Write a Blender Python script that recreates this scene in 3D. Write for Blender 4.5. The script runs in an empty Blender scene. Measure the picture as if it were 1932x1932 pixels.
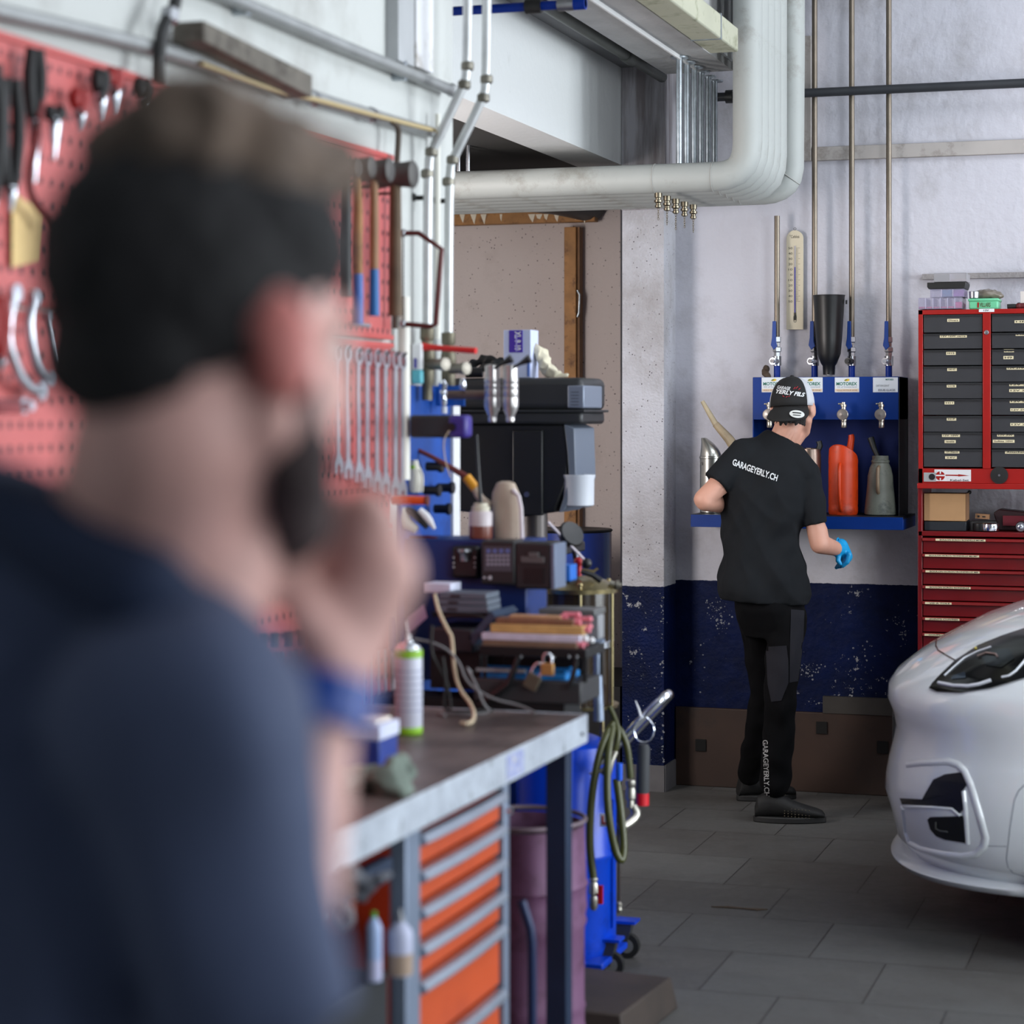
import bpy, bmesh, math, random
from mathutils import Vector, Matrix
from mathutils.bvhtree import BVHTree
from mathutils.geometry import tessellate_polygon
random.seed(7)
SC = bpy.context.scene
COL = SC.collection
PI = math.pi
# ---------------------------------------------------------------- camera
F = 4100.0; HC = 1.58; HZ = 785.0
TH = math.atan(1324/4100.0); SN = math.sin(TH); CS = math.cos(TH)
cam_d = bpy.data.cameras.new('camera'); cam = bpy.data.objects.new('camera', cam_d); COL.objects.link(cam)
cam.location = (0, 0, HC); cam.rotation_euler = (PI/2, 0, TH)
cam_d.lens = 50; cam_d.sensor_fit = 'HORIZONTAL'; cam_d.sensor_width = 50*1932/F
cam_d.shift_y = -(966-HZ)/1932
cam_d.clip_start = .05
cam_d.dof.use_dof = True; cam_d.dof.focus_distance = 8.55; cam_d.dof.aperture_fstop = 1.8
SC.camera = cam
# ---------------------------------------------------------------- light
w = bpy.data.worlds.new('world'); SC.world = w; w.use_nodes = True
bg = w.node_tree.nodes['Background']; bg.inputs[0].default_value = (.70, .82, 1, 1); bg.inputs[1].default_value = .20
def area(name, loc, target, sx, sy, power, col):
    l = bpy.data.lights.new(name, 'AREA'); l.shape = 'RECTANGLE'; l.size = sx; l.size_y = sy; l.energy = power; l.color = col
    o = bpy.data.objects.new(name, l); COL.objects.link(o); o.location = loc
    o.rotation_euler = (Vector(target)-Vector(loc)).to_track_quat('-Z', 'Y').to_euler(); return o
area('garage_door_daylight', (5.0, 5.9, 1.9), (-2.0, 6.8, 1.5), 3.0, 3.0, 330, (.86, .94, 1))
area('beam_fill_right', (5.0, 7.6, 1.9), (-2.3, 7.6, 2.6), 2.4, 2.4, 240, (.90, .96, 1))  # added lamp that lifts the beam and soffit from the right
area('recess_fill', (-3.35, 6.2, 1.9), (-2.9, 9.9, 1.6), .5, 1.4, 62, (1, .95, .92))  # added lamp hidden in the recess to brighten its rear wall
area('car_side_fill', (4.3, .9, 1.9), (.4, 6.9, .7), 2.2, 2.2, 200, (.88, .95, 1))  # added fill lamp, aimed at the near side of the car
area('roof_light_near', (1.2, 2.6, 4.35), (.8, 3.4, 0), 2.4, 3.0, 60, (.88, .94, 1))
area('roof_light_far', (.9, 6.6, 4.35), (.6, 7.0, 0), 2.4, 2.2, 85, (.9, .94, 1))
SC.view_settings.view_transform = 'Standard'; SC.view_settings.look = 'None'
SC.view_settings.exposure = -0.17; SC.view_settings.gamma = 1.0
try: SC.cycles.use_denoising = True
except Exception: pass
# ---------------------------------------------------------------- pixel helpers (real positions measured from the photo)
CAM = Vector((0, 0, HC))
def ray(px, py):
    t = (px-966)/F
    return Vector((-SN+t*CS, CS+t*SN, (HZ-py)/F))
def wx(px, py, X): r = ray(px, py); return CAM+r*(X/r.x)
def wy(px, py, Y): r = ray(px, py); return CAM+r*(Y/r.y)
def wz(px, py, Z): r = ray(px, py); return CAM+r*((Z-HC)/r.z)
def wd(px, py, d): return CAM+ray(px, py)*d
def sx(d): return d/F      # metres per pixel
# ---------------------------------------------------------------- materials
def lin(c):
    return tuple(((v/255.0)/12.92 if v/255.0 <= .04045 else ((v/255.0+.055)/1.055)**2.4) for v in c)
MATS = {}
def M(name, rgb, rough=.5, metal=0, var=0.0, vs=8, bump=0.0, bs=60, trans=0, alpha=1, emit=0, coat=0, spec=None, dirt=None, ds=5):
    if name in MATS: return MATS[name]
    m = bpy.data.materials.new(name); m.use_nodes = True; nt = m.node_tree; b = nt.nodes['Principled BSDF']
    c = lin(rgb)+(1,)
    b.inputs['Base Color'].default_value = c; b.inputs['Roughness'].default_value = rough; b.inputs['Metallic'].default_value = metal
    if spec is not None: b.inputs['Specular IOR Level'].default_value = spec
    if trans: b.inputs['Transmission Weight'].default_value = trans
    if alpha < 1: b.inputs['Alpha'].default_value = alpha
    if coat: b.inputs['Coat Weight'].default_value = coat; b.inputs['Coat Roughness'].default_value = .05
    if emit: b.inputs['Emission Color'].default_value = c; b.inputs['Emission Strength'].default_value = emit
    tc = nt.nodes.new('ShaderNodeTexCoord')
    if var or dirt:
        n = nt.nodes.new('ShaderNodeTexNoise'); n.inputs['Scale'].default_value = vs; n.inputs['Detail'].default_value = 6
        nt.links.new(tc.outputs['Object'], n.inputs['Vector'])
        r = nt.nodes.new('ShaderNodeValToRGB')
        v = var or .1
        r.color_ramp.elements[0].position = .3; r.color_ramp.elements[1].position = .7
        r.color_ramp.elements[0].color = tuple(x*(1-v) for x in c[:3])+(1,); r.color_ramp.elements[1].color = tuple(min(1, x*(1+v)) for x in c[:3])+(1,)
        nt.links.new(n.outputs['Fac'], r.inputs['Fac']); out = r.outputs['Color']
        if dirt:
            n2 = nt.nodes.new('ShaderNodeTexNoise'); n2.inputs['Scale'].default_value = ds; n2.inputs['Detail'].default_value = 9; n2.inputs['Roughness'].default_value = .7
            nt.links.new(tc.outputs['Object'], n2.inputs['Vector'])
            r2 = nt.nodes.new('ShaderNodeValToRGB'); r2.color_ramp.elements[0].position = .52; r2.color_ramp.elements[1].position = .68
            nt.links.new(n2.outputs['Fac'], r2.inputs['Fac'])
            mx = nt.nodes.new('ShaderNodeMix'); mx.data_type = 'RGBA'; mx.inputs['B'].default_value = lin(dirt)+(1,)
            nt.links.new(r2.outputs['Color'], mx.inputs['Factor']); nt.links.new(out, mx.inputs['A']); out = mx.outputs['Result']
        nt.links.new(out, b.inputs['Base Color'])
    if bump:
        n = nt.nodes.new('ShaderNodeTexNoise'); n.inputs['Scale'].default_value = bs; n.inputs['Detail'].default_value = 4
        nt.links.new(tc.outputs['Object'], n.inputs['Vector'])
        bp = nt.nodes.new('ShaderNodeBump'); bp.inputs['Strength'].default_value = bump; bp.inputs['Distance'].default_value = .01
        nt.links.new(n.outputs['Fac'], bp.inputs['Height']); nt.links.new(bp.outputs['Normal'], b.inputs['Normal'])
    MATS[name] = m; return m
class NT:
    "tiny node helper"
    def __init__(s, name):
        s.m = bpy.data.materials.new(name); s.m.use_nodes = True; s.t = s.m.node_tree; s.b = s.t.nodes['Principled BSDF']
    def n(s, typ, **k):
        q = s.t.nodes.new(typ)
        for a, v in k.items():
            if a in q.inputs: q.inputs[a].default_value = v
            else: setattr(q, a, v)
        return q
    def l(s, a, b): s.t.links.new(a, b)
    def math(s, op, a, b=None, clamp=False):
        q = s.t.nodes.new('ShaderNodeMath'); q.operation = op; q.use_clamp = clamp
        for i, v in enumerate((a, b)):
            if v is None: continue
            if isinstance(v, (int, float)): q.inputs[i].default_value = v
            else: s.l(v, q.inputs[i])
        return q.outputs[0]
    def mix(s, f, a, b):
        q = s.t.nodes.new('ShaderNodeMix'); q.data_type = 'RGBA'
        for nm, v in (('Factor', f), ('A', a), ('B', b)):
            if isinstance(v, tuple): q.inputs[nm].default_value = v if len(v) == 4 else v+(1,)
            elif isinstance(v, (int, float)): q.inputs[nm].default_value = v
            else: s.l(v, q.inputs[nm])
        return q.outputs['Result']
    def ramp(s, v, a, b, ca=(0, 0, 0, 1), cb=(1, 1, 1, 1)):
        q = s.t.nodes.new('ShaderNodeValToRGB'); e = q.color_ramp.elements
        e[0].position = a; e[1].position = b; e[0].color = ca; e[1].color = cb; s.l(v, q.inputs['Fac']); return q.outputs['Color']
def noise(q, vec, scale, detail=5, rough=.5):
    n = q.n('ShaderNodeTexNoise'); n.inputs['Scale'].default_value = scale; n.inputs['Detail'].default_value = detail; n.inputs['Roughness'].default_value = rough
    q.l(vec, n.inputs['Vector']); return n.outputs['Fac']
def wall_mat(name, white, z0=None, bump=.25, bs=25, specks=0, grime=(120, 112, 104), gr=.55):
    q = NT(name); g = q.n('ShaderNodeNewGeometry'); pos = g.outputs['Position']
    sep = q.n('ShaderNodeSeparateXYZ'); q.l(pos, sep.inputs[0]); z = sep.outputs['Z']
    n1 = noise(q, pos, 1.7, 8, .65); n2 = noise(q, pos, 6, 8, .7); n3 = noise(q, pos, 30, 6, .75)
    col = q.mix(q.ramp(n1, gr-.05, gr+.3), lin(white), lin(grime))
    spot = q.ramp(n3, .70, .74)
    col = q.mix(q.math('MULTIPLY', spot, .5), col, lin((95, 90, 85)))
    if specks:
        v = q.n('ShaderNodeTexVoronoi'); v.inputs['Scale'].default_value = specks; q.l(pos, v.inputs['Vector'])
        sp = q.ramp(v.outputs['Distance'], .10, .17, (1, 1, 1, 1), (0, 0, 0, 1))
        sel = q.ramp(noise(q, pos, specks*.35, 2), .44, .52)
        col = q.mix(q.math('MULTIPLY', sp, sel), col, lin((48, 36, 36)))
    if z0 is not None:
        zz = q.math('ADD', z, q.math('MULTIPLY', q.math('SUBTRACT', n3, .5), .012))
        isb = q.math('LESS_THAN', zz, z0)
        chip = q.math('GREATER_THAN', q.math('ADD', q.math('MULTIPLY', n3, .6), q.math('MULTIPLY', n1, .5)), .645)
        blue = q.mix(q.ramp(n2, .35, .7), lin((0, 10, 42)), lin((0, 19, 66)))
        blue = q.mix(chip, blue, lin((150, 150, 152)))
        col = q.mix(isb, col, blue)
        q.l(q.math('SUBTRACT', .8, q.math('MULTIPLY', isb, .22)), q.b.inputs['Roughness']); q.l(q.math('SUBTRACT', .45, q.math('MULTIPLY', isb, .3)), q.b.inputs['Specular IOR Level'])
    else: q.b.inputs['Roughness'].default_value = .8
    bp = q.n('ShaderNodeBump', Strength=bump, Distance=.02)
    q.l(q.math('ADD', noise(q, pos, bs, 6), q.math('MULTIPLY', n2, .6)), bp.inputs['Height']); q.l(bp.outputs['Normal'], q.b.inputs['Normal'])
    q.l(col, q.b.inputs['Base Color']); return q.m
# ---------------------------------------------------------------- mesh builder
def frame_of(d):
    d = d.normalized(); a = Vector((0, 0, 1)) if abs(d.z) < .95 else Vector((1, 0, 0))
    u = d.cross(a).normalized(); return u, d.cross(u).normalized()
class MB:
    def __init__(s): s.v = []; s.f = []
    def add(s, vs, fs):
        o = len(s.v); s.v += [Vector(p) for p in vs]; s.f += [tuple(i+o for i in f) for f in fs]; return s
    def box(s, c, d, R=None):
        c = Vector(c); vs = []
        for x in (-.5, .5):
            for y in (-.5, .5):
                for z in (-.5, .5):
                    p = Vector((x*d[0], y*d[1], z*d[2])); vs.append(c+(R @ p if R else p))
        return s.add(vs, [(0, 1, 3, 2), (4, 6, 7, 5), (0, 4, 5, 1), (2, 3, 7, 6), (0, 2, 6, 4), (1, 5, 7, 3)])
    def bb(s, a, b):
        a = Vector(a); b = Vector(b); return s.box((a+b)/2, (abs(b.x-a.x), abs(b.y-a.y), abs(b.z-a.z)))
    def loft(s, rings, caps=True, closed=False):
        n = len(rings[0]); vs = [p for r in rings for p in r]; fs = []
        m = len(rings)
        for i in range(m if closed else m-1):
            for j in range(n):
                k = (j+1) % n; i2 = (i+1) % m
                fs.append((i*n+j, i*n+k, i2*n+k, i2*n+j))
        if caps and not closed: fs += [tuple(reversed(range(n))), tuple(range((m-1)*n, m*n))]
        return s.add(vs, fs)
    def cyl(s, a, b, r, r2=None, n=18):
        a = Vector(a); b = Vector(b); u, v = frame_of(b-a); r2 = r if r2 is None else r2
        return s.loft([[p+(u*math.cos(t)+v*math.sin(t))*q for t in (2*PI*k/n for k in range(n))] for p, q in ((a, r), (b, r2))])
    def lathe(s, prof, o, ax=(0, 0, 1), n=28):
        o = Vector(o); ax = Vector(ax).normalized(); u, v = frame_of(ax)
        return s.loft([[o+ax*h+(u*math.cos(t)+v*math.sin(t))*max(r, .0002) for t in (2*PI*k/n for k in range(n))] for r, h in prof])
    def tube(s, pts, r, n=10, closed=False, sm=0):
        pts = [Vector(p) for p in pts]
        if len(pts) < 2: return s
        rs = list(r) if isinstance(r, (list, tuple)) else [r]*len(pts)
        for _ in range(sm):
            q = []; qr = []; m = len(pts)
            for i in range(m if closed else m-1):
                a, b = pts[i], pts[(i+1) % m]; ra, rb = rs[i], rs[(i+1) % m]
                if not closed and i == 0: q.append(a); qr.append(ra)
                else: q.append(a*.75+b*.25); qr.append(ra*.75+rb*.25)
                if not closed and i == m-2: q.append(b); qr.append(rb)
                else: q.append(a*.25+b*.75); qr.append(ra*.25+rb*.75)
            pts, rs = q, qr
        rings = []; m = len(pts); u = None
        for i, p in enumerate(pts):
            if closed: d = pts[(i+1) % m]-pts[i-1]
            else: d = pts[min(i+1, m-1)]-pts[max(i-1, 0)]
            if d.length < 1e-9: d = Vector((0, 0, 1))
            d.normalize()
            if u is None: u, v = frame_of(d)
            else:
                u = (u-d*u.dot(d)).normalized(); v = d.cross(u)
            rings.append([p+(u*math.cos(t)+v*math.sin(t))*rs[i] for t in (2*PI*k/n for k in range(n))])
        return s.loft(rings, closed=closed)
    def ball(s, c, r, n=16, R=None):
        c = Vector(c); r = (r, r, r) if isinstance(r, (int, float)) else r; rings = []
        for i in range(1, n):
            a = PI*i/n
            ring = []
            for j in range(n*2):
                t = PI*j/n; p = Vector((r[0]*math.sin(a)*math.cos(t), r[1]*math.sin(a)*math.sin(t), r[2]*math.cos(a)))
                ring.append(c+(R @ p if R else p))
            rings.append(ring)
        return s.loft(rings)
    def prism(s, poly, o, u, v, h):
        o = Vector(o); u = Vector(u); v = Vector(v); h = Vector(h)
        a = [o+u*x+v*y for x, y in poly]
        return s.loft([a, [p+h for p in a]])
    def cap(s, a, b, r1, r2, n=16, k=5):
        "tapered capsule"
        a = Vector(a); b = Vector(b); d = (b-a).normalized(); u, v = frame_of(d); rings = []
        def ring(p, r): return [p+(u*math.cos(t)+v*math.sin(t))*max(r, .0004) for t in (2*PI*j/n for j in range(n))]
        for i in range(k+1):
            t = PI/2*(1-i/k)
            rings.append(ring(a-d*r1*math.sin(t), r1*math.cos(t)))
        for i in range(k+1):
            t = PI/2*i/k
            rings.append(ring(b+d*r2*math.sin(t), r2*math.cos(t)))
        return s.loft(rings)
    def mesh(s, name, off=Vector((0, 0, 0)), angle=40):
        me = bpy.data.meshes.new(name); me.from_pydata([tuple(p-off) for p in s.v], [], s.f)
        bm = bmesh.new(); bm.from_mesh(me); bmesh.ops.recalc_face_normals(bm, faces=bm.faces); bm.to_mesh(me); bm.free()
        for p in me.polygons: p.use_smooth = True
        me.set_sharp_from_angle(angle=math.radians(angle)); return me
    def build(s, name, mat, parent=None, world=True, bevel=0, seg=2, angle=40):
        off = Vector((0, 0, 0))
        if world:
            p = parent
            while p: off += p.location; p = p.parent
        o = bpy.data.objects.new(name, s.mesh(name, off, angle)); COL.objects.link(o)
        if mat: o.data.materials.append(mat)
        if parent: o.parent = parent
        if bevel:
            b = o.modifiers.new('bevel', 'BEVEL'); b.width = bevel; b.segments = seg; b.limit_method = 'ANGLE'; b.angle_limit = math.radians(35)
        return o
def tag(o, label, cat, group=None):
    o['label'] = label; o['category'] = cat
    if group: o['group'] = group
    return o
def thing(name, label, cat, loc=(0, 0, 0), group=None):
    o = bpy.data.objects.new(name, None); COL.objects.link(o); o.location = loc; o.empty_display_size = .1
    return tag(o, label, cat, group)
def one(mb, name, mat, label, cat, group=None, bevel=0, angle=40):
    "thing that is a single mesh, origin at the middle of its base"
    xs = [p.x for p in mb.v]; ys = [p.y for p in mb.v]; zs = [p.z for p in mb.v]
    c = Vector(((min(xs)+max(xs))/2, (min(ys)+max(ys))/2, min(zs)))
    o = bpy.data.objects.new(name, mb.mesh(name, c, angle)); COL.objects.link(o); o.location = c
    o.data.materials.append(mat)
    if bevel:
        b = o.modifiers.new('bevel', 'BEVEL'); b.width = bevel; b.segments = 2; b.limit_method = 'ANGLE'; b.angle_limit = math.radians(35)
    return tag(o, label, cat, group)
def struct(mb, name, mat, bevel=0, parent=None):
    o = mb.build(name, mat, parent, bevel=bevel)
    if not parent: o['kind'] = 'structure'
    return o
def dup(root, loc, rotz=None, label=None, scale=None):
    r = root.copy(); COL.objects.link(r); r.location = loc
    if rotz is not None: r.rotation_euler = (0, 0, rotz)
    if label: r['label'] = label
    if scale: r.scale = scale if isinstance(scale, tuple) else (scale,)*3
    for ch in list(root.children):
        c = ch.copy(); COL.objects.link(c); c.parent = r
        for g in list(ch.children):
            d = g.copy(); COL.objects.link(d); d.parent = c
    return r
def arr(px, py, Y): return wy(px, py, Y)
def bxY(px0, py0, px1, py1, Y, dep):
    "box whose front face lies in the plane Y and covers those pixels"
    a = wy(px0, (py0+py1)/2, Y); b = wy(px1, (py0+py1)/2, Y); m = (px0+px1)/2
    z0 = wy(m, py1, Y).z; z1 = wy(m, py0, Y).z
    return MB().bb((a.x, Y, z0), (b.x, Y+dep, z1))
def text_pts(s, offset=0.0, shear=0.0, res=3):
    c = bpy.data.curves.new('t', 'FONT'); c.body = s; c.align_x = 'LEFT'; c.align_y = 'BOTTOM_BASELINE'; c.offset = offset; c.shear = shear; c.resolution_u = res
    o = bpy.data.objects.new('t', c); COL.objects.link(o)
    dg = bpy.context.evaluated_depsgraph_get(); me = o.evaluated_get(dg).to_mesh()
    vs = [v.co.copy() for v in me.vertices]; fs = [tuple(p.vertices) for p in me.polygons]
    o.evaluated_get(dg).to_mesh_clear(); bpy.data.objects.remove(o); bpy.data.curves.remove(c)
    if not vs: return [], []
    x0 = min(v.x for v in vs); x1 = max(v.x for v in vs); y0 = 0; y1 = max(v.y for v in vs)
    return [((v.x-x0)/(x1-x0), (v.y-y0)/(y1-y0)) for v in vs], fs
def text_on(s, o, u, v, name, mat, parent=None, offset=0.0, shear=0.0):
    "flat lettering filling the box o, o+u, o+v"
    ps, fs = text_pts(s, offset, shear); o = Vector(o); u = Vector(u); v = Vector(v)
    return MB().add([o+u*a+v*b for a, b in ps], fs).build(name, mat, parent)
def text_px(s, px0, py0, px1, py1, Y, name, mat, parent=None, offset=0.0, shear=0.0):
    a = wy(px0, py1, Y); b = wy(px1, py1, Y); c = wy(px0, py0, Y)
    return text_on(s, a, (b.x-a.x, 0, 0), (0, 0, c.z-a.z), name, mat, parent, offset, shear)
def remeshed(mb, voxel, smooth=4, factor=.5):
    "one continuous skin around overlapping volumes"
    me = bpy.data.meshes.new('tmp'); me.from_pydata([tuple(p) for p in mb.v], [], mb.f)
    bm = bmesh.new(); bm.from_mesh(me); bmesh.ops.recalc_face_normals(bm, faces=bm.faces); bm.to_mesh(me); bm.free()
    o = bpy.data.objects.new('tmp', me); COL.objects.link(o)
    r = o.modifiers.new('r', 'REMESH'); r.mode = 'VOXEL'; r.voxel_size = voxel
    sm = o.modifiers.new('s', 'SMOOTH'); sm.iterations = smooth; sm.factor = factor
    dg = bpy.context.evaluated_depsgraph_get(); ev = o.evaluated_get(dg); m2 = ev.to_mesh()
    out = MB(); out.v = [v.co.copy() for v in m2.vertices]; out.f = [tuple(p.vertices) for p in m2.polygons]
    ev.to_mesh_clear(); bpy.data.objects.remove(o); bpy.data.meshes.remove(me); return out
def bvh_of(mb): return BVHTree.FromPolygons([tuple(v) for v in mb.v], mb.f)
def hit(bvh, px, py, off=.003):
    d = ray(px, py).normalized(); p, n, i, t = bvh.ray_cast(CAM, d, 30)
    if p is None: return None
    if n.dot(d) > 0: n = -n
    return p+n*off
def patch(bvh, poly, off=.003, thick=.004, div=3):
    "pixel outline laid onto a modelled surface as a thin solid patch"
    tri = tessellate_polygon([[Vector((x, y, 0)) for x, y in poly]])
    V2 = [Vector((x, y)) for x, y in poly]; T = [tuple(t) for t in tri]
    for _ in range(div):
        mid = {}; N = []
        def m(a, b):
            k = (min(a, b), max(a, b))
            if k not in mid: mid[k] = len(V2); V2.append((V2[a]+V2[b])/2)
            return mid[k]
        for a, b, c in T:
            ab, bc, ca = m(a, b), m(b, c), m(c, a); N += [(a, ab, ca), (ab, b, bc), (ca, bc, c), (ab, bc, ca)]
        T = N
    P = [hit(bvh, v.x, v.y, off) for v in V2]
    T = [t for t in T if all(P[i] is not None for i in t)]
    used = sorted({i for t in T for i in t}); mp = {i: k for k, i in enumerate(used)}
    mb = MB().add([P[i] for i in used], [tuple(mp[i] for i in t) for t in T])
    return mb
def surf_line(bvh, pts, r, off=.0, n=6, step=6):
    out = []
    for (x0, y0), (x1, y1) in zip(pts, pts[1:]):
        k = max(1, int(math.hypot(x1-x0, y1-y0)/step))
        for i in range(k): out.append((x0+(x1-x0)*i/k, y0+(y1-y0)*i/k))
    out.append(pts[-1])
    P = [q for q in (hit(bvh, x, y, off) for x, y in out) if q is not None]
    return MB().tube(P, r, n)
def text_surf(bvh, s, o, u, v, name, mat, parent, offset=.0, shear=0, off=.003):
    ps, fs = text_pts(s, offset, shear)
    P = [hit(bvh, o[0]+u[0]*a+v[0]*b, o[1]+u[1]*a+v[1]*b, off) for a, b in ps]
    fs = [f for f in fs if all(P[i] is not None for i in f)]
    P = [p if p is not None else Vector((0, 0, 0)) for p in P]
    used = sorted({i for f in fs for i in f}); mp = {i: k for k, i in enumerate(used)}
    return MB().add([P[i] for i in used], [tuple(mp[i] for i in f) for f in fs]).build(name, mat, parent)
# ---------------------------------------------------------------- common materials
mWhiteP = M('white_paint', (214, 214, 216), .6, var=.06, vs=5, dirt=(150, 140, 128), ds=9)
mSteel = M('steel', (170, 172, 176), .32, 1, var=.15, vs=20)
mChrome = M('chrome', (225, 228, 235), .15, 1, var=.05)
mGalv = M('galvanised', (176, 184, 190), .35, .9, var=.2, vs=30)
mDarkSteel = M('dark_steel', (60, 60, 60), .45, .7, var=.25, vs=25)
mBlack = M('black_plastic', (16, 16, 18), .42, var=.1)
mRubber = M('black_rubber', (14, 14, 14), .7)
mRed = M('red_enamel', (150, 14, 6), .35, var=.08, coat=.2)
mDarkRed = M('deep_red_enamel', (106, 2, 8), .32, var=.1, coat=.2)
mBlue = M('blue_enamel', (0, 42, 132), .42, var=.12, spec=.25)
mBrass = M('brass', (128, 120, 104), .3, 1, var=.2, vs=40)
mWood = M('wood', (158, 112, 64), .65, var=.25, vs=12, dirt=(96, 62, 34), ds=18)
mPaper = M('label_paper', (226, 216, 196), .8, var=.05)
mWhite = M('white_plastic', (230, 230, 232), .5)
mInk = M('ink', (26, 22, 22), .8)
mRope = M('cream_cord', (196, 178, 150), .8)
mOrange = M('orange_plastic', (206, 62, 14), .4, var=.12, vs=9, dirt=(120, 32, 8), ds=7)
mBrown = M('dark_wood', (92, 72, 52), .7, var=.3, vs=10)
# ================================================================ THE ROOM
XW = -2.0; YW = 5.66; XB = -2.38; YB = 9.1; XR = 5.2; ZC = 4.5; Y0 = -2.2
mWall = wall_mat('wall_white_over_blue', (190, 189, 197), .877)
mWallL = wall_mat('wall_left_paint', (188, 190, 187), None, bump=.12)
mCol = wall_mat('column_rough_paint', (184, 184, 191), .862, bump=.35, bs=90, specks=55, gr=.5)
mRecess = wall_mat('speckled_plaster', (190, 178, 174), None, bump=.2, bs=80, specks=48, gr=.62, grime=(140, 126, 116))
mBeam = wall_mat('beam_paint', (214, 216, 216), None, bump=.12, gr=.7)
# floor tiles
q = NT('floor_tiles'); g = q.n('ShaderNodeNewGeometry'); pos = g.outputs['Position']
bk = q.n('ShaderNodeTexBrick'); bk.offset = .5; bk.inputs['Scale'].default_value = 1; bk.inputs['Brick Width'].default_value = .45; bk.inputs['Row Height'].default_value = .45
bk.inputs['Mortar Size'].default_value = .0025; bk.inputs['Mortar Smooth'].default_value = .1
bk.inputs['Color1'].default_value = lin((90, 90, 88))+(1,); bk.inputs['Color2'].default_value = lin((80, 79, 77))+(1,); bk.inputs['Mortar'].default_value = lin((46, 44, 43))+(1,)
q.l(pos, bk.inputs['Vector'])
n1 = noise(q, pos, 1.1, 7, .6); n2 = noise(q, pos, 9, 8, .7)
c = q.mix(q.math('MULTIPLY', q.ramp(n1, .42, .72), .55), bk.outputs['Color'], lin((66, 60, 55)))
c = q.mix(q.math('MULTIPLY', q.ramp(n2, .62, .72), .4), c, lin((60, 56, 52)))
q.l(c, q.b.inputs['Base Color']); q.l(q.ramp(n2, .3, .8, (.38, .38, .38, 1), (.6, .6, .6, 1)), q.b.inputs['Roughness'])
bp = q.n('ShaderNodeBump', Strength=.25, Distance=.005); q.l(q.math('ADD', bk.outputs['Fac'], q.math('MULTIPLY', n2, -.3)), bp.inputs['Height']); bp.invert = True; q.l(bp.outputs['Normal'], q.b.inputs['Normal'])
mFloor = q.m
struct(MB().bb((-3.7, Y0, -.12), (XR, 11.2, 0)), 'floor', mFloor)
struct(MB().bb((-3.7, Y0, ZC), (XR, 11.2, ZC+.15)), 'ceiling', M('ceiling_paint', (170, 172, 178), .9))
struct(MB().bb((XW-.25, Y0, 0), (XW, YW, ZC)), 'wall_left', mWallL)
struct(MB().bb((-2.2, YB, 0), (XR, YB+.25, ZC)), 'wall_back', mWall)
struct(MB().bb((XR, 3.9, 0), (XR+.2, YB+.25, ZC)), 'wall_right', mWall)
struct(MB().bb((XB-.001, 8.89, 0), (-2.2, YB+.25, ZC)), 'wall_column', mCol)
# recess behind the left wall
struct(MB().bb((-3.7, 9.9, 0), (-2.66, 10.1, 3.2)), 'wall_recess', mRecess)
struct(MB().bb((-3.0, 11.0, 0), (-1.9, 11.2, 3.2)), 'wall_recess_rear', mRecess)
struct(MB().bb((-3.7, YW, 0), (-3.6, 9.9, 3.2)), 'wall_recess_side', mRecess)
struct(MB().bb((-3.7, 5.4, 0), (XW-.25, YW, 3.2)), 'wall_recess_near', mRecess)
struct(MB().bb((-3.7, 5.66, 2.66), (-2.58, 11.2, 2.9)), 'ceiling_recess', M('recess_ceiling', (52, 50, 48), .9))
# the long beam and the soffit beside it
struct(MB().bb((-2.575, YW+.02, 2.64), (XB, 8.89, 3.05)), 'trim_beam', mBeam)
struct(MB().bb((-2.575, YW+.02, 3.05), (-2.12, 8.89, 3.3)), 'trim_soffit_high', M('soffit_grey', (132, 132, 134), .8, var=.12, vs=3))
struct(MB().bb((-2.12, YW+.02, 2.97), (-1.84, 8.6, 3.3)), 'trim_soffit_low', M('soffit_light', (168, 168, 168), .85, var=.1, vs=6, bump=.5, bs=30))
sd = MB(); random.seed(3)
for i in range(260):
    y = 5.9+i*.0102; h = .02+random.random()*.045; sd.box((-1.832, y, 3.0+h/2), (.012, .011, h))
struct(sd, 'trim_plaster_edge', M('rough_plaster', (226, 228, 230), .9))
q = NT('streaked_paint'); g = q.n('ShaderNodeNewGeometry'); mp = q.n('ShaderNodeMapping'); mp.inputs['Scale'].default_value = (9, 9, .8); q.l(g.outputs['Position'], mp.inputs[0])
n1 = noise(q, mp.outputs[0], 3, 6, .6); q.l(q.mix(q.ramp(n1, .38, .62), lin((200, 198, 204)), lin((150, 142, 144))), q.b.inputs['Base Color']); q.b.inputs['Roughness'].default_value = .8
struct(MB().bb((XB+.001, 8.87, 2.45), (-2.19, 8.9, ZC)).bb((-2.2, 8.88, 2.45), (-2.188, 9.1, ZC)), 'trim_column_head', q.m)
for k, a, b in ((1, -2.08, 3.0), (2, -1.96, 2.97)):
    struct(MB().bb((a-.004, YW+.1, 2.955 if k == 2 else 3.035), (a+.004, 8.5, 3.05)), 'trim_%d' % (10+k), M('soffit_joint', (215, 215, 215), .9))
# horizontal and vertical painted laths on the back wall
mLath = M('lath_paint', (166, 160, 156), .75, var=.1, vs=4, dirt=(120, 112, 104), ds=6)
a = wy(1512, 68, 9.07); b = wy(1530, 303, 9.07)
struct(MB().bb((a.x, 9.07, b.z), (b.x, 9.1, a.z)), 'trim_1', mLath, .002)
a = wy(1545, 277, 9.075); b = wy(1545, 303, 9.075)
struct(MB().bb((a.x-.03, 9.075, b.z), (XR, 9.1, a.z)), 'trim_2', mLath, .002)
a = wy(1712, 523, 9.06)
struct(MB().bb((a.x+.06, 9.06, a.z-.01), (XR, 9.1, a.z+.012)), 'trim_3', M('ledge_grey', (140, 136, 136), .9, bump=.6, bs=40))
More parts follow.
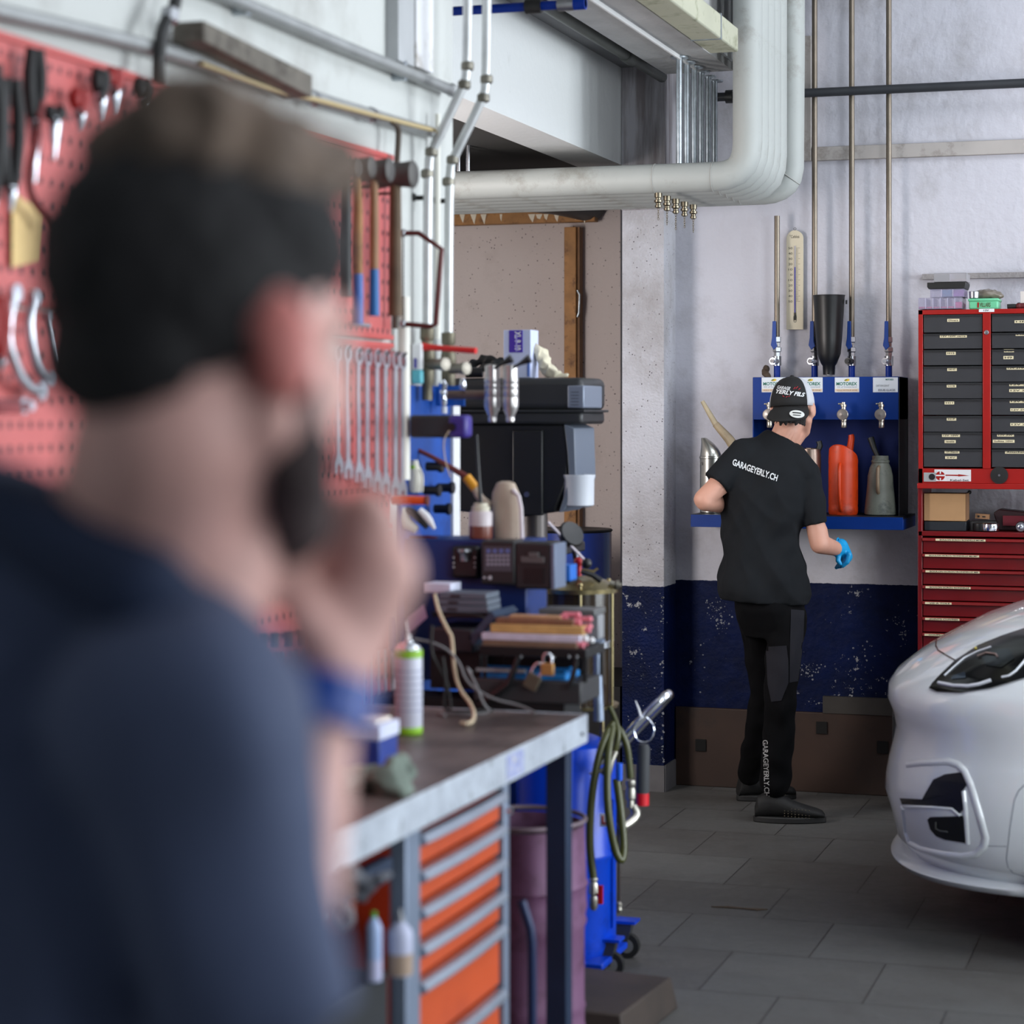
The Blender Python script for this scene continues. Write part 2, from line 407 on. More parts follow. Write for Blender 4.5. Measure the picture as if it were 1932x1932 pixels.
# brown steel plates along the foot of the back wall
mPlate = M('brown_plate', (54, 38, 30), .55, .2, var=.4, vs=2.2, dirt=(34, 28, 26), ds=3)
ch = MB(); random.seed(21)
def fleck(p, u, v, r):
    k_ = random.randint(5, 7); ch.prism([(math.cos(2*PI*j/k_)*r*random.uniform(.4, 1), math.sin(2*PI*j/k_)*r*random.uniform(.4, 1)) for j in range(k_)], p, u, v, Vector(u).cross(Vector(v))*.0006)
for cx_, cy_, sx_, sy_, n_ in ((1352, 1148, 26, 24, 60), (1362, 1180, 20, 20, 30), (1528, 1262, 22, 12, 50), (1690, 1170, 16, 8, 16), (1706, 1195, 8, 26, 26), (1600, 1240, 60, 40, 14), (1320, 1250, 40, 60, 16), (1545, 1325, 30, 4, 14)):
    for i in range(n_):
        p = wy(random.gauss(cx_, sx_*.5), random.gauss(cy_, sy_*.5), YB-.0004)
        if p.z < .86: fleck(p, (1, 0, 0), (0, 0, 1), .0012+.006*random.random()**3)
for i in range(90):
    p = Vector((-2.2, 8.8894, random.random()**1.4*.82)); p.x -= abs(random.gauss(0, .006)); fleck(p, (1, 0, 0), (0, 0, 1), .002+.007*random.random()**3)
for i in range(40):
    p = Vector((-2.2+.1*random.random(), 8.889, .86)); p = Vector((-2.2-random.random()*.16, 8.8894, random.random()*.84)); fleck(p, (1, 0, 0), (0, 0, 1), .0012+.003*random.random()**2)
struct(ch, 'trim_paint_chips', M('bare_plaster', (128, 130, 136), .9))
bp_ = struct(MB().bb((-2.195, 9.075, 0), (-.75, 9.098, .335)), 'baseboard_back', mPlate, .003)
o = MB().bb((-1.56, 9.07, .335), (-1.2, 9.098, .405)).build('upper_plate', M('plate_grey', (60, 56, 52), .6, .2, var=.3, vs=5), bp_)
for px, py in ((1550, 1373), (1322, 1406), (1665, 1410)):
    c = wy(px, py, 9.07); MB().box((c.x, 9.071, c.z), (.045, .008, .05)).build('socket_hole', M('hole_black', (10, 9, 8), .9), bp_)
struct(MB().bb((XB-.002, 8.883, 0), (-2.197, 8.9, .11)).bb((-2.2, 8.89, 0), (-2.192, 9.08, .11)), 'baseboard_column', M('plinth_grey', (96, 94, 96), .8, var=.2))
# blue paint patch low on the left wall beside the drill
struct(MB().bb((XW-.001, 5.235, 0), (XW+.012, YW+.001, 1.66)).bb((XW-.3, YW, 0), (XW+.012, YW+.012, 1.66)), 'trim_blue_board', M('blue_board', (0, 66, 150), .55, var=.3, vs=5, dirt=(0, 34, 92), ds=4), .002)
struct(MB().bb((XW-.001, 5.61, 1.18), (XW+.02, 5.665, 1.63)), 'trim_white_edge', mWhiteP)
# wooden door frame in the recess
t = thing('timber_screen', 'bare wooden frame of one crosspiece and one post in the speckled recess', 'timber', (-2.9, 9.8, 0))
a = wy(850, 414, 9.8); b = wy(1122, 414, 9.8)
MB().bb((a.x-.1, 9.8, a.z-.028), (b.x, 9.86, a.z+.028)).build('crosspiece', mWood, t, bevel=.003)
a = wy(1063, 420, 9.8); b = wy(1090, 420, 9.8)
MB().bb((a.x, 9.81, 0), (b.x-.012, 9.86, a.z-.02)).build('post', mWood, t, bevel=.003)
MB().bb((b.x-.012, 9.83, 0), (b.x, 9.885, a.z-.02)).build('side_strip', M('wood_side', (120, 84, 52), .7, var=.2), t)
tp = MB(); random.seed(5)
for x in (872, 893, 912, 945, 1003, 1017, 1030, 1050, 1085, 1102):
    c = wy(x, 404, 9.797); w_ = .006+random.random()*.012; tp.prism([(-w_, 0), (w_, 0), (w_*.3, -.02-random.random()*.03), (-w_*.5, -.02)], c, (1, 0, 0), (0, 0, 1), (0, .004, 0))
tp.build('torn_tape', mPaper, t)
a = wy(1089, 548, 9.82); b = wy(1089, 598, 9.82)
MB().tube([a, a+Vector((.012, 0, -.02)), b+Vector((.008, 0, .02)), b], .005).build('hook', mGalv, t)
# ================================================================ PIPES
mPipeW = M('lagged_pipe', (160, 163, 160), .55, var=.06, vs=3, dirt=(132, 130, 122), ds=4)
rp = .057
def vpipe_path(X, Y, z):
    return [(-3.3, Y, z), (X-.13, Y, z), (X-.085, Y, z+.004), (X-.045, Y, z+.018), (X-.018, Y, z+.045), (X-.004, Y, z+.085), (X, Y, z+.13), (X, Y, ZC-.01)]
for i in range(5):
    Y = 8.19+i*.125
    t = thing('lagged_pipe', ['front', 'second', 'third', 'fourth', 'fifth'][i]+' of five thick cream pipes bending up side by side' if i else 'nearest thick cream pipe running level then bending up', 'pipe', (-1.7, Y, 2.45), 'thick cream pipes in the row')
    MB().tube(vpipe_path(-1.697, Y, 2.5), rp, 20).build('pipe', mPipeW, t)
    for x in (-2.06, -1.83): MB().lathe([(rp+.001, -.002), (rp+.0025, 0), (rp+.001, .002)], (x, Y, 2.5), (1, 0, 0)).build('joint_ring', M('joint_grey', (150, 150, 146), .6), t)
X6 = wy(1492, 300, 8.79).x
t = thing('lagged_pipe', 'rearmost thick cream pipe set further right, ending in a rounded elbow', 'pipe', (X6, 8.82, 2.4), 'thick cream pipes in the row')
MB().tube([(-3.3, 8.81, 2.50), (X6-.13, 8.81, 2.50), (X6-.06, 8.81, 2.508), (X6-.015, 8.81, 2.54), (X6, 8.81, 2.61), (X6, 8.81, ZC-.01)], .054, 20, sm=1).build('pipe', mPipeW, t)
MB().lathe([(.055, -.003), (.058, 0), (.055, .003)], (X6-.012, 8.81, 2.56), (.6, 0, .8)).build('joint_ring', M('joint_grey', (150, 150, 146), .6), t)
MB().tube([(X6, 8.82, 2.76), (X6-.02, 8.80, 2.84), (X6-.09, 8.8, 2.88)], .045, 16, sm=1).build('side_branch', mPipeW, t)
# support rods
for i in range(6):
    Y = 8.19+i*.125 if i < 5 else 8.81; n_ = ['nearest', 'second', 'third', 'fourth', 'fifth', 'rearmost'][i]
    r0 = MB().cyl((-1.965, Y, 2.556), (-1.965, Y, 2.968), .0125)
    t = thing('support_rod', n_+' shiny steel rod holding the thick pipes under the soffit', 'rod', (-1.965, Y, 2.55), 'steel rods over the thick pipes')
    r0.build('rod', mGalv, t); MB().cyl((-1.965, Y, 2.962), (-1.965, Y, 2.968), .035).build('ceiling_washer', mGalv, t)
for i, px in enumerate((865, 883)):
    c = wy(px, 250, 8.2); one(MB().cyl((c.x, 8.2, 2.55), (c.x, 8.2, 2.66), .009), 'hanger_rod', mChrome, ['left', 'right'][i]+' of two bright rods above the level cream pipe', 'rod')
one(MB().tube([(-3.55, 9.15, 2.57), (-3.1, 9.15, 2.57), (-2.85, 9.35, 2.57), (-2.8, 9.88, 2.57)], .075, 16, sm=2), 'ventilation_hose', M('dark_duct', (44, 42, 42), .5), 'dark ventilation hose lying in the gap above the level cream pipes', 'hose')
# air couplings hanging under the pipes
for i in range(5):
    Y = 8.19+i*.125; x = wy(1242+i*16.5, 370, Y).x
    t = thing('air_coupling', ['nearest', 'second', 'third', 'fourth', 'rearmost'][i]+' brass air coupling hanging under the thick cream pipes', 'air coupling', (x, Y, 2.37), 'brass air couplings')
    zt = 2.445
    MB().lathe([(.010, 0), (.015, 0), (.015, -.018), (.011, -.02), (.011, -.026), (.016, -.028), (.016, -.036), (.010, -.04), (.010, -.046), (.013, -.048), (.013, -.056), (.006, -.06)], (x, Y, zt), n=14).build('body', mBrass, t)
    ch = MB()
    for k in range(5+i % 3):
        z = zt-.064-k*.009; R = Matrix.Rotation(PI/2*(k % 2), 3, 'Z')
        ch.tube([Vector((x, Y, z))+R @ Vector((math.cos(a)*.0032, 0, math.sin(a)*.0058)) for a in (2*PI*j/8 for j in range(8))], .0011, 5, closed=True)
    ch.build('chain', mBrass, t)
# square trunking beside the soffit
t = thing('cable_trunking', 'pale rectangular trunking running along the top beside the soffit', 'trunking', (-1.75, 7, 2.97))
e = wy(1393, 98, 8.03)
MB().bb((e.x-.11, 4.2, e.z), (e.x, 8.03, e.z+.09)).build('duct', M('trunk_paint', (168, 168, 148), .6, var=.1, vs=4, dirt=(110, 112, 86), ds=8), t, bevel=.006)
MB().bb((e.x-.112, 7.72, e.z-.002), (e.x+.002, 7.735, e.z+.092)).build('joint', mGalv, t)
MB().bb((e.x-.02, 7.5, e.z+.09), (e.x-.1, 7.52, ZC-.01)).bb((e.x-.02, 5.5, e.z+.09), (e.x-.1, 5.52, ZC-.01)).build('hanger', mGalv, t)
# grey conduit along the beam
t = thing('grey_conduit', 'dark grey round conduit with a collar running under the soffit along the beam', 'conduit', (-2.2, 7.5, 3.0))
MB().cyl((-2.2, 5.8, 3.0), (-2.2, 8.86, 3.0), .022).build('tube', M('conduit_grey', (96, 98, 94), .5, .3, var=.1), t)
MB().cyl((-2.2, 8.26, 3.0), (-2.2, 8.36, 3.0), .029).build('collar', M('conduit_grey', (96, 98, 94), .5, .3, var=.1), t)
# blue main at the very top
t = thing('blue_supply_pipe', 'blue supply pipe with a metal union crossing at the top edge', 'pipe', wy(980, 5, 6.3))
a = wy(840, 2, 6.3); b = wy(1105, 6, 6.3)
MB().cyl((-2.385, 6.3, b.z), (b.x, 6.3, b.z), .014).cyl((b.x-.05, 6.3, b.z), (b.x, 6.3, b.z), .019).build('pipe', mBlue, t)
c = wy(1010, 5, 6.3); MB().cyl((c.x-.03, 6.3, b.z), (c.x+.02, 6.3, b.z), .022).build('valve', mDarkSteel, t)
c = wy(1065, 5, 6.3); MB().cyl((c.x-.02, 6.3, b.z), (c.x+.03, 6.3, b.z), .02).build('union', mSteel, t)
# dark pipe across the back wall
t = thing('dark_wall_pipe', 'dark grey pipe crossing the back wall high up from side to side', 'pipe', wy(1650, 170, 8.99))
zz = wy(1650, 170, 8.99).z
MB().cyl((-2.0, 8.985, zz), (XR, 8.985, zz), .0185).build('pipe', M('dark_pipe', (58, 60, 64), .5, .4, var=.1), t)
k = MB()
for x in (-1.9, .6, 2.6): k.box((x, 9.04, zz), (.03, .12, .012))
k.build('bracket', mDarkSteel, t)
k = wy(1383, 178, 8.985); MB().cyl((k.x-.03, 8.985, zz), (k.x+.0, 8.985, zz), .028).build('collar', mDarkSteel, t)
# the four oil pipes with their stop valves
mOilP = M('oil_pipe', (122, 112, 100), .38, .7, var=.15, vs=9)
mLever = M('blue_lever', (0, 56, 136), .45)
names = ['leftmost', 'second', 'third', 'rightmost']
for i, (px, top) in enumerate(((1466, 2.42), (1537, ZC-.02), (1607, ZC-.02), (1677, ZC-.02))):
    x = wy(px, 500, 9.02).x
    t = thing('oil_pipe', names[i]+' slim metal oil pipe coming down to the blue dispenser, with a blue lever valve', 'pipe', (x, 9.02, 1.75), 'slim oil pipes')
    def zy(py): return wy(px, py, 9.02).z
    MB().cyl((x, 9.02, zy(692)), (x, 9.02, top), .0115).build('pipe', mOilP, t)
    MB().lathe([(.012, 0), (.017, 0), (.017, -.02), (.013, -.024), (.013, -.04), (.019, -.044), (.019, -.06), (.014, -.064), (.014, -.085)], (x, 9.02, zy(636)), n=6, ).cyl((x, 9.02, zy(690)), (x, 9.02, zy(672)), .018).build('valve_body', mSteel, t)
    MB().cyl((x, 9.02, zy(682)), (x-.008, 8.965, zy(682)), .014).cyl((x-.008, 8.975, zy(682)), (x-.009, 8.95, zy(682)), .009).build('drain_cock', mChrome if i != 2 else mDarkSteel, t)
    MB().prism([(-.007, .03), (.008, .03), (.009, -.055), (.014, -.075), (-.002, -.09), (-.014, -.07), (-.009, -.04)], (x-.006, 8.985, zy(620)), (1, 0, 0), (0, 0, 1), (0, .006, 0)).build('lever', mLever, t, bevel=.002)
    MB().cyl((x, 9.02, zy(713)), (x, 9.02, zy(690)), .0135).build('blue_stub', mBlue, t)
# ================================================================ LEFT WALL PIPES
mCond = M('wall_conduit', (158, 160, 160), .45, .5, var=.15, vs=10)
def onwall(pts, X=-1.965): return [wx(a, b, X) for a, b in pts]
t = thing('wall_pipe', 'upper grey metal pipe sloping down the left wall, capped at its end', 'pipe', wx(650, 85, -1.965))
MB().tube(onwall([(300, -62), (450, 2), (650, 88), (855, 172)]), .0155, 14).build('pipe', mCond, t)
c = wx(852, 170, -1.965); MB().ball(c, .019).build('end_cap', mCond, t)
for dy in (-.35, -1.3): MB().box(c+Vector((-.02, dy, 0)), (.04, .02, .05)).build('clip', mGalv, t)
t = thing('wall_pipe', 'lower grey metal pipe on the left wall passing under the plank above the pegboard', 'pipe', wx(300, 95, -1.965))
MB().tube(onwall([(-200, -30), (0, 22), (150, 55), (300, 92), (430, 130), (590, 183), (740, 228), (830, 254)]), .015, 12, sm=1).build('pipe', mCond, t)
c = onwall([(430, 132), (590, 185), (700, 217)]);
k = MB()
for p in c: k.lathe([(.016, -.012), (.019, -.01), (.019, .01), (.016, .012)], p, (0, 1, -.05), 14)
k.build('sleeve', mSteel, t)
one(MB().tube(onwall([(380, 118), (440, 140), (520, 170), (590, 186), (660, 205), (740, 226), (820, 246)], -1.945), .006, 8, sm=1), 'cable', M('ochre_cable', (176, 158, 118), .7), 'ochre cable running along the lower grey pipe on the left wall', 'cable')
one(MB().tube(onwall([(740, 228), (752, 240), (752, 262), (748, 320), (746, 620)], -1.95), .008, 8, sm=1), 'cable', M('brown_cable', (74, 64, 54), .7), 'dark brown cable dropping beside the pegboard edge', 'cable')
# bent dark pipe piece
t = thing('bent_pipe', 'short dark bent pipe crossing the lower wall pipe near the top left', 'pipe', wx(310, 80, -1.95))
MB().tube(onwall([(335, -60), (333, 5), (318, 32), (306, 55), (300, 100), (298, 152)], -1.94), .0125, 12, sm=1).build('pipe', mDarkSteel, t)
MB().lathe([(.013, -.015), (.018, -.012), (.018, .012), (.013, .015)], wx(320, 30, -1.94), (0, .3, 1), 14).build('coupling', mSteel, t)
# plank
a = wx(385, 78, -1.9); b = wx(590, 160, -1.9)
k = MB()
d = (b-a); u = d.normalized(); up = Vector((0, 0, 1))
for p in (): pass
k.loft([[a+up*.042+Vector((.0, 0, 0)), a+up*.042+Vector((-.07, 0, 0)), a-up*.0+Vector((-.07, 0, 0)), a-up*.0], [b+up*.022, b+up*.022+Vector((-.07, 0, 0)), b-up*.028+Vector((-.07, 0, 0)), b-up*.028]])
one(k, 'plank', M('grey_plank', (98, 92, 84), .8, var=.25, vs=7, dirt=(60, 54, 48), ds=9), 'weathered grey plank lying on the lower wall pipe above the pegboard', 'plank', bevel=.004)
# white trunking boxes by the wall corner
def trunk(px0, px1, py1, label, mat, dx=.03):
    a = wx(px0, py1, XW+dx); b = wx(px1, py1, XW+dx)
    return one(MB().bb((XW, a.y, (a.z+b.z)/2), (XW+dx, b.y, ZC-.01)), 'cable_trunking', mat, label, 'trunking', bevel=.002)
trunk(752, 782, 120, 'grey flat trunking coming down to the upper wall pipe', M('trunk_grey', (168, 170, 172), .5, var=.08), .035)
trunk(786, 818, 132, 'white trunking just left of the wall corner, ending at the upper wall pipe', mWhiteP, .04)
# the two steel conduits with jogs, and their valves
mCon2 = M('zinc_conduit', (196, 198, 198), .38, .55, var=.12, vs=14)
def jog(Y, top, mid1, mid2, low, end, label, short):
    pts = [wy(top, -400, Y), wy(top-2, mid1-18, Y), wy(top-8, mid1+10, Y), wy(low+10, mid2-8, Y), wy(low+1, mid2+18, Y), wy(low, end, Y)]
    t = thing('zinc_conduit', label, 'conduit', pts[-1])
    MB().tube(pts, .0125, 14, sm=2).build('tube', mCon2, t)
    for a, b in ((top-2, mid1-25), (top-8, mid1+10), (low+8, mid2-3), (low, mid2+38)):
        MB().lathe([(.0125, -.012), (.017, -.008), (.017, .008), (.0125, .012)], wy(a, b, Y), (0, 0, 1), 14).build('coupling', M('tarnished_coupling', (120, 116, 106), .45, .8, var=.3, vs=20), t)
    c = wy(low, end, Y)
    MB().lathe([(.013, .03), (.019, .028), (.019, 0), (.015, -.005), (.02, -.03), (.022, -.05), (.016, -.06), (.019, -.08), (.019, -.11), (.014, -.12), (.014, -.16)], c, n=14).build('valve', M('old_brass', (110, 104, 88), .5, .6, var=.3, vs=20), t)
    d = wy(low, end+48, Y)
    MB().cyl(d, d+Vector((.05, -.03, 0)), .014).lathe([(.012, 0), (.017, .003), (.017, .018), (.006, .02)], d+Vector((.05, -.03, 0)), (.86, -.5, 0), 16).build('outlet', M('outlet_metal', (128, 122, 112), .4, .6), t)
    MB().box(wy(low-18, 372 if not short else 378, Y)+Vector((.0, .02, 0)), (.06, .012, .012)).ball(wy(low-28, 372 if not short else 378, Y), .012).build('wall_clip', mDarkSteel, t)
    return t
jog(5.35, 884, 150, 290, 806, 640, 'left of two zinc conduits jogging down the corner of the white wall', 0)
t2 = jog(5.52, 920, 175, 305, 846, 648, 'right of two zinc conduits jogging down the corner of the white wall', 1)
a = wy(806, 655, 5.35)+Vector((0, -.035, 0)); b = wy(912, 663, 5.35)+Vector((0, -.06, 0))
one(MB().tube([a, a*.8+b*.2, a*.6+b*.4, b], [.011, .008, .008, .0085], 10).cyl(a+Vector((0, -.012, 0)), a+Vector((0, .03, 0)), .009), 'valve_lever', M('red_lever', (206, 22, 16), .4), 'long red lever on the left conduit valve', 'valve lever')
# thin white vertical tubes on the corner
for i, (px, y0, y1, lab) in enumerate(((762, 560, 905, 'white plastic tube standing upright right of the red pegboard'), (826, 215, 640, 'thin white tube between the two zinc conduits'))):
    a = wx(px, y1, -1.97); b = wx(px, y0, -1.97)
    one(MB().cyl((a.x, a.y, a.z), (a.x, a.y, b.z), .016 if i == 0 else .007), 'plastic_tube', M('ivory_tube', (222, 220, 210), .5), lab, 'tube')
# ================================================================ PEGBOARD AND HAND TOOLS
q = NT('red_pegboard'); tc = q.n('ShaderNodeTexCoord'); sep = q.n('ShaderNodeSeparateXYZ'); q.l(tc.outputs['Object'], sep.inputs[0])
u = q.math('SUBTRACT', q.math('FRACT', q.math('MULTIPLY', sep.outputs['Y'], 1/.034)), .5); v = q.math('SUBTRACT', q.math('FRACT', q.math('MULTIPLY', sep.outputs['Z'], 1/.041)), .5)
hole = q.math('MULTIPLY', q.math('LESS_THAN', q.math('ABSOLUTE', u), .18), q.math('LESS_THAN', q.math('ABSOLUTE', v), .15))
g = q.n('ShaderNodeNewGeometry')
n1 = noise(q, g.outputs['Position'], 2.2, 6, .6)
c = q.mix(n1, lin((206, 106, 102)), lin((180, 84, 84)))
c = q.mix(hole, c, lin((78, 26, 30))); q.l(c, q.b.inputs['Base Color']); q.b.inputs['Roughness'].default_value = .45
mPeg = q.m; mPegLip = M('peg_lip', (186, 80, 76), .45)
for i, (z1, z0, nm) in enumerate(((2.238, 1.772, 'top'), (1.764, 1.298, 'middle'), (1.290, .824, 'bottom'))):
    t = thing('pegboard', nm+' panel of the red perforated tool board on the left wall', 'pegboard', (XW, 2.2, z0), 'red perforated panels')
    MB().bb((XW+.002, 1.3, z0), (XW+.022, 5.13, z1)).build('panel', mPeg, t)
    MB().bb((XW+.022, 1.3, z0), (XW+.03, 5.13, z0+.012)).bb((XW+.022, 1.3, z1-.012), (XW+.03, 5.13, z1)).build('rim', mPegLip, t)
XT = -1.955
mTool = M('chrome_vanadium', (206, 210, 218), .28, .85, var=.1, vs=30)
def wrench_parts(root, L, up=False):
    s = -1 if up else 1
    sh = []
    W = .021*L/.34; 
    def yz(pts, x0, th, mb=None):
        mb = mb or MB(); return mb.prism(pts, (x0, 0, 0), (0, 1, 0), (0, 0, 1), (th, 0, 0))
    r = .030*L/.34
    ringo = [(math.cos(a)*r*.8, math.sin(a)*r*.8) for a in (2*PI*k/14 for k in range(14))]
    mb = MB()
    # shaft hangs from z=-r to -L+r
    def Z(z): return s*z
    yz([(-W/2, Z(-r*.5)), (W/2, Z(-r*.5)), (W/2, Z(-L+r)), (-W/2, Z(-L+r))], .003, .007*L/.34+.001, mb)
    a = MB()
    n = 14
    o_ = [Vector((x, r*.85*math.cos(t), Z(r*.85*math.sin(t)))) for x in (0, .013) for t in (2*PI*k/n for k in range(n))]
    i_ = [Vector((x, r*.5*math.cos(t), Z(r*.5*math.sin(t)))) for x in (0, .013) for t in (2*PI*k/n for k in range(n))]
    fs = []
    for k in range(n):
        j = (k+1) % n
        fs += [(k, j, n+j, n+k), (2*n+k, 3*n+k, 3*n+j, 2*n+j), (k, 2*n+k, 2*n+j, j), (n+k, n+j, 3*n+j, 3*n+k)]
    mb.add(o_+i_, fs)
    jaw = [(-r*.45, Z(-L+r*1.2)), (r*.45, Z(-L+r*1.2)), (r*1.05, Z(-L+r*.35)), (r*.95, Z(-L-r*.6)), (r*.45, Z(-L-r*.75)), (r*.4, Z(-L+r*.1)), (0, Z(-L+r*.3)), (-r*.4, Z(-L+r*.1)), (-r*.45, Z(-L-r*.75)), (-r*.95, Z(-L-r*.6)), (-r*1.05, Z(-L+r*.35))]
    yz(jaw, 0, .012, mb)
    return mb.build('spanner_body', mTool, root, world=False)
def hook(root, x=-.02):
    return MB().tube([(-.03, 0, .012), (.012, 0, .012), (.022, 0, .022)], .003, 6).build('peg_hook', mDarkSteel, root, world=False)
ORD = ['first', 'second', 'third', 'fourth', 'fifth', 'sixth', 'seventh', 'eighth', 'ninth', 'tenth']
lw = [(634, 668, 880), (651, 668, 889), (671, 672, 895), (687, 674, 905), (705, 676, 912), (721, 678, 917), (739, 680, 925), (752, 682, 931)]
base = None
for i, (px, y0, y1) in enumerate(lw):
    p = wx(px, y0, XT+.005); p2 = wx(px, y1, XT+.005); L = p.z-p2.z
    lab = ORD[i]+' from the left in the row of big steel combination spanners on the red board'
    if i == 7: lab = 'rightmost big steel combination spanner, beside the white tube'
    if base is None:
        base = thing('combination_spanner', lab, 'spanner', p, 'big combination spanners'); wrench_parts(base, .33); hook(base)
    else: dup(base, p, None, lab, L/.33)
base.scale = ((wx(634, 668, XT).z-wx(634, 880, XT).z)/.33,)*3
sm = [(410, 1000, 1100), (434, 1000, 1104), (457, 995, 1106), (481, 990, 1108), (504, 984, 1104)]
b2 = None
for i, (px, y0, y1) in enumerate(sm):
    p = wx(px, y0-60, XT); lab = ORD[i]+' from the left of the small spanners in the middle of the red board'
    if b2 is None: b2 = thing('small_spanner', lab, 'spanner', p, 'small spanners, middle row'); wrench_parts(b2, .185); hook(b2)
    else: dup(b2, p, None, lab)
b3 = None
for i, px in enumerate((436, 457, 477, 503, 523, 546, 568, 590)):
    p = wx(px, 1390-i*3, XT); lab = ORD[i]+' from the left of the spanners hung jaws up in the lowest row'
    if b3 is None: b3 = thing('open_spanner', lab, 'spanner', p, 'spanners hung jaws up'); wrench_parts(b3, .165, True)
    else: dup(b3, p, None, lab)
    if i in (1, 3, 4, 5, 6): one(MB().cyl(wx(px-3, 1196-i, XT+.0), wx(px-3, 1222-i, XT+.0), .008).cyl(wx(px-3, 1200-i, XT-.02), wx(px-3, 1200-i, XT+.02), .005), 'socket', mDarkSteel, ORD[i]+' dark socket pegged above the jaws-up spanners', 'socket', 'pegged sockets')
# C shaped ring spanners
for i, (pts, r) in enumerate(((((28, 553), (18, 590), (12, 640), (28, 690), (44, 722), (62, 738), (74, 738)), .0095), (((62, 562), (54, 600), (58, 650), (66, 690), (80, 712), (88, 716)), .0085), (((84, 598), (92, 640), (100, 690), (112, 716), (118, 720)), .005))):
    c = onwall(pts, XT+.01); t = thing('ring_spanner', ['large', 'middle-sized', 'thin'][i]+' C-shaped chrome ring spanner hanging at the far left', 'spanner', c[0], 'C-shaped ring spanners')
    MB().tube(c, r, 10, sm=1).build('shaft', mTool, t)
    for p in (c[0], c[-1]): MB().lathe([(r*.8, -.006), (r*1.7, -.006), (r*1.7, .006), (r*.8, .006)], p, (1, 0, 0), 14).build('ring_end', mTool, t)
c = wx(18, 766, XT); one(MB().cyl(c-Vector((.02, 0, 0)), c+Vector((.03, 0, 0)), .014).cyl(c+Vector((.03, 0, 0)), c+Vector((.045, 0, 0)), .009), 'socket', mTool, 'short chrome socket pegged below the C-shaped spanners', 'socket')
# pliers and snips hanging at the top left
mGrip = M('black_grip', (18, 17, 18), .6); mRedGrip = M('red_grip', (150, 20, 18), .5)
def pliers(px, y0, y1, w_, lab, red=False, nose=40):
    t = thing('pliers', lab, 'pliers', wx(px, y0, XT), 'pliers hanging at the top left'); m = (y0+y1)/2; k = y1-nose
    for s in (-1, 1):
        MB().tube(onwall([(px+s*w_*.55, y0), (px+s*w_, y0+(k-y0)*.4), (px+s*w_*.5, k-14), (px+s*2, k)], XT+.012+s*.004), [.010, .0125, .010, .008], 10, sm=1).build('grip', mRedGrip if red else mGrip, t)
    MB().tube(onwall([(px, k-8), (px, k+5), (px-1, y1)], XT+.012), [.012, .0125, .003], 10, sm=1).build('jaws', mTool, t)
    MB().cyl(wx(px, k, XT), wx(px, k, XT+.03), .006).build('pivot', mDarkSteel, t)
pliers(-18, 120, 420, 20, 'long black-handled pliers at the very left edge')
pliers(20, 150, 400, 17, 'long black-handled pliers second from the left edge')
pliers(66, 92, 345, 12, 'pliers with wide black grips and a long shiny nose', nose=110)
pliers(103, 205, 300, 13, 'short pliers with dark grips and pointed jaws', nose=70)
pliers(190, 132, 225, 8, 'black-gripped pliers left of the head')
pliers(216, 130, 212, 8, 'red-gripped pliers just behind the hair', True)
pliers(268, 150, 230, 8, 'dark-gripped pliers mostly behind the hair')
pliers(150, 170, 245, 9, 'red-gripped pliers between black ones near the hair', True, 30)
pliers(0, 560, 700, 10, 'red-gripped pliers at the left edge below the cream patch', True, 20)
c0 = wx(20, 440, XT-.01); 
t = thing('cable_strap', 'dark red curved strap hanging over the red board above the C-shaped spanners', 'strap', c0)
MB().tube(onwall([(78, 190), (70, 260), (52, 330), (62, 380), (90, 412), (96, 430)], XT+.02), .0075, 8, sm=2).build('strap', M('maroon_strap', (116, 16, 18), .5), t)
MB().prism([(0, 0), (.085, .02), (.10, .12), (.0, .15)], wx(22, 505, XW+.031), (0, .95, 0), (0, 0, .88), (.001, 0, 0)).build('light_spot', M('light_spot', (222, 190, 130), .7), t)  # spot of light on the board, painted as a thin cream sheet
# hammers
for i, (px, y0, y1, mh, hd, lab, grip) in enumerate((
    (655, 318, 560, mDarkSteel, .024, 'hammer behind the face, leftmost of the four hanging hammers', None),
    (676, 316, 612, mWood, .027, 'second hanging hammer with an orange wooden handle and blue end', M('blue_dip', (60, 100, 170), .5)),
    (706, 322, 596, M('tan_handle', (140, 104, 72), .6, var=.2), .031, 'third hanging hammer with a worn wooden handle dipped in blue', M('blue_dip2', (20, 96, 160), .5)),
    (746, 330, 596, mBrown, .036, 'biggest hanging hammer with a thick dark wooden handle beside the white wall', None))):
    X = XT+.045
    a = wx(px, y0, X); b = wx(px, y1, X); t = thing('hammer', lab, 'hammer', a, 'hanging hammers')
    mHead = M('hammer_head', (84, 82, 80), .6, .5, var=.3, vs=20)
    hx = hd*1.45
    MB().lathe([(hd*.7, -hx), (hd*.95, -hx*.9), (hd*.8, -hx*.4), (hd*.85, hx*.4), (hd*.95, hx*.9), (hd*.75, hx)], a, (1, 0, 0), 18).build('head', mHead, t)
    R = .011+.004*(i == 3); MB().tube([(-1.972, a.y, a.z-hd*1.25), (-1.92, a.y, a.z-hd*1.25), (-1.90, a.y, a.z-hd*.9)], .004, 6).build('peg_hook', mDarkSteel, t)
    if grip:
        m = a.lerp(b, .68); MB().tube([a, a.lerp(m, .5), m], [R*.8, R, R], 10).build('handle', mh, t); MB().tube([m, b], [R*1.02, R*1.15], 10).build('dipped_end', grip, t)
    else: MB().tube([a, a.lerp(b, .3), b], [R*.9, R, R*1.15], 10).build('handle', mh, t)
c = wx(690, 614, XT+.01); one(MB().cyl(c+Vector((0, -.09, 0)), c+Vector((0, .02, 0)), .006), 'steel_pin', mTool, 'short steel pin lying level below the hammers', 'pin')
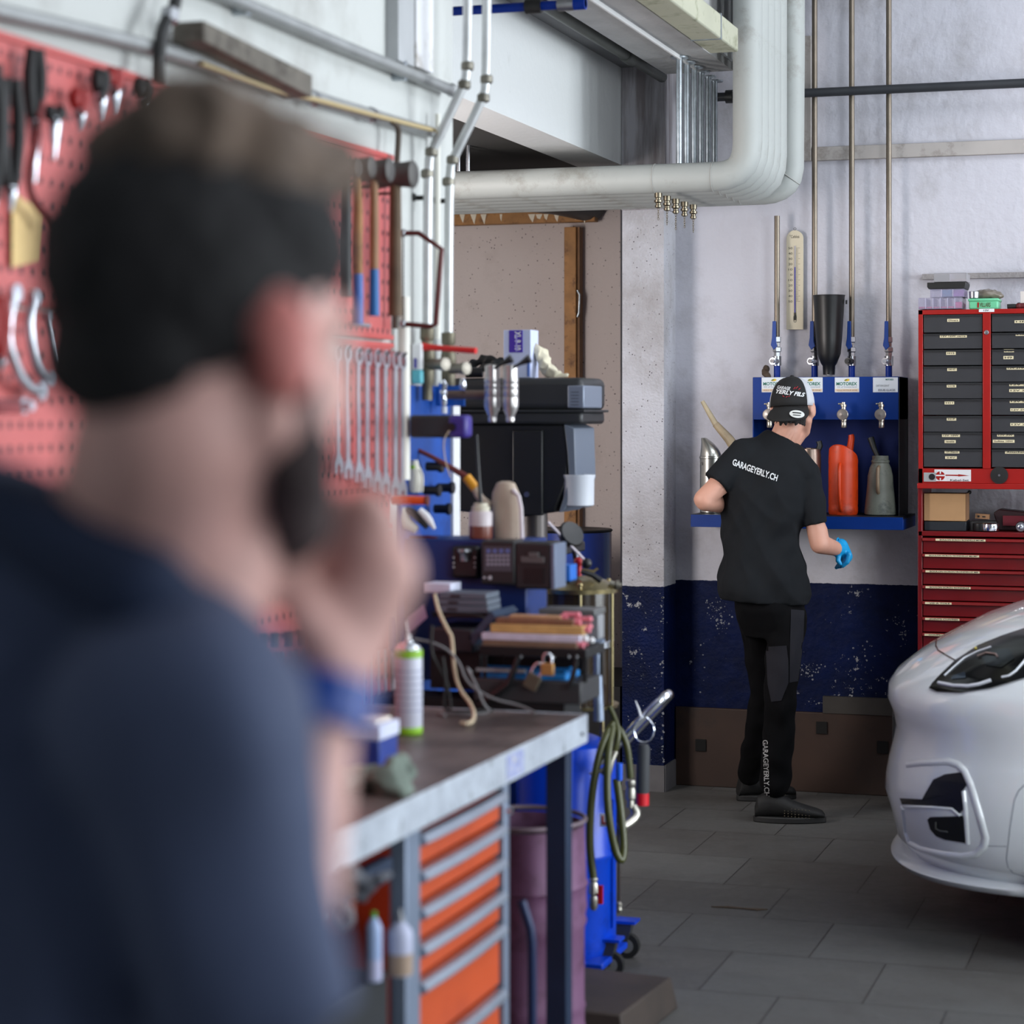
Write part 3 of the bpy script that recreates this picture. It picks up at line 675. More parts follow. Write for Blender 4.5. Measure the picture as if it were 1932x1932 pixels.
# hacksaw frame
t = thing('hacksaw', 'dark red tubular hacksaw frame hanging beside the hammers', 'hacksaw', wy(760, 612, 5.16))
P_ = [wy(x, y, 5.16) for x, y in ((760, 440), (790, 440), (833, 470), (822, 612), (812, 616), (760, 611))]
MB().tube(P_, .007, 10).build('frame', M('maroon_tube', (88, 40, 38), .4, .2), t)
MB().bb(P_[0]+Vector((0, -.001, 0)), P_[-1]+Vector((.003, .001, .0))).build('blade', mDarkSteel, t)
MB().ball(P_[0], .011).ball(P_[-1], .011).build('wing_nuts', mSteel, t)
# long screwdrivers low on the board
for i, px in enumerate((655, 672, 690, 703, 716, 728, 742)):
    a = wx(px, 1165, XT); b = wx(px, 1345-(i % 3)*6, XT); m = a.lerp(b, .0)
    t = thing('screwdriver', ORD[i]+' from the left of the long red screwdrivers at the foot of the red board', 'screwdriver', b, 'long screwdrivers')
    MB().cyl(a.lerp(b, .35), b, .004, .003, 8).build('shank', mTool, t)
    MB().tube([a, a.lerp(b, .1), a.lerp(b, .33), a.lerp(b, .36)], [.007, .010, .010, .006], 10).build('handle', mRedGrip if i % 3 else M('blue_grip', (40, 60, 130), .5), t)
c = wx(728, 1330, XT+.02); one(MB().cyl(c, c+Vector((.02, 0, -.03)), .011).ball(c, .014), 'socket', mChrome, 'small chrome knuckle joint hanging beside the spray can', 'socket')
# items beside the board at the wall corner
c = wy(782, 930, 5.3)
t = thing('paint_roller', 'small ivory bottle hanging upside down right of the spanners', 'bottle', c)
MB().lathe([(.0, 0), (.016, .002), (.020, .02), (.020, .055), (.012, .072), (.009, .085)], c, n=18).build('bottle', M('ivory', (206, 202, 188), .5), t)
MB().tube([wy(792, 885, 5.28), wy(798, 900, 5.28), wy(796, 928, 5.28)], .0035, 8, sm=1).build('handle', M('ivory', (206, 202, 188), .5), t)
MB().cyl(wy(762, 882, 5.28), wy(782, 881, 5.28), .004).build('lime_clip', M('lime', (130, 180, 30), .5), t)
a = wy(742, 943, 5.05); b = wy(806, 944, 5.05); t = thing('orange_torch', 'orange tube handle sticking out below the big spanners', 'torch', a)
MB().cyl(a, b, .011).build('body', M('glossy_orange', (220, 84, 16), .25, coat=.5), t); MB().cyl(a.lerp(b, .96), b+Vector((.002, 0, 0)), .013).build('end_cap', M('dark_orange', (90, 30, 14), .4), t)
t = thing('marker_pens', 'bundle of white and black hanging tools under the orange handle', 'tools', wy(790, 980, 5.25))
MB().tube([wy(792, 962, 5.25), wy(808, 978, 5.25), wy(820, 998, 5.25)], [.008, .011, .004], 10, sm=1).build('white_grip', mWhite, t)
MB().tube([wy(768, 960, 5.25), wy(786, 972, 5.25), wy(806, 996, 5.25)], [.008, .012, .006], 10, sm=1).build('black_grip', mBlack, t)
MB().tube([wy(760, 958, 5.25), wy(764, 985, 5.25), wy(786, 1000, 5.25)], [.012, .016, .01], 10, sm=1).build('cloth_end', M('ivory', (206, 202, 188), .5), t)
t = thing('hand_clamp', 'maroon screw clamp frame with a cork face hanging at the wall corner', 'clamp', wy(800, 1050, 5.3))
P_ = [wy(x, y, 5.3) for x, y in ((770, 1016), (818, 1016), (832, 1026), (832, 1046), (818, 1057), (775, 1057))]
MB().tube(P_, .0085, 10, sm=1).build('frame', M('maroon_tube2', (92, 26, 26), .4), t)
a = wy(770, 1022, 5.31); b = wy(816, 1050, 5.31); MB().bb((a.x, 5.3, b.z), (b.x, 5.32, a.z)).build('cork_face', M('cork', (190, 150, 130), .8, var=.2, vs=60), t)
for i, (px, py) in enumerate(((800, 925), (826, 920), (805, 880), (820, 960))):
    c = wx(px, py, XW+.03); one(MB().cyl(c, c+Vector((.035, 0, 0)), .012).cyl(c+Vector((.035, 0, 0)), c+Vector((.045, 0, 0)), .016), 'peg_knob', mBlack, ['left', 'right', 'upper', 'lower'][i]+' of the four black knobs on the blue board', 'knob', 'black knobs on the blue board')
# cleaning sprays / labels hung at the corner
t = thing('spray_tube', 'white and turquoise tube hanging between the white wall tubes', 'tube', wy(788, 724, 5.3))
a = wy(779, 724, 5.3); b = wy(797, 648, 5.3); m = wy(788, 698, 5.3).z
MB().bb((a.x, 5.29, m), (b.x, 5.31, b.z)).build('upper_body', mWhite, t, bevel=.004); MB().bb((a.x, 5.288, a.z), (b.x, 5.312, m)).build('turquoise_end', M('turquoise', (90, 176, 190), .4), t, bevel=.004)
a = wy(781, 695, 5.286); b = wy(786, 676, 5.286); MB().bb(a, (b.x, 5.287, b.z)).build('print', M('violet_ink', (60, 56, 150), .6), t)
# steel bar with two hanging filters, blue bracket
t = thing('filter_wrench_bar', 'blue bracket with a brown steel bar carrying two ribbed steel cylinders', 'bar', wy(860, 745, 5.5))
a = wy(822, 728, 5.5); b = wy(876, 766, 5.5); MB().bb((a.x, 5.5, b.z), (b.x, 5.505, a.z)).build('bracket', M('bracket_blue', (10, 90, 186), .4), t)
MB().cyl(wy(838, 745, 5.47), wy(916, 745, 5.47), .012).build('bar', M('brown_steel', (112, 92, 84), .45, .6), t)
MB().lathe([(.006, .04), (.014, .03), (.010, .012), (.014, .005), (.012, -.02), (.008, -.03)], wy(836, 745, 5.46), n=14).build('stop', mChrome, t)
MB().cyl(wy(838, 780, 5.46), wy(838, 767, 5.46), .008).build('white_tip', mWhite, t)
MB().lathe([(.006, .03), (.011, .01), (.007, 0)], wy(873, 735, 5.46), n=12).build('screw', mChrome, t)
for i, px in enumerate((929, 963)):
    c = wy(px, 796, 5.45); H = wy(px, 688, 5.45).z-c.z
    t = thing('grease_cylinder', ['left', 'right'][i]+' of two ribbed steel cylinders hanging with nozzles down', 'cylinder', c, 'hanging steel cylinders')
    MB().lathe([(.010, 0), (.012, H*.06), (.010, H*.09), (.020, H*.24), (.0215, H*.28), (.0215, H*.42), (.020, H*.43), (.0215, H*.45), (.0215, H*.56), (.020, H*.57), (.0215, H*.6), (.0215, H*.66), (.020, H*.67), (.0215, H*.7), (.0215, H*.76), (.020, H*.77), (.020, H*.98), (.015, H)], c, n=24).build('body', M('brushed_steel', (200, 196, 194), .3, .9, var=.12, vs=30), t)
    MB().tube([c+Vector((0, -.01, H*.9)), c+Vector((.03, -.02, H*1.0)), c+Vector((.06, -.02, H*1.1))], [.004, .004, .012], 10).build('black_nozzle', mBlack, t)
c = wy(777, 783, 5.2); d = wy(890, 826, 5.2)
t = thing('cordless_lamp', 'black cordless work light with a purple end lying across the blue board', 'work light', c)
MB().bb((c.x, 5.18, d.z), (wy(862, 800, 5.2).x, 5.22, c.z)).build('body', M('slate_plastic', (36, 38, 42), .5), t, bevel=.008)
a = wy(845, 785, 5.175); MB().bb((a.x, 5.172, d.z), (d.x-.004, 5.224, c.z)).build('purple_end', M('purple_plastic', (56, 44, 130), .4), t, bevel=.01)
MB().cyl((wy(852, 806, 5.17).x, 5.173, wy(852, 806, 5.17).z), (wy(852, 806, 5.17).x, 5.165, wy(852, 806, 5.17).z), .011).build('socket', mBlack, t)
MB().tube([wy(848, 812, 5.16), wy(836, 830, 5.16), wy(840, 870, 5.16), wy(850, 900, 5.16)], .0014, 6, sm=2).build('thin_cord', mRope, t)
# ================================================================ WORKBENCH
BX = -1.356
t = thing('workbench', 'long steel workbench with a worn brown top and pale zinc edge', 'workbench', (-1.68, 3.6, 0))
q = NT('bench_top'); g = q.n('ShaderNodeNewGeometry'); pos = g.outputs['Position']; mp = q.n('ShaderNodeMapping'); mp.inputs['Scale'].default_value = (1, .35, 1); q.l(pos, mp.inputs[0])
n1 = noise(q, mp.outputs[0], 5, 8, .65); n2 = noise(q, pos, 2.5, 6, .6)
c = q.mix(q.ramp(n1, .35, .7), lin((112, 101, 97)), lin((84, 73, 69))); c = q.mix(q.ramp(n2, .5, .64), c, lin((54, 45, 43)))
q.l(c, q.b.inputs['Base Color']); q.l(q.ramp(n1, .3, .7, (.28, .28, .28, 1), (.5, .5, .5, 1)), q.b.inputs['Roughness'])
MB().bb((XW+.034, 1.6, .862), (BX-.004, 4.757, .9)).build('top', q.m, t)
q = NT('bench_edge'); g = q.n('ShaderNodeNewGeometry'); pos = g.outputs['Position']; n1 = noise(q, pos, 7, 8, .7); n2 = noise(q, pos, 22, 6, .6)
c = q.mix(q.ramp(n1, .35, .65), lin((196, 204, 214)), lin((160, 166, 176))); c = q.mix(q.math('MULTIPLY', q.ramp(n2, .6, .7), .6), c, lin((84, 82, 84)))
q.l(c, q.b.inputs['Base Color']); q.b.inputs['Metallic'].default_value = .35; q.b.inputs['Roughness'].default_value = .5
MB().bb((BX-.004, 1.6, .838), (BX, 4.76, .902)).bb((XW+.034, 4.757, .838), (BX, 4.76, .902)).build('edge_strip', q.m, t, bevel=.0015)
a = wx(956, 1400, BX+.0004); b = wx(988, 1400, BX+.0004)
MB().bb((BX+.0002, a.y, .845), (BX+.0008, b.y, .895)).build('torn_sticker', M('sticker', (142, 150, 190), .6, var=.3, vs=40, dirt=(200, 190, 130), ds=40), t)
c = wx(1098, 1385, BX+.001); MB().cyl((BX, c.y, c.z), (BX+.004, c.y, c.z), .004).build('screw', mDarkSteel, t)
mNavy = M('navy_leg', (22, 40, 66), .5, .2, var=.15, vs=8)
for y in (4.70, 1.7):
    for x in (BX-.05, XW+.05): MB().bb((x-.024, y-.024, 0), (x+.024, y+.024, .862)).build('leg', mNavy, t, bevel=.002)
MB().bb((BX-.05, 1.7, .76), (BX-.03, 3.6, .80)).build('front_rail', mNavy, t)
MB().bb((XW+.03, 1.7, .3), (XW+.05, 4.7, .34)).build('rear_rail', mNavy, t)
# drawer cabinet
Ya, Yb = 3.66, 4.262; XF = BX-.03
mFrame = M('cabinet_grey', (126, 138, 158), .42, .4, var=.1, vs=6)
mOr = M('drawer_orange', (190, 76, 34), .38, var=.08, vs=4, dirt=(160, 56, 24), ds=3)
t = thing('drawer_cabinet', 'orange drawer cabinet with a blue-grey frame under the workbench', 'drawer cabinet', (-1.65, (Ya+Yb)/2, 0))
MB().bb((XW+.04, Ya, .01), (XF-.02, Ya+.004, .835)).bb((XW+.04, Yb-.004, .01), (XF-.02, Yb, .835)).bb((XW+.04, Ya, .01), (XW+.05, Yb, .835)).build('side_panels', M('side_orange', (176, 48, 14), .5), t)
MB().bb((XF-.03, Ya, 0), (XF+.004, Ya+.075, .838)).bb((XF-.03, Yb-.032, 0), (XF+.004, Yb, .838)).bb((XF-.03, Ya, .822), (XF+.004, Yb, .838)).bb((XF-.03, Ya, 0), (XF+.004, Yb, .03)).build('frame', mFrame, t, bevel=.003)
zs = [.818, .750, .682, .614, .546, .414, .28, .03]
for i in range(7):
    z1, z0 = zs[i], zs[i+1]
    dr = MB().bb((XF-.35, Ya+.08, z0+.004), (XF-.006, Yb-.036, z1-.004)).build('drawer', mOr, t, bevel=.002)
    k = MB(); prof = [(0, z1-.004), (.012, z1-.006), (.02, z1-.016), (.02, z1-.022), (.012, z1-.027), (0, z1-.027)]
    k.loft([[Vector((XF-.006+dx+.006*math.sin(PI*j/8), Ya+.08+(Yb-Ya-.116)*j/8, z)) for dx, z in prof] for j in range(9)])
    k.build('handle', M('handle_alu', (150, 158, 172), .35, .7, var=.08), dr)
c = wx(977, 1515, XF+.004); MB().cyl((XF+.004, Yb-.016, .77), (XF+.014, Yb-.016, .77), .008).build('lock', mChrome, t)
# shelf box left of it with bottles and gloves
one(MB().bb((-1.86, 3.30, 0), (-1.40, 3.62, .592)), 'storage_box', M('black_box', (18, 22, 28), .6, var=.1), 'tall black box under the bench carrying two bottles', 'box', bevel=.006)
def bottle(c, r, H, label, mats, sh=.62, nozzle=True):
    t = thing('spray_bottle', label, 'bottle', c)
    MB().lathe([(r*.92, 0), (r, .004), (r, H*sh), (r*.92, H*(sh+.06)), (r*.45, H*(sh+.17)), (r*.34, H*(sh+.19))], c, n=24).build('body', mats[0], t)
    MB().lathe([(r*1.012, H*.02), (r*1.012, H*.34)], c, n=24).build('label', mats[1], t)
    MB().lathe([(r*.36, H*(sh+.19)), (r*.36, H*(sh+.26)), (r*.2, H*(sh+.28)), (r*.18, H)], c, n=16).build('cap', mats[2], t)
c = wd(754, 1846, 3.84); c.z = .593
bottle(c, .0235, .116, 'white bottle with a beige lower label and pointed cap on the black box', (M('lavender_plastic', (172, 176, 200), .45), M('beige_label', (156, 134, 116), .6), mSteel))
c = wd(705, 1846, 3.80); c.z = .593
bottle(c, .0145, .112, 'slim pale blue spray can left of the white bottle under the bench', (M('pale_blue', (150, 170, 208), .4), M('pale_label', (176, 176, 206), .5), M('green_cap', (70, 150, 40), .4)), .8)
random.seed(11)
def crumple(name, c, sz, mat, label, cat, seed=1, voxel=.006, fl=0.0):
    random.seed(seed); mb = MB()
    for i in range(9):
        p = Vector(c)+Vector((random.uniform(-1, 1)*sz[0]*.5, random.uniform(-1, 1)*sz[1]*.5, random.uniform(-1, 1)*sz[2]*.4))
        mb.ball(p, (sz[0]*random.uniform(.2, .35), sz[1]*random.uniform(.2, .35), sz[2]*random.uniform(.2, .4)), 8, Matrix.Rotation(random.random()*3, 3, Vector((random.random(), random.random(), 1)).normalized()))
    mb.ball(c, (sz[0]*.4, sz[1]*.4, sz[2]*.35), 8)
    r = remeshed(mb, voxel, 3)
    from mathutils import noise as mn
    bz = min(p.z for p in r.v)
    for p in r.v:
        n_ = mn.noise(p*28+Vector((seed, 0, 0)))*.55+mn.noise(p*60)*.25
        p += Vector((n_*.012, mn.noise(p*30+Vector((9, 9, 9)))*.012, max(-(p.z-bz)*.5, n_*.016)))
    return one(r, name, mat, label, cat)
t = thing('bench_vise_rag', 'dark oily gloves bunched over a clamp under the front of the bench', 'gloves', wd(650, 1690, 3.6))
for (a, b, r1, r2) in (((600, 1668), (668, 1650), .030, .022), ((668, 1650), (700, 1660), .02, .013), ((700, 1664), (722, 1655), .010, .009), ((722, 1655), (736, 1648), .010, .006), ((660, 1662), (690, 1690), .014, .012)):
    pass
mb = MB()
for (a, b, r1, r2) in (((590, 1672), (660, 1655), .032, .024), ((660, 1655), (696, 1672), .02, .014), ((690, 1668), (716, 1658), .011, .009), ((716, 1658), (734, 1650), .009, .008), ((640, 1665), (684, 1694), .016, .010), ((600, 1690), (650, 1715), .02, .012), ((650, 1715), (662, 1735), .011, .010)):
    mb.cap(wd(a[0], a[1], 3.55), wd(b[0], b[1], 3.6), r1, r2)
remeshed(mb, .005, 3).build('glove', M('oily_cloth', (66, 68, 76), .6, var=.4, vs=30), t)
MB().tube([wd(640, 1720, 3.56), wd(650, 1705, 3.56), wd(664, 1725, 3.56), wd(655, 1750, 3.56), wd(640, 1740, 3.56)], .008, 10, closed=True, sm=1).build('finger_loop', M('worn_cloth', (96, 92, 96), .7), t)
one(MB().bb((-1.84, 2.75, .0), (-1.42, 3.25, .71)), 'tool_chest', M('charcoal_metal', (22, 25, 30), .5, .2, var=.3, vs=8), 'dark metal chest under the bench behind the man', 'chest', bevel=.01)
one(MB().cyl(wd(560, 1780, 3.4), wd(625, 1728, 3.45), .004), 'steel_rod', mSteel, 'thin bright rod leaning on the dark chest', 'rod')
# things on the bench
c = wz(771, 1384, .902)
t = thing('spray_can', 'white spray can with lime green bands standing on the bench', 'spray can', c)
mCan = M('can_white', (198, 200, 214), .4, .1)
MB().lathe([(.027, .008), (.0293, .012), (.0293, .168)], c, n=32).build('body', mCan, t)
MB().lathe([(.028, 0), (.0296, .002), (.0298, .015), (.0293, .016)], c, n=32).build('lower_band', M('lime', (150, 200, 20), .4), t)
MB().lathe([(.0296, .163), (.0298, .176), (.0285, .180)], c, n=32).build('upper_band', M('lime', (150, 200, 20), .4), t)
MB().lathe([(.028, .179), (.027, .184), (.018, .192), (.011, .194), (.011, .198)], c, n=32).build('metal_shoulder', mChrome, t)
MB().cyl(c+Vector((0, 0, .196)), c+Vector((0, 0, .21)), .005).cyl(c+Vector((0, 0, .208)), c+Vector((-.004, 0, .24)), .0015).build('nozzle', mWhite, t)
k = MB()
for i in range(7):
    z = .05+i*.014; k.lathe([(.0297, z), (.0297, z+.003)], c, n=32)
k.build('print_lines', M('grey_print', (150, 152, 176), .5), t)
c = wz(700, 1446, .902)
t = thing('lidded_box', 'small blue box with a white lid on the bench near the forearm', 'box', c)
MB().bb((c.x-.10, c.y-.02, .902), (c.x+.025, c.y+.08, .96)).build('body', M('box_blue', (22, 50, 130), .45), t, bevel=.003)
MB().bb((c.x-.103, c.y-.023, .955), (c.x+.028, c.y+.083, .985)).build('lid', M('box_white', (200, 204, 224), .45), t, bevel=.003)
MB().bb((c.x-.09, c.y-.01, .985), (c.x+.015, c.y+.07, .992)).build('cream_top', M('box_cream', (226, 214, 200), .6), t, bevel=.002)
c = wz(704, 1490, .902); c.z = .926
crumple('rag', c, (.125, .12, .058), M('camouflage_rag', (112, 124, 114), .85, var=.2, vs=20, dirt=(38, 44, 40), ds=38), 'crumpled grey-green rag on the bench top near the edge', 'rag', 4)
c = wz(880, 1362, .902)
t = thing('power_cord', 'cream cord hanging down from the grey cases and curling on the bench', 'cord', c)
MB().tube([wd(820, 1120, 5.05), wd(826, 1150, 5.05), wd(845, 1190, 5.03), wd(853, 1200, 5.03), wd(856, 1260, 5.0), wd(866, 1300, 4.98), wd(890, 1330, 4.95), wz(896, 1352, .908), wz(888, 1366, .907), wz(870, 1364, .907)], .0042, 8, sm=2).build('cord', mRope, t)
for i, (pts, r, m_, lab) in enumerate((
    ([wd(780, 1205, 5.0), wd(830, 1215, 5.0), wd(866, 1245, 5.0), wd(880, 1290, 4.98), wd(930, 1320, 4.96), wd(980, 1330, 4.96), wz(1010, 1345, .906)], .0028, M('grey_cord', (110, 108, 110), .6), 'grey cable looping from the black toolbox over the bench end'),
    ([wd(890, 1270, 4.95), wd(878, 1255, 4.95), wd(900, 1295, 4.93), wd(912, 1330, 4.93), wz(930, 1345, .905), wz(880, 1348, .905), wz(820, 1345, .905), wz(840, 1350, .905)], .0028, M('grey_cord', (110, 108, 110), .6), 'grey cable coiled on the bench below the toolbox'),
    ([wd(815, 1180, 4.98), wd(812, 1230, 4.98), wd(828, 1260, 4.98), wd(845, 1290, 4.98), wd(850, 1330, 4.97), wz(850, 1345, .905)], .004, mRubber, 'black cable hanging left of the black rack'),
    ([wd(835, 1240, 4.98), wd(842, 1290, 4.98), wd(835, 1340, 4.97), wz(860, 1343, .906), wz(930, 1340, .906)], .004, mRubber, 'second black cable dropping onto the bench end'))):
    one(MB().tube(pts, r, 8, sm=2), 'cable', m_, lab, 'cable')
# ================================================================ RACK BEHIND THE BENCH END
mBlkS = M('black_steel', (26, 26, 28), .5, .4, var=.2, vs=12)
mGreyC = M('grey_case', (92, 100, 112), .5, var=.1)
t = thing('tool_rack', 'black steel rack with shelves standing against the end of the bench', 'rack', (-1.8, 5.1, 0))
MB().bb((-1.95, 4.86, 0), (-1.80, 5.3, .84)).build('pedestal', mBlkS, t)
def zat(px, py, Y): return wy(px, py, Y).z
Yr = 4.93
bxY(893, 1284, 1096, 1326, Yr, .17).build('lower_tray', M('tray_grey', (50, 50, 52), .5, .2, var=.1), t, bevel=.004)
MB().bb((-1.95, 4.95, .80), (wy(1060, 1330, Yr).x, 5.1, zat(1000, 1328, Yr))).build('support_plate', mBlkS, t)
bxY(905, 1222, 1106, 1240, Yr+.02, .17).build('upper_shelf', mBlkS, t, bevel=.002)
bxY(900, 1240, 1100, 1290, Yr+.17, .01).build('back_plate', mBlkS, t)
bxY(812, 1226, 905, 1300, Yr+.1, .2).build('side_box', mBlkS, t)
for px, dy in ((908, .03), (1098, .03), (908, .17), (1098, .17)):
    c = wy(px, 1240, Yr); MB().bb((c.x-.004, Yr+dy-.004, zat(px, 1290, Yr)), (c.x+.004, Yr+dy+.004, c.z)).build('post', mBlkS, t)
for px in (985, 1046, 1075, 1090):
    c = wy(px, 1238, Yr-.004); MB().tube([c, c+Vector((0, -.008, -.004)), c+Vector((0, -.01, .004))], .0015, 6).build('wire_hook', mSteel, t)
t = thing('parts_tray', 'bright blue plastic tray on the black rack below the sticks', 'tray', wy(990, 1284, Yr+.03))
bxY(906, 1270, 1068, 1284, Yr+.03, .12).build('tray', M('sky_blue', (10, 118, 190), .45), t, bevel=.003)
bxY(906, 1258, 1068, 1272, Yr+.14, .01).build('back_lip', M('sky_blue', (10, 118, 190), .45), t)
bxY(898, 1262, 990, 1268, Yr+.02, .01).build('pale_edge', M('grey_edge', (130, 132, 134), .5), t)
c = wy(1068, 1270, Yr+.06); MB().ball(c, .011).ball(c+Vector((.01, 0, .008)), .008).build('blue_clip', M('sky_blue', (10, 118, 190), .45), t)
def padlock(c, w_, h_, mat, label, tilt=0.0):
    t = thing('padlock', label, 'padlock', c, 'padlocks hanging on the black rack'); R = Matrix.Rotation(tilt, 3, 'Y')
    MB().box((0, 0, 0), (w_, .012, h_)).build('body', mat, t, world=False, bevel=.003)
    MB().tube([(-w_*.32, 0, h_*.45), (-w_*.32, 0, h_*.9), (-w_*.2, 0, h_*1.25), (w_*.2, 0, h_*1.25), (w_*.32, 0, h_*.9), (w_*.32, 0, h_*.45)], w_*.09, 8, sm=1).build('shackle', mChrome, t, world=False)
    t.rotation_euler = (0, tilt, 0); return t
padlock(wy(1033, 1263, Yr-.02), .032, .030, M('padlock_brass', (186, 140, 84), .4, .6), 'brass padlock hanging closed on the black rack')
padlock(wy(1004, 1286, Yr-.02), .036, .038, M('padlock_dull', (92, 82, 68), .6, .4), 'dull brown padlock hanging open and tilted on the black rack', .45)
one(MB().tube([wy(978, 1240, Yr-.015), wy(960, 1290, Yr-.015), wy(925, 1316, Yr-.015), wy(905, 1330, Yr-.015)], [.006, .010, .010, .005], 8), 'allen_key_set', mBlack, 'black folded tool hanging slanted below the dull padlock', 'tool')
one(MB().tube([wy(1088, 1245, Yr-.01), wy(1080, 1280, Yr-.01), wy(1070, 1300, Yr-.01)], [.005, .007, .004], 8), 'hanging_pliers', mBlack, 'small black pliers hanging at the right of the rack', 'pliers')
# sticks
for i, (px0, px1, y0, y1, dep, col, lab) in enumerate((
    (910, 1088, 1211, 1222, .03, (112, 90, 72), 'brown flat stick, lowest at the front of the pile on the rack'),
    (908, 1094, 1197, 1210, .04, (196, 190, 206), 'white stick in the pile on the rack'),
    (925, 1100, 1180, 1196, .04, (190, 152, 92), 'golden wooden stick in the pile on the rack'),
    (935, 1082, 1168, 1180, .05, (122, 84, 62), 'reddish brown stick on top of the pile'),
    (960, 1058, 1162, 1168, .04, (176, 136, 98), 'short tan stick on the very top of the pile'))):
    t = thing('stick', lab, 'stick', wy((px0+px1)/2, y1, Yr+.03), 'sticks piled on the rack')
    bxY(px0, y0, px1, y1, Yr+.03+.012*i, dep).build('shaft', M('stick_%d' % i, col, .6, var=.15, vs=30), t, bevel=.002)
    c = wy(px1, (y0+y1)/2, Yr+.045+.012*i); MB().cyl(c, c+Vector((.018, 0, 0)), .0075).build('pink_tip' if i != 1 else 'white_tip', M('pink_tip', (214, 120, 134), .5) if i != 1 else mWhite, t)
for i, (px, py, wh) in enumerate(((1098, 1190, 0), (1108, 1182, 0), (1100, 1213, 0), (1112, 1208, 1), (1086, 1160, 0), (1108, 1168, 0))):
    c = wy(px, py, Yr+.1); one(MB().cyl(c-Vector((.03, 0, 0)), c+Vector((.006, 0, 0)), .0065).ball(c+Vector((.006, 0, 0)), .0075), 'marker_stick', mWhite if wh else M('pink_tip', (214, 120, 134), .5), ['pink marker stick in the middle of the pile end', 'pink marker stick above the others at the pile end', 'pink marker stick lowest at the pile end', 'white-tipped marker stick at the pile end', 'pink marker stick on top of the brown stick', 'pink marker stick at the far right of the pile'][i], 'stick', 'marker sticks')
t = thing('clear_case', 'grey translucent case leaning behind the sticks', 'case', wy(1070, 1205, 5.25))
bxY(1016, 1150, 1122, 1160, 5.2, .10).build('lid', M('smoke_grey', (96, 98, 98), .35), t, bevel=.002)
bxY(1060, 1160, 1130, 1206, 5.22, .05).build('body', M('smoke_grey2', (136, 138, 142), .4), t, bevel=.004)
# toolbox, cases
t = thing('black_toolbox', 'open black toolbox with a grey lid edge left of the sticks', 'toolbox', wy(870, 1230, 5.0))
bxY(812, 1185, 893, 1232, 5.0, .2).build('body', M('toolbox_black', (24, 27, 34), .45), t, bevel=.006)
a = wy(893, 1218, 5.0); b = wy(935, 1163, 5.0)
MB().prism([(0, 0), (b.x-a.x, b.z-a.z), (b.x-a.x-.012, b.z-a.z+.012), (-.012, .02)], a, (1, 0, 0), (0, 0, 1), (0, .18, 0)).build('lid', M('slate_lid', (52, 64, 84), .4), t)
MB().tube([wy(830, 1172, 5.02), wy(850, 1160, 5.02), wy(905, 1160, 5.02), wy(925, 1178, 5.02)], .004, 8, sm=1).build('handle', mBlack, t)
for i, (y0, y1, x0, x1) in enumerate(((1143, 1156, 822, 921), (1131, 1142, 824, 920), (1119, 1130, 828, 918))):
    t = thing('drill_bit_case', ['bottom', 'middle', 'top'][i]+' of three flat grey cases stacked on the black toolbox', 'case', wy(870, y1, 5.04), 'flat grey cases')
    bxY(x0, y0, x1, y1, 5.04, .10).build('case', mGreyC, t, bevel=.002)
    bxY(x0+22, (y0+y1)/2-2, x0+40, (y0+y1)/2+2, 5.038, .004).build('latch', mBlack, t)
bxt = bxY(815, 1156, 925, 1166, 5.06, .12); one(bxt, 'toolbox_lid', M('toolbox_black', (24, 27, 34), .45), 'flat black lid between the toolbox and the grey cases', 'lid')
t = bxY(800, 1101, 850, 1119, 5.1, .08); one(t, 'paper_box', M('paper_white', (206, 208, 226), .7), 'small white box lying on the grey cases', 'box', bevel=.002)
t = thing('paper_sheet', 'violet-grey folded sheet leaning left of the black toolbox', 'sheet', wy(780, 1160, 5.0))
MB().loft([[wy(772, 1195, 5.0), wy(806, 1165, 5.0), wy(806, 1165, 5.003), wy(772, 1195, 5.003)], [wy(770, 1165, 5.05), wy(800, 1140, 5.05), wy(800, 1140, 5.053), wy(770, 1165, 5.053)]]).build('sheet', M('lavender_paper', (150, 146, 180), .7), t)
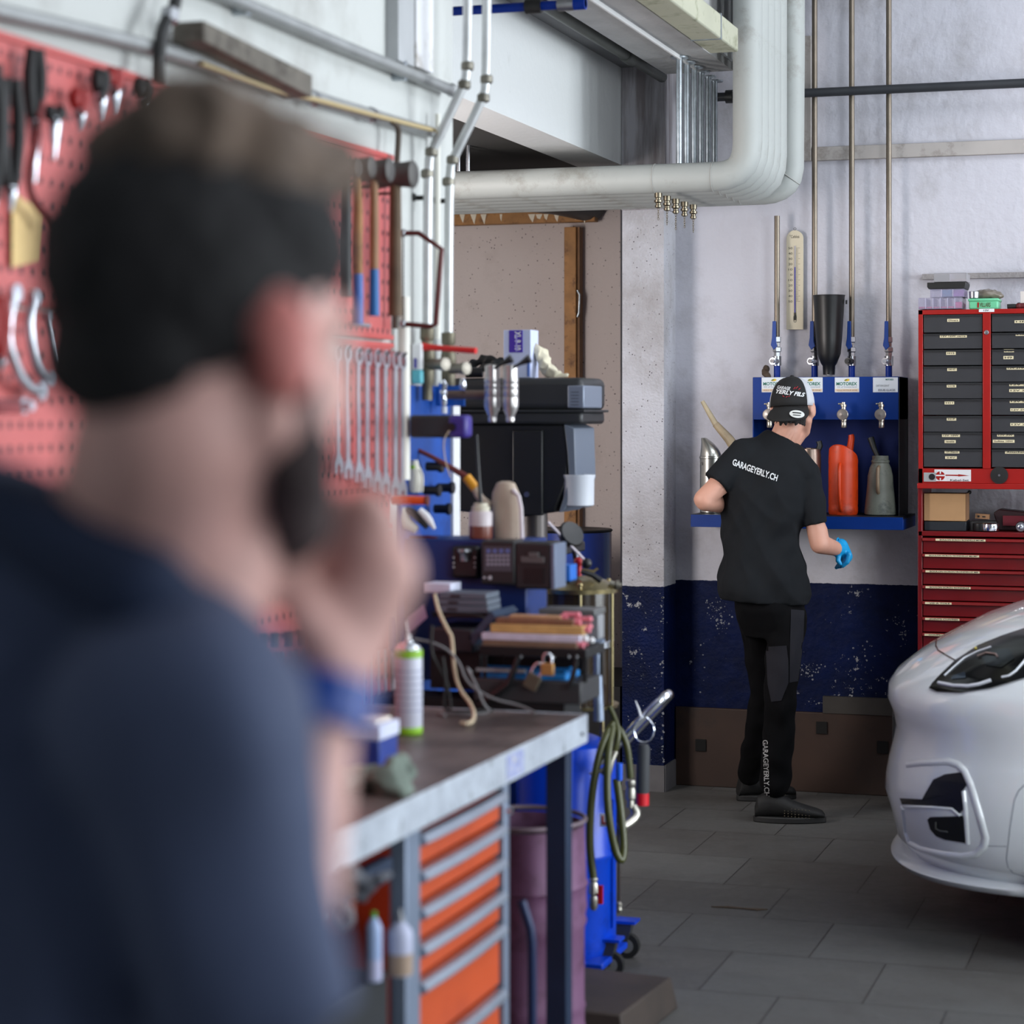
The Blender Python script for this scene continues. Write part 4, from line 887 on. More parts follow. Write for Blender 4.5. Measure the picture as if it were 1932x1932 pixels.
# chargers
for i, (x0, y0, x1, y1, lab) in enumerate(((907, 1020, 972, 1104, 'left big black battery charger with a lettered face, on the pole'), (972, 1024, 1040, 1112, 'right big black battery charger with an empty cradle, on the pole'))):
    Y = 5.2; t = thing('battery_charger', lab, 'charger', wy((x0+x1)/2, y1, Y), 'battery chargers')
    bxY(x0, y0, x1, y1, Y, .09).build('body', M('charger_black', (34, 34, 36), .45), t, bevel=.006)
    if i == 0:
        bxY(913, 1031, 965, 1078, Y-.002, .004).build('face_plate', M('charger_face', (72, 70, 78), .5), t)
        for k, py in enumerate((1040, 1049, 1057, 1065)):
            m_ = MB()
            for j in range(6 if k else 4):
                a = wy(918+j*(7.5 if k else 12), py-(3 if k else 4), Y-.003); b = wy(918+j*(7.5 if k else 12)+(5 if k else 7), py+(2 if k else 3), Y-.003); m_.bb(a, (b.x, Y-.002, b.z))
            m_.build('printed_marks', M('charger_print', (150, 148, 162), .5) if k else M('charger_print2', (96, 110, 170), .5), t)
        c = wy(925, 1090, Y-.001); MB().cyl(c, c+Vector((0, -.003, 0)), .005).cyl(c+Vector((-.015, 0, 0)), c+Vector((-.015, -.003, 0)), .003).build('indicator_lamps', M('pale_dot', (190, 190, 196), .5), t)
    else:
        MB().bb(wy(982, 1062, Y-.006), (wy(1028, 1062, Y).x, Y, wy(1000, 1050, Y).z)).build('cradle_bar', M('cradle_grey', (88, 84, 84), .5), t, bevel=.002)
        MB().bb(wy(996, 1052, Y-.008), (wy(1018, 1052, Y).x, Y, wy(1000, 1042, Y).z)).build('cradle_top', M('cradle_grey', (88, 84, 84), .5), t, bevel=.002)
        MB().bb(wy(990, 1100, Y-.004), (wy(1026, 1100, Y).x, Y, wy(1000, 1072, Y).z)).build('recess', mBlack, t)
        bxY(1039, 1026, 1047, 1112, Y-.004, .10).build('side_rail', M('blue_grey_edge', (112, 124, 146), .4, .3), t, bevel=.002)
t = thing('small_charger', 'small black battery adapter with pale dots left of the chargers', 'charger', wy(876, 1090, 5.24))
bxY(852, 1030, 903, 1092, 5.24, .07).build('body', mBlack, t, bevel=.008)
c = wy(877, 1036, 5.235); MB().lathe([(.018, 0), (.02, .006), (.014, .012), (.012, .03)], c, (0, 0, -1), 20).build('metal_collar', mSteel, t)
k = MB()
for x in (853, 893):
    for y in (1052, 1062, 1070): k.ball(wy(x+3, y, 5.236), .0022, 6)
k.build('dots', mWhite, t)
t = thing('stand_pole', 'silver pole carrying the battery chargers behind the rack', 'pole', wy(949, 1180, 5.27))
c = wy(949, 1190, 5.27); d = wy(949, 1060, 5.27); MB().cyl((c.x, 5.30, zat(949, 1325, 5.3)), (c.x, 5.30, d.z), .0085).build('pole', mChrome, t)
MB().bb((wy(850, 1085, 5.3).x, 5.292, wy(900, 1060, 5.3).z-.01), (wy(1045, 1085, 5.3).x, 5.31, wy(900, 1060, 5.3).z+.01)).build('cross_bar', mBlkS, t)
one(bxY(1044, 1066, 1076, 1096, 5.3, .06), 'plastic_bin', M('bin_blue', (20, 100, 190), .45), 'small bright blue bin right of the chargers', 'bin', bevel=.002)
MB_ = MB().bb((wy(1030, 1096, 5.3).x, 5.3, wy(1040, 1100, 5.3).z), (wy(1076, 1096, 5.3).x, 5.36, wy(1040, 1096, 5.3).z)); one(MB_, 'bin_bracket', mBlkS, 'black bracket under the small bright blue bin', 'bracket')
# fluid jug and oil bottle
t = thing('fluid_jug', 'dusty translucent jug with a red flexible spout and yellow collar', 'jug', wy(958, 1018, 5.36))
c = wy(957, 1020, 5.36); H = wy(957, 908, 5.36).z-c.z
k = MB(); pr = [(.040, 0), (.042, .01), (.042, H*.55), (.036, H*.8), (.024, H*.97), (.012, H)]
k.loft([[c+Vector((math.cos(a)*r*1.0+(.0 if h < H*.6 else -.004), math.sin(a)*r*.7, h)) for a in (2*PI*j/24 for j in range(24))] for r, h in pr])
k.build('jug_body', M('dusty_plastic', (176, 158, 140), .5, var=.15, vs=14), t)
MB().tube([wy(968, 925, 5.34), wy(982, 940, 5.33), wy(985, 1016, 5.33)], .0055, 10, sm=1).build('handle', M('pale_handle', (206, 196, 200), .5), t)
MB().tube([wy(925, 955, 5.36), wy(905, 940, 5.36), wy(893, 915, 5.36)], [.012, .011, .010], 12, sm=1).build('neck', M('dusty_plastic', (176, 158, 140), .5, var=.15, vs=14), t)
a = wy(880, 900, 5.36); b = wy(897, 922, 5.36); MB().cyl(a, b, .013).build('yellow_collar', M('yellow_collar', (206, 142, 20), .45), t)
MB().tube([a, wy(850, 882, 5.36), wy(815, 862, 5.36), wy(790, 850, 5.36)], [.009, .0075, .006, .006], 12).build('spout', M('smoky_red', (104, 44, 40), .4), t)
c = wy(907, 1016, 5.3)
t = thing('brake_fluid_bottle', 'small bottle with reddish fluid, cream cap and an upright black tube', 'bottle', c)
zc = lambda py: wy(907, py, 5.3).z-c.z
MB().lathe([(.029, 0), (.030, .004), (.030, zc(992))], c, n=28).build('red_fluid', M('red_fluid', (112, 62, 50), .3), t)
MB().lathe([(.0302, zc(992)), (.0302, zc(968)), (.026, zc(964))], c, n=28).build('clear_wall', M('milky_plastic', (190, 180, 182), .4), t)
MB().lathe([(.0235, zc(966)), (.0235, zc(956)), (.018, zc(954)), (.018, zc(949))], c, n=28).build('cap', M('cream_cap', (196, 190, 170), .5), t)
MB().tube([c+Vector((0, 0, zc(950))), wy(903, 900, 5.3), wy(899, 820, 5.3)], [.0055, .0045, .003], 8, sm=1).build('black_tube', mBlack, t)
one(MB().bb((-2.0, 5.26, .9), (-1.66, 5.44, zat(900, 1017, 5.3))), 'wall_cabinet', M('blue_board2', (0, 40, 104), .5, var=.2, vs=5), 'dark blue steel cupboard behind the chargers carrying the jug', 'cupboard', bevel=.004)
# ================================================================ DRILL PRESS ON A BLUE STAND
mDP = M('drill_charcoal', (44, 45, 47), .42, .1, var=.08)
mDPb = M('drill_black', (20, 21, 23), .45)
mDPg = M('drill_grey', (104, 112, 126), .45)
YD = 6.25
one(MB().bb((-2.75, YD-.06, 0), (-1.93, YD+.4, 1.16)), 'machine_cabinet', M('blue_stand', (0, 46, 122), .45, var=.2, vs=4), 'blue steel machine cabinet standing in the recess under the drill press', 'cabinet', bevel=.005)
t = thing('drill_press', 'black bench drill press with a rounded belt cover, seen from its side', 'drill press', (-2.05, YD+.15, 1.16))
def dpx(px, py, Y=YD): return wy(px, py, Y)
a = dpx(846, 775); b = dpx(1100, 712)
MB().bb((a.x, YD, a.z), (b.x, YD+.26, b.z)).build('belt_cover', mDP, t, bevel=.022, seg=4)
a = dpx(846, 800); b = dpx(1098, 776); MB().bb((a.x, YD+.002, a.z), (b.x, YD+.258, b.z)).build('cover_base', mDP, t, bevel=.01)
a = dpx(846, 778); b = dpx(1104, 773); MB().bb((a.x, YD-.006, a.z), (b.x, YD+.266, b.z)).build('cover_rim', mDP, t, bevel=.002)
MB().prism([(0, 0), ((dpx(1066, 800)-dpx(855, 800)).x, 0), ((dpx(1075, 850)-dpx(855, 800)).x, dpx(1075, 850).z-dpx(855, 800).z), ((dpx(1072, 905)-dpx(855, 800)).x, dpx(1072, 905).z-dpx(855, 800).z), ((dpx(1048, 965)-dpx(855, 800)).x, dpx(1048, 968).z-dpx(855, 800).z), ((dpx(975, 978)-dpx(855, 800)).x, dpx(975, 978).z-dpx(855, 800).z), (0, dpx(855, 965).z-dpx(855, 800).z)], dpx(855, 799, YD+.02), (1, 0, 0), (0, 0, 1), (0, .2, 0)).build('head_casting', mDPb, t, bevel=.008)
a = dpx(965, 972); b = dpx(1022, 812); MB().bb((a.x, YD+.008, a.z), (b.x, YD+.03, b.z)).build('side_panel', mDPb, t, bevel=.004)
c = dpx(993, 933); MB().cyl((c.x, YD+.012, c.z), (c.x, YD+.0, c.z), .008).build('panel_screw', mSteel, t)
P0 = dpx(1066, 800)
def rel(px, py): p = dpx(px, py); return (p.x-P0.x, p.z-P0.z)
MB().prism([rel(1062, 800), rel(1082, 808), rel(1085, 905), rel(1064, 960), rel(1052, 968), rel(1072, 905), rel(1068, 850)], (P0.x, YD+.01, P0.z), (1, 0, 0), (0, 0, 1), (0, .22, 0)).build('front_plate', mDPg, t, bevel=.003)
a = dpx(1071, 770); b = dpx(1101, 727); MB().bb((a.x, YD-.003, a.z), (b.x+.002, YD+.2, b.z)).build('rating_plate', M('plate_silver', (126, 134, 150), .4, .3), t, bevel=.004)
k = MB()
for i in range(5):
    a = dpx(1078, 740+i*6); k.bb((a.x, YD-.0045, a.z-.0012), (a.x+.024, YD-.003, a.z+.0012))
k.build('plate_lines', M('plate_dark', (70, 76, 88), .5), t)
c = dpx(1086, 838, YD+.1); MB().lathe([(.030, 0), (.030, .008), (.020, .012)], c, (1, -.12, 0), 24).build('yellow_switch_ring', M('switch_yellow', (206, 150, 20), .45), t)
MB().lathe([(.019, .011), (.019, .02), (.008, .022)], c, (1, -.12, 0), 20).build('switch_knob', mDPb, t)
c = dpx(1090, 905, YD+.05); MB().cyl(c-Vector((.02, 0, .03)), c+Vector((-.0, 0, .02)), .016).build('depth_stop', mDPg, t, bevel=.002)
# bowl shaped guard at the spindle
c = dpx(1092, 975, YD+.05); 
k = MB(); k.loft([[Vector((c.x+math.cos(a)*r+sx_, c.y+math.sin(a)*r, z)) for a in (2*PI*j/28 for j in range(28))] for r, z, sx_ in ((.030, dpx(1085, 958).z, 0), (.046, dpx(1085, 954).z, .0), (.047, dpx(1085, 905).z, .0), (.050, dpx(1085, 899).z, 0), (.050, dpx(1085, 896).z, 0), (.046, dpx(1085, 898).z, 0), (.043, dpx(1085, 910).z, 0))])
k.build('spindle_guard', M('guard_white', (196, 200, 208), .45), t)
MB().cyl(dpx(1090, 885, YD+.11)-Vector((.01, 0, .02)), dpx(1090, 885, YD+.11)+Vector((0, 0, .02)), .018).build('spindle_cap', mDPb, t)
c = dpx(1010, 990, YD+.13); MB().cyl((c.x, c.y, 1.17), (c.x, c.y, dpx(1010, 960).z), .038).build('column', M('column_brown', (82, 76, 74), .4, .5), t)
MB().bb((c.x-.12, c.y-.12, 1.16), (c.x+.12, c.y+.14, 1.19)).build('base_plate', mDP, t, bevel=.005)
# stuff on the belt cover
ZT = dpx(1000, 712).z
c = dpx(972, 700, YD+.05)
t = thing('glove_box', 'white and violet glove box standing on the drill press', 'box', (c.x, c.y, ZT))
a = dpx(950, 711, YD+.05); b = dpx(1001, 622, YD+.05)
MB().bb((a.x, YD+.05, ZT), (b.x, YD+.13, b.z)).build('carton', M('carton_blue_white', (196, 204, 232), .6), t, bevel=.001)
a2 = dpx(961, 665, YD+.049); b2 = dpx(986, 623, YD+.049); MB().bb((a2.x, YD+.047, a2.z), (b2.x, YD+.05, b2.z)).build('violet_panel', M('violet_panel', (70, 42, 160), .5), t)
p1 = dpx(977, 625, YD+.0465); w1 = Vector((0, 0, dpx(977, 661).z-dpx(977, 625).z)); 
text_on('XL 9-10', dpx(971.5, 625, YD+.0465), w1, (dpx(983, 625, YD).x-dpx(971.5, 625, YD).x, 0, 0), 'size_lettering', mWhite, t, .03)
MB().bb((dpx(964, 662, YD).x, YD+.0462, dpx(964, 662, YD).z), (dpx(967, 662, YD).x, YD+.047, dpx(964, 628, YD).z)).build('small_print', M('print_lilac', (150, 140, 210), .6), t)
MB().bb((dpx(986, 711, YD).x, YD+.047, ZT+.004), (dpx(990, 711, YD).x, YD+.05, dpx(990, 675, YD).z)).build('blue_print', M('print_blue', (90, 120, 190), .6), t)
c = dpx(1030, 690, YD+.1)
def bent_cloth(name, pts, r, mat, label, cat, disp=.006, seed=0):
    mb = MB()
    for (a, b), rr in zip(zip(pts, pts[1:]), r): mb.cap(a, b, rr, rr*.8)
    q_ = remeshed(mb, .005, 2)
    from mathutils import noise as mn
    for p in q_.v: p += Vector((mn.noise(p*45+Vector((seed, 0, 0))), mn.noise(p*45+Vector((0, seed, 5))), mn.noise(p*45+Vector((3, 0, seed)))))*disp
    for p in q_.v: p.z = max(p.z, ZT+.001)
    return one(q_, name, mat, label, cat)
bent_cloth('work_glove', [dpx(1008, 655, YD+.1), dpx(1022, 672, YD+.1), dpx(1035, 700, YD+.08), dpx(1062, 712, YD+.06)], [.014, .022, .016], M('cream_cloth', (214, 206, 182), .85), 'crumpled cream work glove on the drill press beside the glove box', 'glove', .012, 3)
bent_cloth('work_glove', [dpx(884, 690, YD+.05), dpx(915, 680, YD+.07), dpx(940, 684, YD+.05), dpx(905, 700, YD+.04), dpx(880, 706, YD+.05)], [.012, .016, .014, .012], M('black_cloth', (18, 18, 20), .85), 'black work gloves heaped left of the glove box', 'glove', .012, 8)
one(MB().cyl((dpx(875, 705).x, YD+.02, ZT+.0165), (dpx(905, 705).x, YD+.03, ZT+.0165), .016), 'torch', mBlack, 'black round torch under the black work gloves', 'torch')
# ================================================================ OIL DRAINER
C = wd(1068, 1500, 6.2); cx, cy = C.x, C.y
T = thing('waste_oil_drainer', 'tall blue wheeled waste oil drainer with hoses and a glass chamber on top', 'oil drainer', (cx, cy, 0))
mDr = M('drainer_blue', (0, 62, 190), .35, var=.1, vs=3, spec=.4, dirt=(0, 30, 110), ds=3)
zt = C.z
def zd(py): return 1.58-(py-785)*6.2/4100
R_ = .143
MB().lathe([(.03, zd(1795)), (R_*.93, zd(1792)), (R_, zd(1770)), (R_, zd(1612)), (R_+.004, zd(1608)), (R_+.004, zd(1600)), (R_, zd(1596)), (R_, zd(1425)), (R_*.93, zd(1402)), (R_*.6, zd(1388)), (.02, zd(1384))], (cx, cy, 0), n=40).build('tank', mDr, T)
MB().bb((cx+.03, cy-R_-.006, zd(1650)), (cx+.06, cy-R_+.02, zd(1400))).bb((cx+R_-.03, cy-.03, zd(1740)), (cx+R_+.004, cy-.0, zd(1500))).build('weld_strip', mDr, T)
# chamber
hx = wd(1090, 1200, 6.2); ax_, ay_ = hx.x, hx.y
mGl = M('dusky_glass', (50, 38, 26), .15, trans=.12); mBr = M('brassy_steel', (160, 146, 108), .28, .95)
MB().lathe([(.100, zd(1325)), (.100, zd(1110))], (ax_, ay_, 0), n=32).build('glass_cylinder', mGl, T)
MB().lathe([(.02, zd(1332)), (.116, zd(1332)), (.118, zd(1326)), (.02, zd(1326))], (ax_, ay_, 0), n=36).build('bottom_plate', mBr, T)
MB().lathe([(.02, zd(1118)), (.116, zd(1116)), (.118, zd(1108)), (.108, zd(1104)), (.08, zd(1094)), (.05, zd(1090)), (.02, zd(1086))], (ax_, ay_, 0), n=36).build('lid', mBr, T)
MB().lathe([(.098, zd(1222)), (.106, zd(1218)), (.106, zd(1208)), (.098, zd(1204))], (ax_, ay_, 0), n=36).build('clamp_ring', mChrome, T)
for k in range(6):
    a = -PI/2+.35+k*PI/3; p = (ax_+.108*math.cos(a), ay_+.108*math.sin(a))
    MB().cyl((*p, zd(1345)), (*p, zd(1098)), .0042).ball((*p, zd(1098)), .007, 8).build('tie_rod', mBr, T)
for k in range(3):
    a = .4+k*2*PI/3; p = (ax_+.07*math.cos(a), ay_+.07*math.sin(a)); MB().cyl((*p, zd(1398)), (*p, zd(1330)), .007).build('chamber_leg', mBr, T)
MB().bb((ax_-.05, ay_+.02, zd(1290)), (ax_+.05, ay_+.03, zd(1150))).build('inner_float', M('dark_inner', (30, 26, 22), .5), T)
c = wd(1078, 1008, 6.12); MB().lathe([(.004, -.02), (.036, -.014), (.040, 0), (.036, .008), (.01, .01)], c, (.75, -.55, .5), 24).cyl(c, Vector((ax_, ay_, zd(1088))), .006).build('pressure_gauge', mBlack, T)
c = wd(1092, 1060, 6.15); MB().ball(c, .014).cyl(c, c-Vector((0, 0, .04)), .008).build('red_knob', M('red_knob', (170, 16, 30), .4), T)
MB().tube([wd(1034, 985, 6.1), wd(1104, 1058, 6.1)], .0042, 8).build('lever_rod', M('pale_rod', (200, 190, 196), .4, .4), T)
MB().ball(wd(1107, 1063, 6.1), .015).build('lever_ball', mBlack, T)
MB().tube([wd(1096, 1078, 6.1), wd(1118, 1085, 6.1), wd(1134, 1096, 6.1)], [.006, .008, .009], 8).build('black_handle', mBlack, T)
MB().tube([wd(1085, 1080, 6.15), wd(1100, 1075, 6.15), wd(1120, 1078, 6.15), wd(1128, 1072, 6.15)], .004, 8).build('top_fitting', mBr, T)
c = wd(1150, 1100, 6.15); MB().cyl(c, wd(1172, 1106, 6.15), .009).lathe([(.008, 0), (.014, .003), (.014, .012), (.006, .014)], wd(1160, 1103, 6.15), (.9, .3, -.1), 12).build('side_valve', M('tarnished_coupling', (120, 116, 106), .45, .8, var=.3, vs=20), T)
# push handle
MB().tube([wd(1128, 1440, 6.1), wd(1165, 1405, 6.1), wd(1215, 1352, 6.1), wd(1250, 1318, 6.1), wd(1262, 1308, 6.12), wd(1264, 1312, 6.3), wd(1180, 1400, 6.35)], .0125, 14, sm=1).build('push_handle', mChrome, T)
# hoses
mHose = M('olive_hose', (62, 64, 20), .35, var=.15, vs=6)
def hose(pts, r, m_=mHose, nm='hose'): MB().tube([wd(a, b, d) for a, b, d in pts], r, 12, sm=2).build(nm, m_, T)
hose([(1150, 1335, 6.02), (1162, 1360, 6.0), (1168, 1395, 5.98), (1150, 1440, 5.98), (1135, 1460, 5.98)], .0085)
hose([(1158, 1365, 6.0), (1140, 1390, 5.95), (1124, 1450, 5.93), (1114, 1520, 5.93), (1112, 1600, 5.93), (1120, 1658, 5.93)], .0105)
hose([(1155, 1372, 5.98), (1146, 1420, 5.93), (1145, 1520, 5.9), (1158, 1600, 5.9), (1172, 1630, 5.9), (1178, 1600, 5.92), (1170, 1520, 5.95), (1163, 1470, 5.97)], .011)
hose([(1160, 1370, 6.0), (1172, 1380, 6.0), (1184, 1410, 6.0), (1189, 1468, 6.0)], .0105)
hose([(1164, 1480, 5.96), (1166, 1560, 5.96), (1168, 1640, 5.96), (1168, 1700, 5.96)], .004, M('dark_hose', (40, 26, 24), .5), 'thin_hose')
mFit = M('fitting_metal', (170, 166, 156), .35, .9, var=.2, vs=25)
MB().lathe([(.010, 0), (.013, -.006), (.009, -.012), (.013, -.02), (.014, -.045), (.009, -.05), (.012, -.06), (.012, -.08), (.006, -.09)], wd(1120, 1655, 5.93), n=12).build('lower_valve', mFit, T)
c = wd(1133, 1688, 5.91); MB().box(c, (.012, .01, .05)).cyl(c, wd(1122, 1688, 5.93), .004).build('red_tap', M('red_knob', (170, 16, 30), .4), T)
MB().lathe([(.013, 0), (.015, -.01), (.011, -.02), (.014, -.028), (.014, -.05), (.009, -.055), (.011, -.075)], wd(1190, 1472, 6.0), n=12).tube([wd(1194, 1520, 6.0), wd(1202, 1535, 6.0), wd(1192, 1550, 5.98), wd(1172, 1562, 5.95)], [.011, .014, .013, .013], 12, sm=1).build('nozzle', mFit, T)
MB().lathe([(.012, 0), (.019, .002), (.019, .018), (.014, .02)], wd(1180, 1557, 5.96), (-.85, -.1, -.4), 6).build('hex_nut', mFit, T)
MB().tube([wd(1146, 1475, 5.95), wd(1152, 1440, 5.95), wd(1162, 1418, 5.96)], [.006, .010, .007], 10).tube([wd(1112, 1460, 5.93), wd(1130, 1455, 5.93), wd(1150, 1450, 5.93)], [.003, .006, .006], 8).build('hose_tap', mFit, T)
MB().cyl(wd(1169, 1440, 5.96), wd(1169, 1472, 5.96), .008).build('blue_sleeve', M('sleeve_blue', (20, 90, 220), .4), T)
MB().lathe([(.004, 0), (.009, -.004), (.007, -.016), (.009, -.02), (.005, -.03)], wd(1168, 1702, 5.96), n=10).build('drain_plug', mFit, T)
c = wd(1142, 1547, 6.06); MB().bb((c.x-.014, c.y-.006, c.z-.018), (c.x+.016, c.y-.003, c.z+.018)).build('sticker', mWhiteP, T); MB().bb((c.x-.008, c.y-.0075, c.z-.011), (c.x+.012, c.y-.006, c.z-.006)).bb((c.x-.008, c.y-.0075, c.z-.011), (c.x-.004, c.y-.006, c.z+.012)).build('red_print', M('red_print', (196, 40, 30), .5), T)
MB().bb((cx-.15, cy-.15, zd(1800)), (cx+.15, cy+.12, zd(1788))).build('base_frame', mDr, T, bevel=.004)
for i, (px, py, dd) in enumerate(((1154, 1844, 6.12), (1184, 1808, 6.34), (1010, 1840, 6.14), (1040, 1806, 6.36))):
    p = wd(px, py, dd); rr = .036; p.z = rr
    cs = MB().cyl(p+Vector((0, -.012, 0)), p+Vector((0, .012, 0)), rr, n=24).build('caster_wheel', mRubber, T)
    MB().cyl(p+Vector((0, -.0135, 0)), p+Vector((0, .0135, 0)), rr*.55, n=20).build('wheel_hub', M('hub_grey', (120, 120, 120), .4, .3), cs)
    MB().prism([(-.028, .07), (.03, .07), (.012, -.002), (-.01, -.002)], p+Vector((-.012, -.018, 0)), (1, 0, 0), (0, 0, 1), (0, .036, 0)).build('caster_fork', M('fork_grey', (80, 82, 84), .4, .6), cs)
    MB().bb(p+Vector((-.045, -.03, .068)), p+Vector((.03, .03, .076))).build('caster_plate', mDr, cs)
# probe holder hanging on the handle
t = thing('probe_handle', 'dark grey tube with a red end hanging by a wire ring from the drainer handle', 'tube', wd(1212, 1520, 6.08))
a = wd(1214, 1404, 6.08); b = wd(1212, 1496, 6.08); c = wd(1212, 1519, 6.08)
MB().tube([a, a.lerp(b, .08), b], [.013, .0185, .0185], 20).build('grip', M('graphite_foam', (52, 54, 58), .7, var=.1), t)
MB().cyl(b, c, .0185).build('red_end', M('bright_red', (206, 10, 30), .45), t)
MB().tube([wd(1212, 1352, 6.09), wd(1194, 1372, 6.08), wd(1200, 1395, 6.08), wd(1214, 1402, 6.08), wd(1230, 1395, 6.08), wd(1236, 1372, 6.08), wd(1222, 1354, 6.09)], .0022, 8, closed=True, sm=1).build('wire_ring', mChrome, t)
one(MB().tube([wd(1209, 1352, 6.08), wd(1205, 1338, 6.08), wd(1199, 1322, 6.08)], [.004, .0035, .0015], 6), 'wire_tie', mWhite, 'white twisted wire tie on the drainer handle', 'wire tie')
one(MB().tube([wd(1096, 1206, 5.3), wd(1112, 1202, 5.5), wd(1124, 1208, 5.75)], .002, 6).tube([wd(1124, 1214, 5.75), wd(1127, 1240, 5.75), wd(1128, 1290, 5.73), wd(1130, 1360, 5.73)], [.008, .010, .012, .014], 10).lathe([(.004, -.006), (.022, -.005), (.024, .0), (.022, .006), (.004, .007)], wd(1125, 1210, 5.75), (.1, -.3, 1), 20), 'hanging_strainer', M('strainer_grey', (128, 140, 160), .45, .5, var=.15, vs=30), 'long grey metal strainer hanging between the rack and the drainer', 'strainer')
# drums
c = wd(985, 1800, 5.2)
t = thing('purple_drum', 'open faded purple steel drum standing behind the bench leg', 'drum', (c.x, c.y, 0))
mPur = M('faded_purple', (106, 70, 100), .55, .1, var=.12, vs=5, dirt=(74, 40, 62), ds=9)
r = .150; zr = .617
def dent(p):
    a = math.atan2(p.y-c.y, p.x-c.x); k = 1+.018*math.sin(a*5+p.z*14)+.012*math.sin(a*9-p.z*30); return Vector((c.x+(p.x-c.x)*k, c.y+(p.y-c.y)*k, p.z))
k = MB().lathe([(r-.02, 0), (r, .004), (r-.002, .03), (r, .12), (r+.003, .13), (r, .14), (r, .17), (r+.003, .18), (r, .19), (r, .36), (r+.005, .375), (r, .39), (r+.003, .41), (r, .43), (r, .455), (r+.004, .465), (r, .475), (r, zr-.01), (r-.004, zr-.01), (r-.006, .4), (.01, .4)], (c.x, c.y, 0), n=48)
k.v = [dent(p) if .05 < p.z < .58 else p for p in k.v]; k.build('shell', mPur, t)
MB().tube([Vector((c.x+math.cos(a)*(r+.001), c.y+math.sin(a)*(r+.001), zr)) for a in (2*PI*j/40 for j in range(40))], .006, 8, closed=True).build('rim', M('rim_rust', (120, 104, 112), .5, .4, var=.2, vs=12), t)
MB().cyl((c.x, c.y, .402), (c.x, c.y, .56), r-.008, n=40).build('dark_contents', M('dark_inside', (12, 10, 12), .6), t)
c = wy(1105, 1100, 9.3)
t = thing('blue_drum', 'glossy blue steel drum with a dark lid far back in the recess', 'drum', (c.x, 9.3, .4))
zb0 = wy(1110, 998, 9.3).z
xr = wy(1151, 1050, 9.3).x; r = .19; cxx = xr-r
MB().lathe([(r, .42), (r, .7), (r+.005, .71), (r, .72), (r, zb0-.012)], (cxx, 9.3, 0), n=40).build('shell', M('drum_blue', (0, 40, 120), .2, coat=.6, var=.1), t)
MB().lathe([(r+.001, zb0-.012), (r+.006, zb0-.006), (r, zb0), (r-.02, zb0-.002), (.01, zb0-.01)], (cxx, 9.3, 0), n=40).build('lid', mBlkS, t)
one(MB().bb((-2.95, 9.0, 0), (-2.42, 9.7, .42)), 'steel_crate', mBlkS, 'black crate in the recess carrying the blue drum', 'crate')
c = wy(985, 1932, 4.95)
t = thing('hand_truck', 'navy tube frame of a hand truck beside the purple drum', 'hand truck', wd(1000, 1932, 4.75))
MB().tube([wd(984, 1700, 4.6), wd(992, 1725, 4.6), wd(1003, 1760, 4.6), wd(1004, 1830, 4.6), wd(1004, 2050, 4.6)], .010, 10, sm=1).build('frame', M('navy_tube', (10, 32, 72), .4, .2), t)
p = wd(1132, 1890, 5.85)
one(MB().loft([[Vector((-1.72, 5.25, 0)), Vector((-1.39, 5.23, 0)), Vector((-1.36, 5.66, 0)), Vector((-1.68, 5.70, 0))], [Vector((-1.72, 5.27, .085)), Vector((-1.41, 5.25, .085)), Vector((-1.375, 5.64, .085)), Vector((-1.68, 5.68, .085))]]), 'wooden_block', M('dark_block', (48, 38, 32), .7, var=.4, vs=6), 'dark brown wooden block on the floor behind the purple drum', 'block', bevel=.006)
one(MB().prism([(-.09, -.01), (-.04, .012), (.02, .004), (.09, .012), (.06, -.012), (0, -.004)], wz(1395, 1714, .001), (1, 0, 0), (0, 1, 0), (0, 0, .003)), 'dry_leaf', M('leaf_brown', (70, 56, 42), .9), 'dry brown leaf scrap lying on the tiled floor', 'leaf')
# ================================================================ OIL DISPENSER ON THE BACK WALL
YF = 8.83
t = thing('oil_dispenser', 'blue wall-mounted oil dispenser with a tray under its taps', 'oil dispenser', (-1.5, YF, 1.3))
def z_(py, Y=YF, px=1560): return wy(px, py, Y).z
xl = wy(1420, 800, YF).x; xr = wy(1697, 800, YF).x
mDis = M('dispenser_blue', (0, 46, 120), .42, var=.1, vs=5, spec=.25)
MB().bb((xl, YF, z_(792)), (xr, YB-.01, z_(711))).build('header', mDis, t, bevel=.002)
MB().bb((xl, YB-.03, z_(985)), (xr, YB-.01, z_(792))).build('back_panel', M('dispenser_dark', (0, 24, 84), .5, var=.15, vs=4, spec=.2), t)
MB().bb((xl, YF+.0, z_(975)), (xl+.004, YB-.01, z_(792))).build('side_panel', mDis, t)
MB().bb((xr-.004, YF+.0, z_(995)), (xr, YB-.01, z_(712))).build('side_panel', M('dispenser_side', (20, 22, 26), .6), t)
YT = 8.72
MB().bb((wy(1303, 985, YT).x, YT, z_(978, YT)), (wy(1704, 985, YT).x, YB-.01, z_(974, YT))).build('tray_floor', M('tray_floor', (30, 34, 44), .5, .3, var=.3, vs=9), t)
MB().bb((wy(1303, 985, YT).x, YT, z_(998, YT)), (wy(1704, 985, YT).x, YT+.006, z_(974, YT))).bb((wy(1303, 985, YT).x, YT, z_(998, YT)), (wy(1303, 985, YT).x+.006, YB-.01, z_(974, YT))).bb((wy(1704, 985, YT).x-.006, YT, z_(998, YT)), (wy(1704, 985, YT).x, YB-.01, z_(974, YT))).build('tray_lip', mDis, t, bevel=.001)
mGreen = M('brand_green', (0, 104, 84), .5); mYel = M('brand_yellow', (206, 170, 20), .5); mGPr = M('grey_print2', (130, 136, 140), .6); mBuff = M('buff_strip', (206, 186, 164), .7)
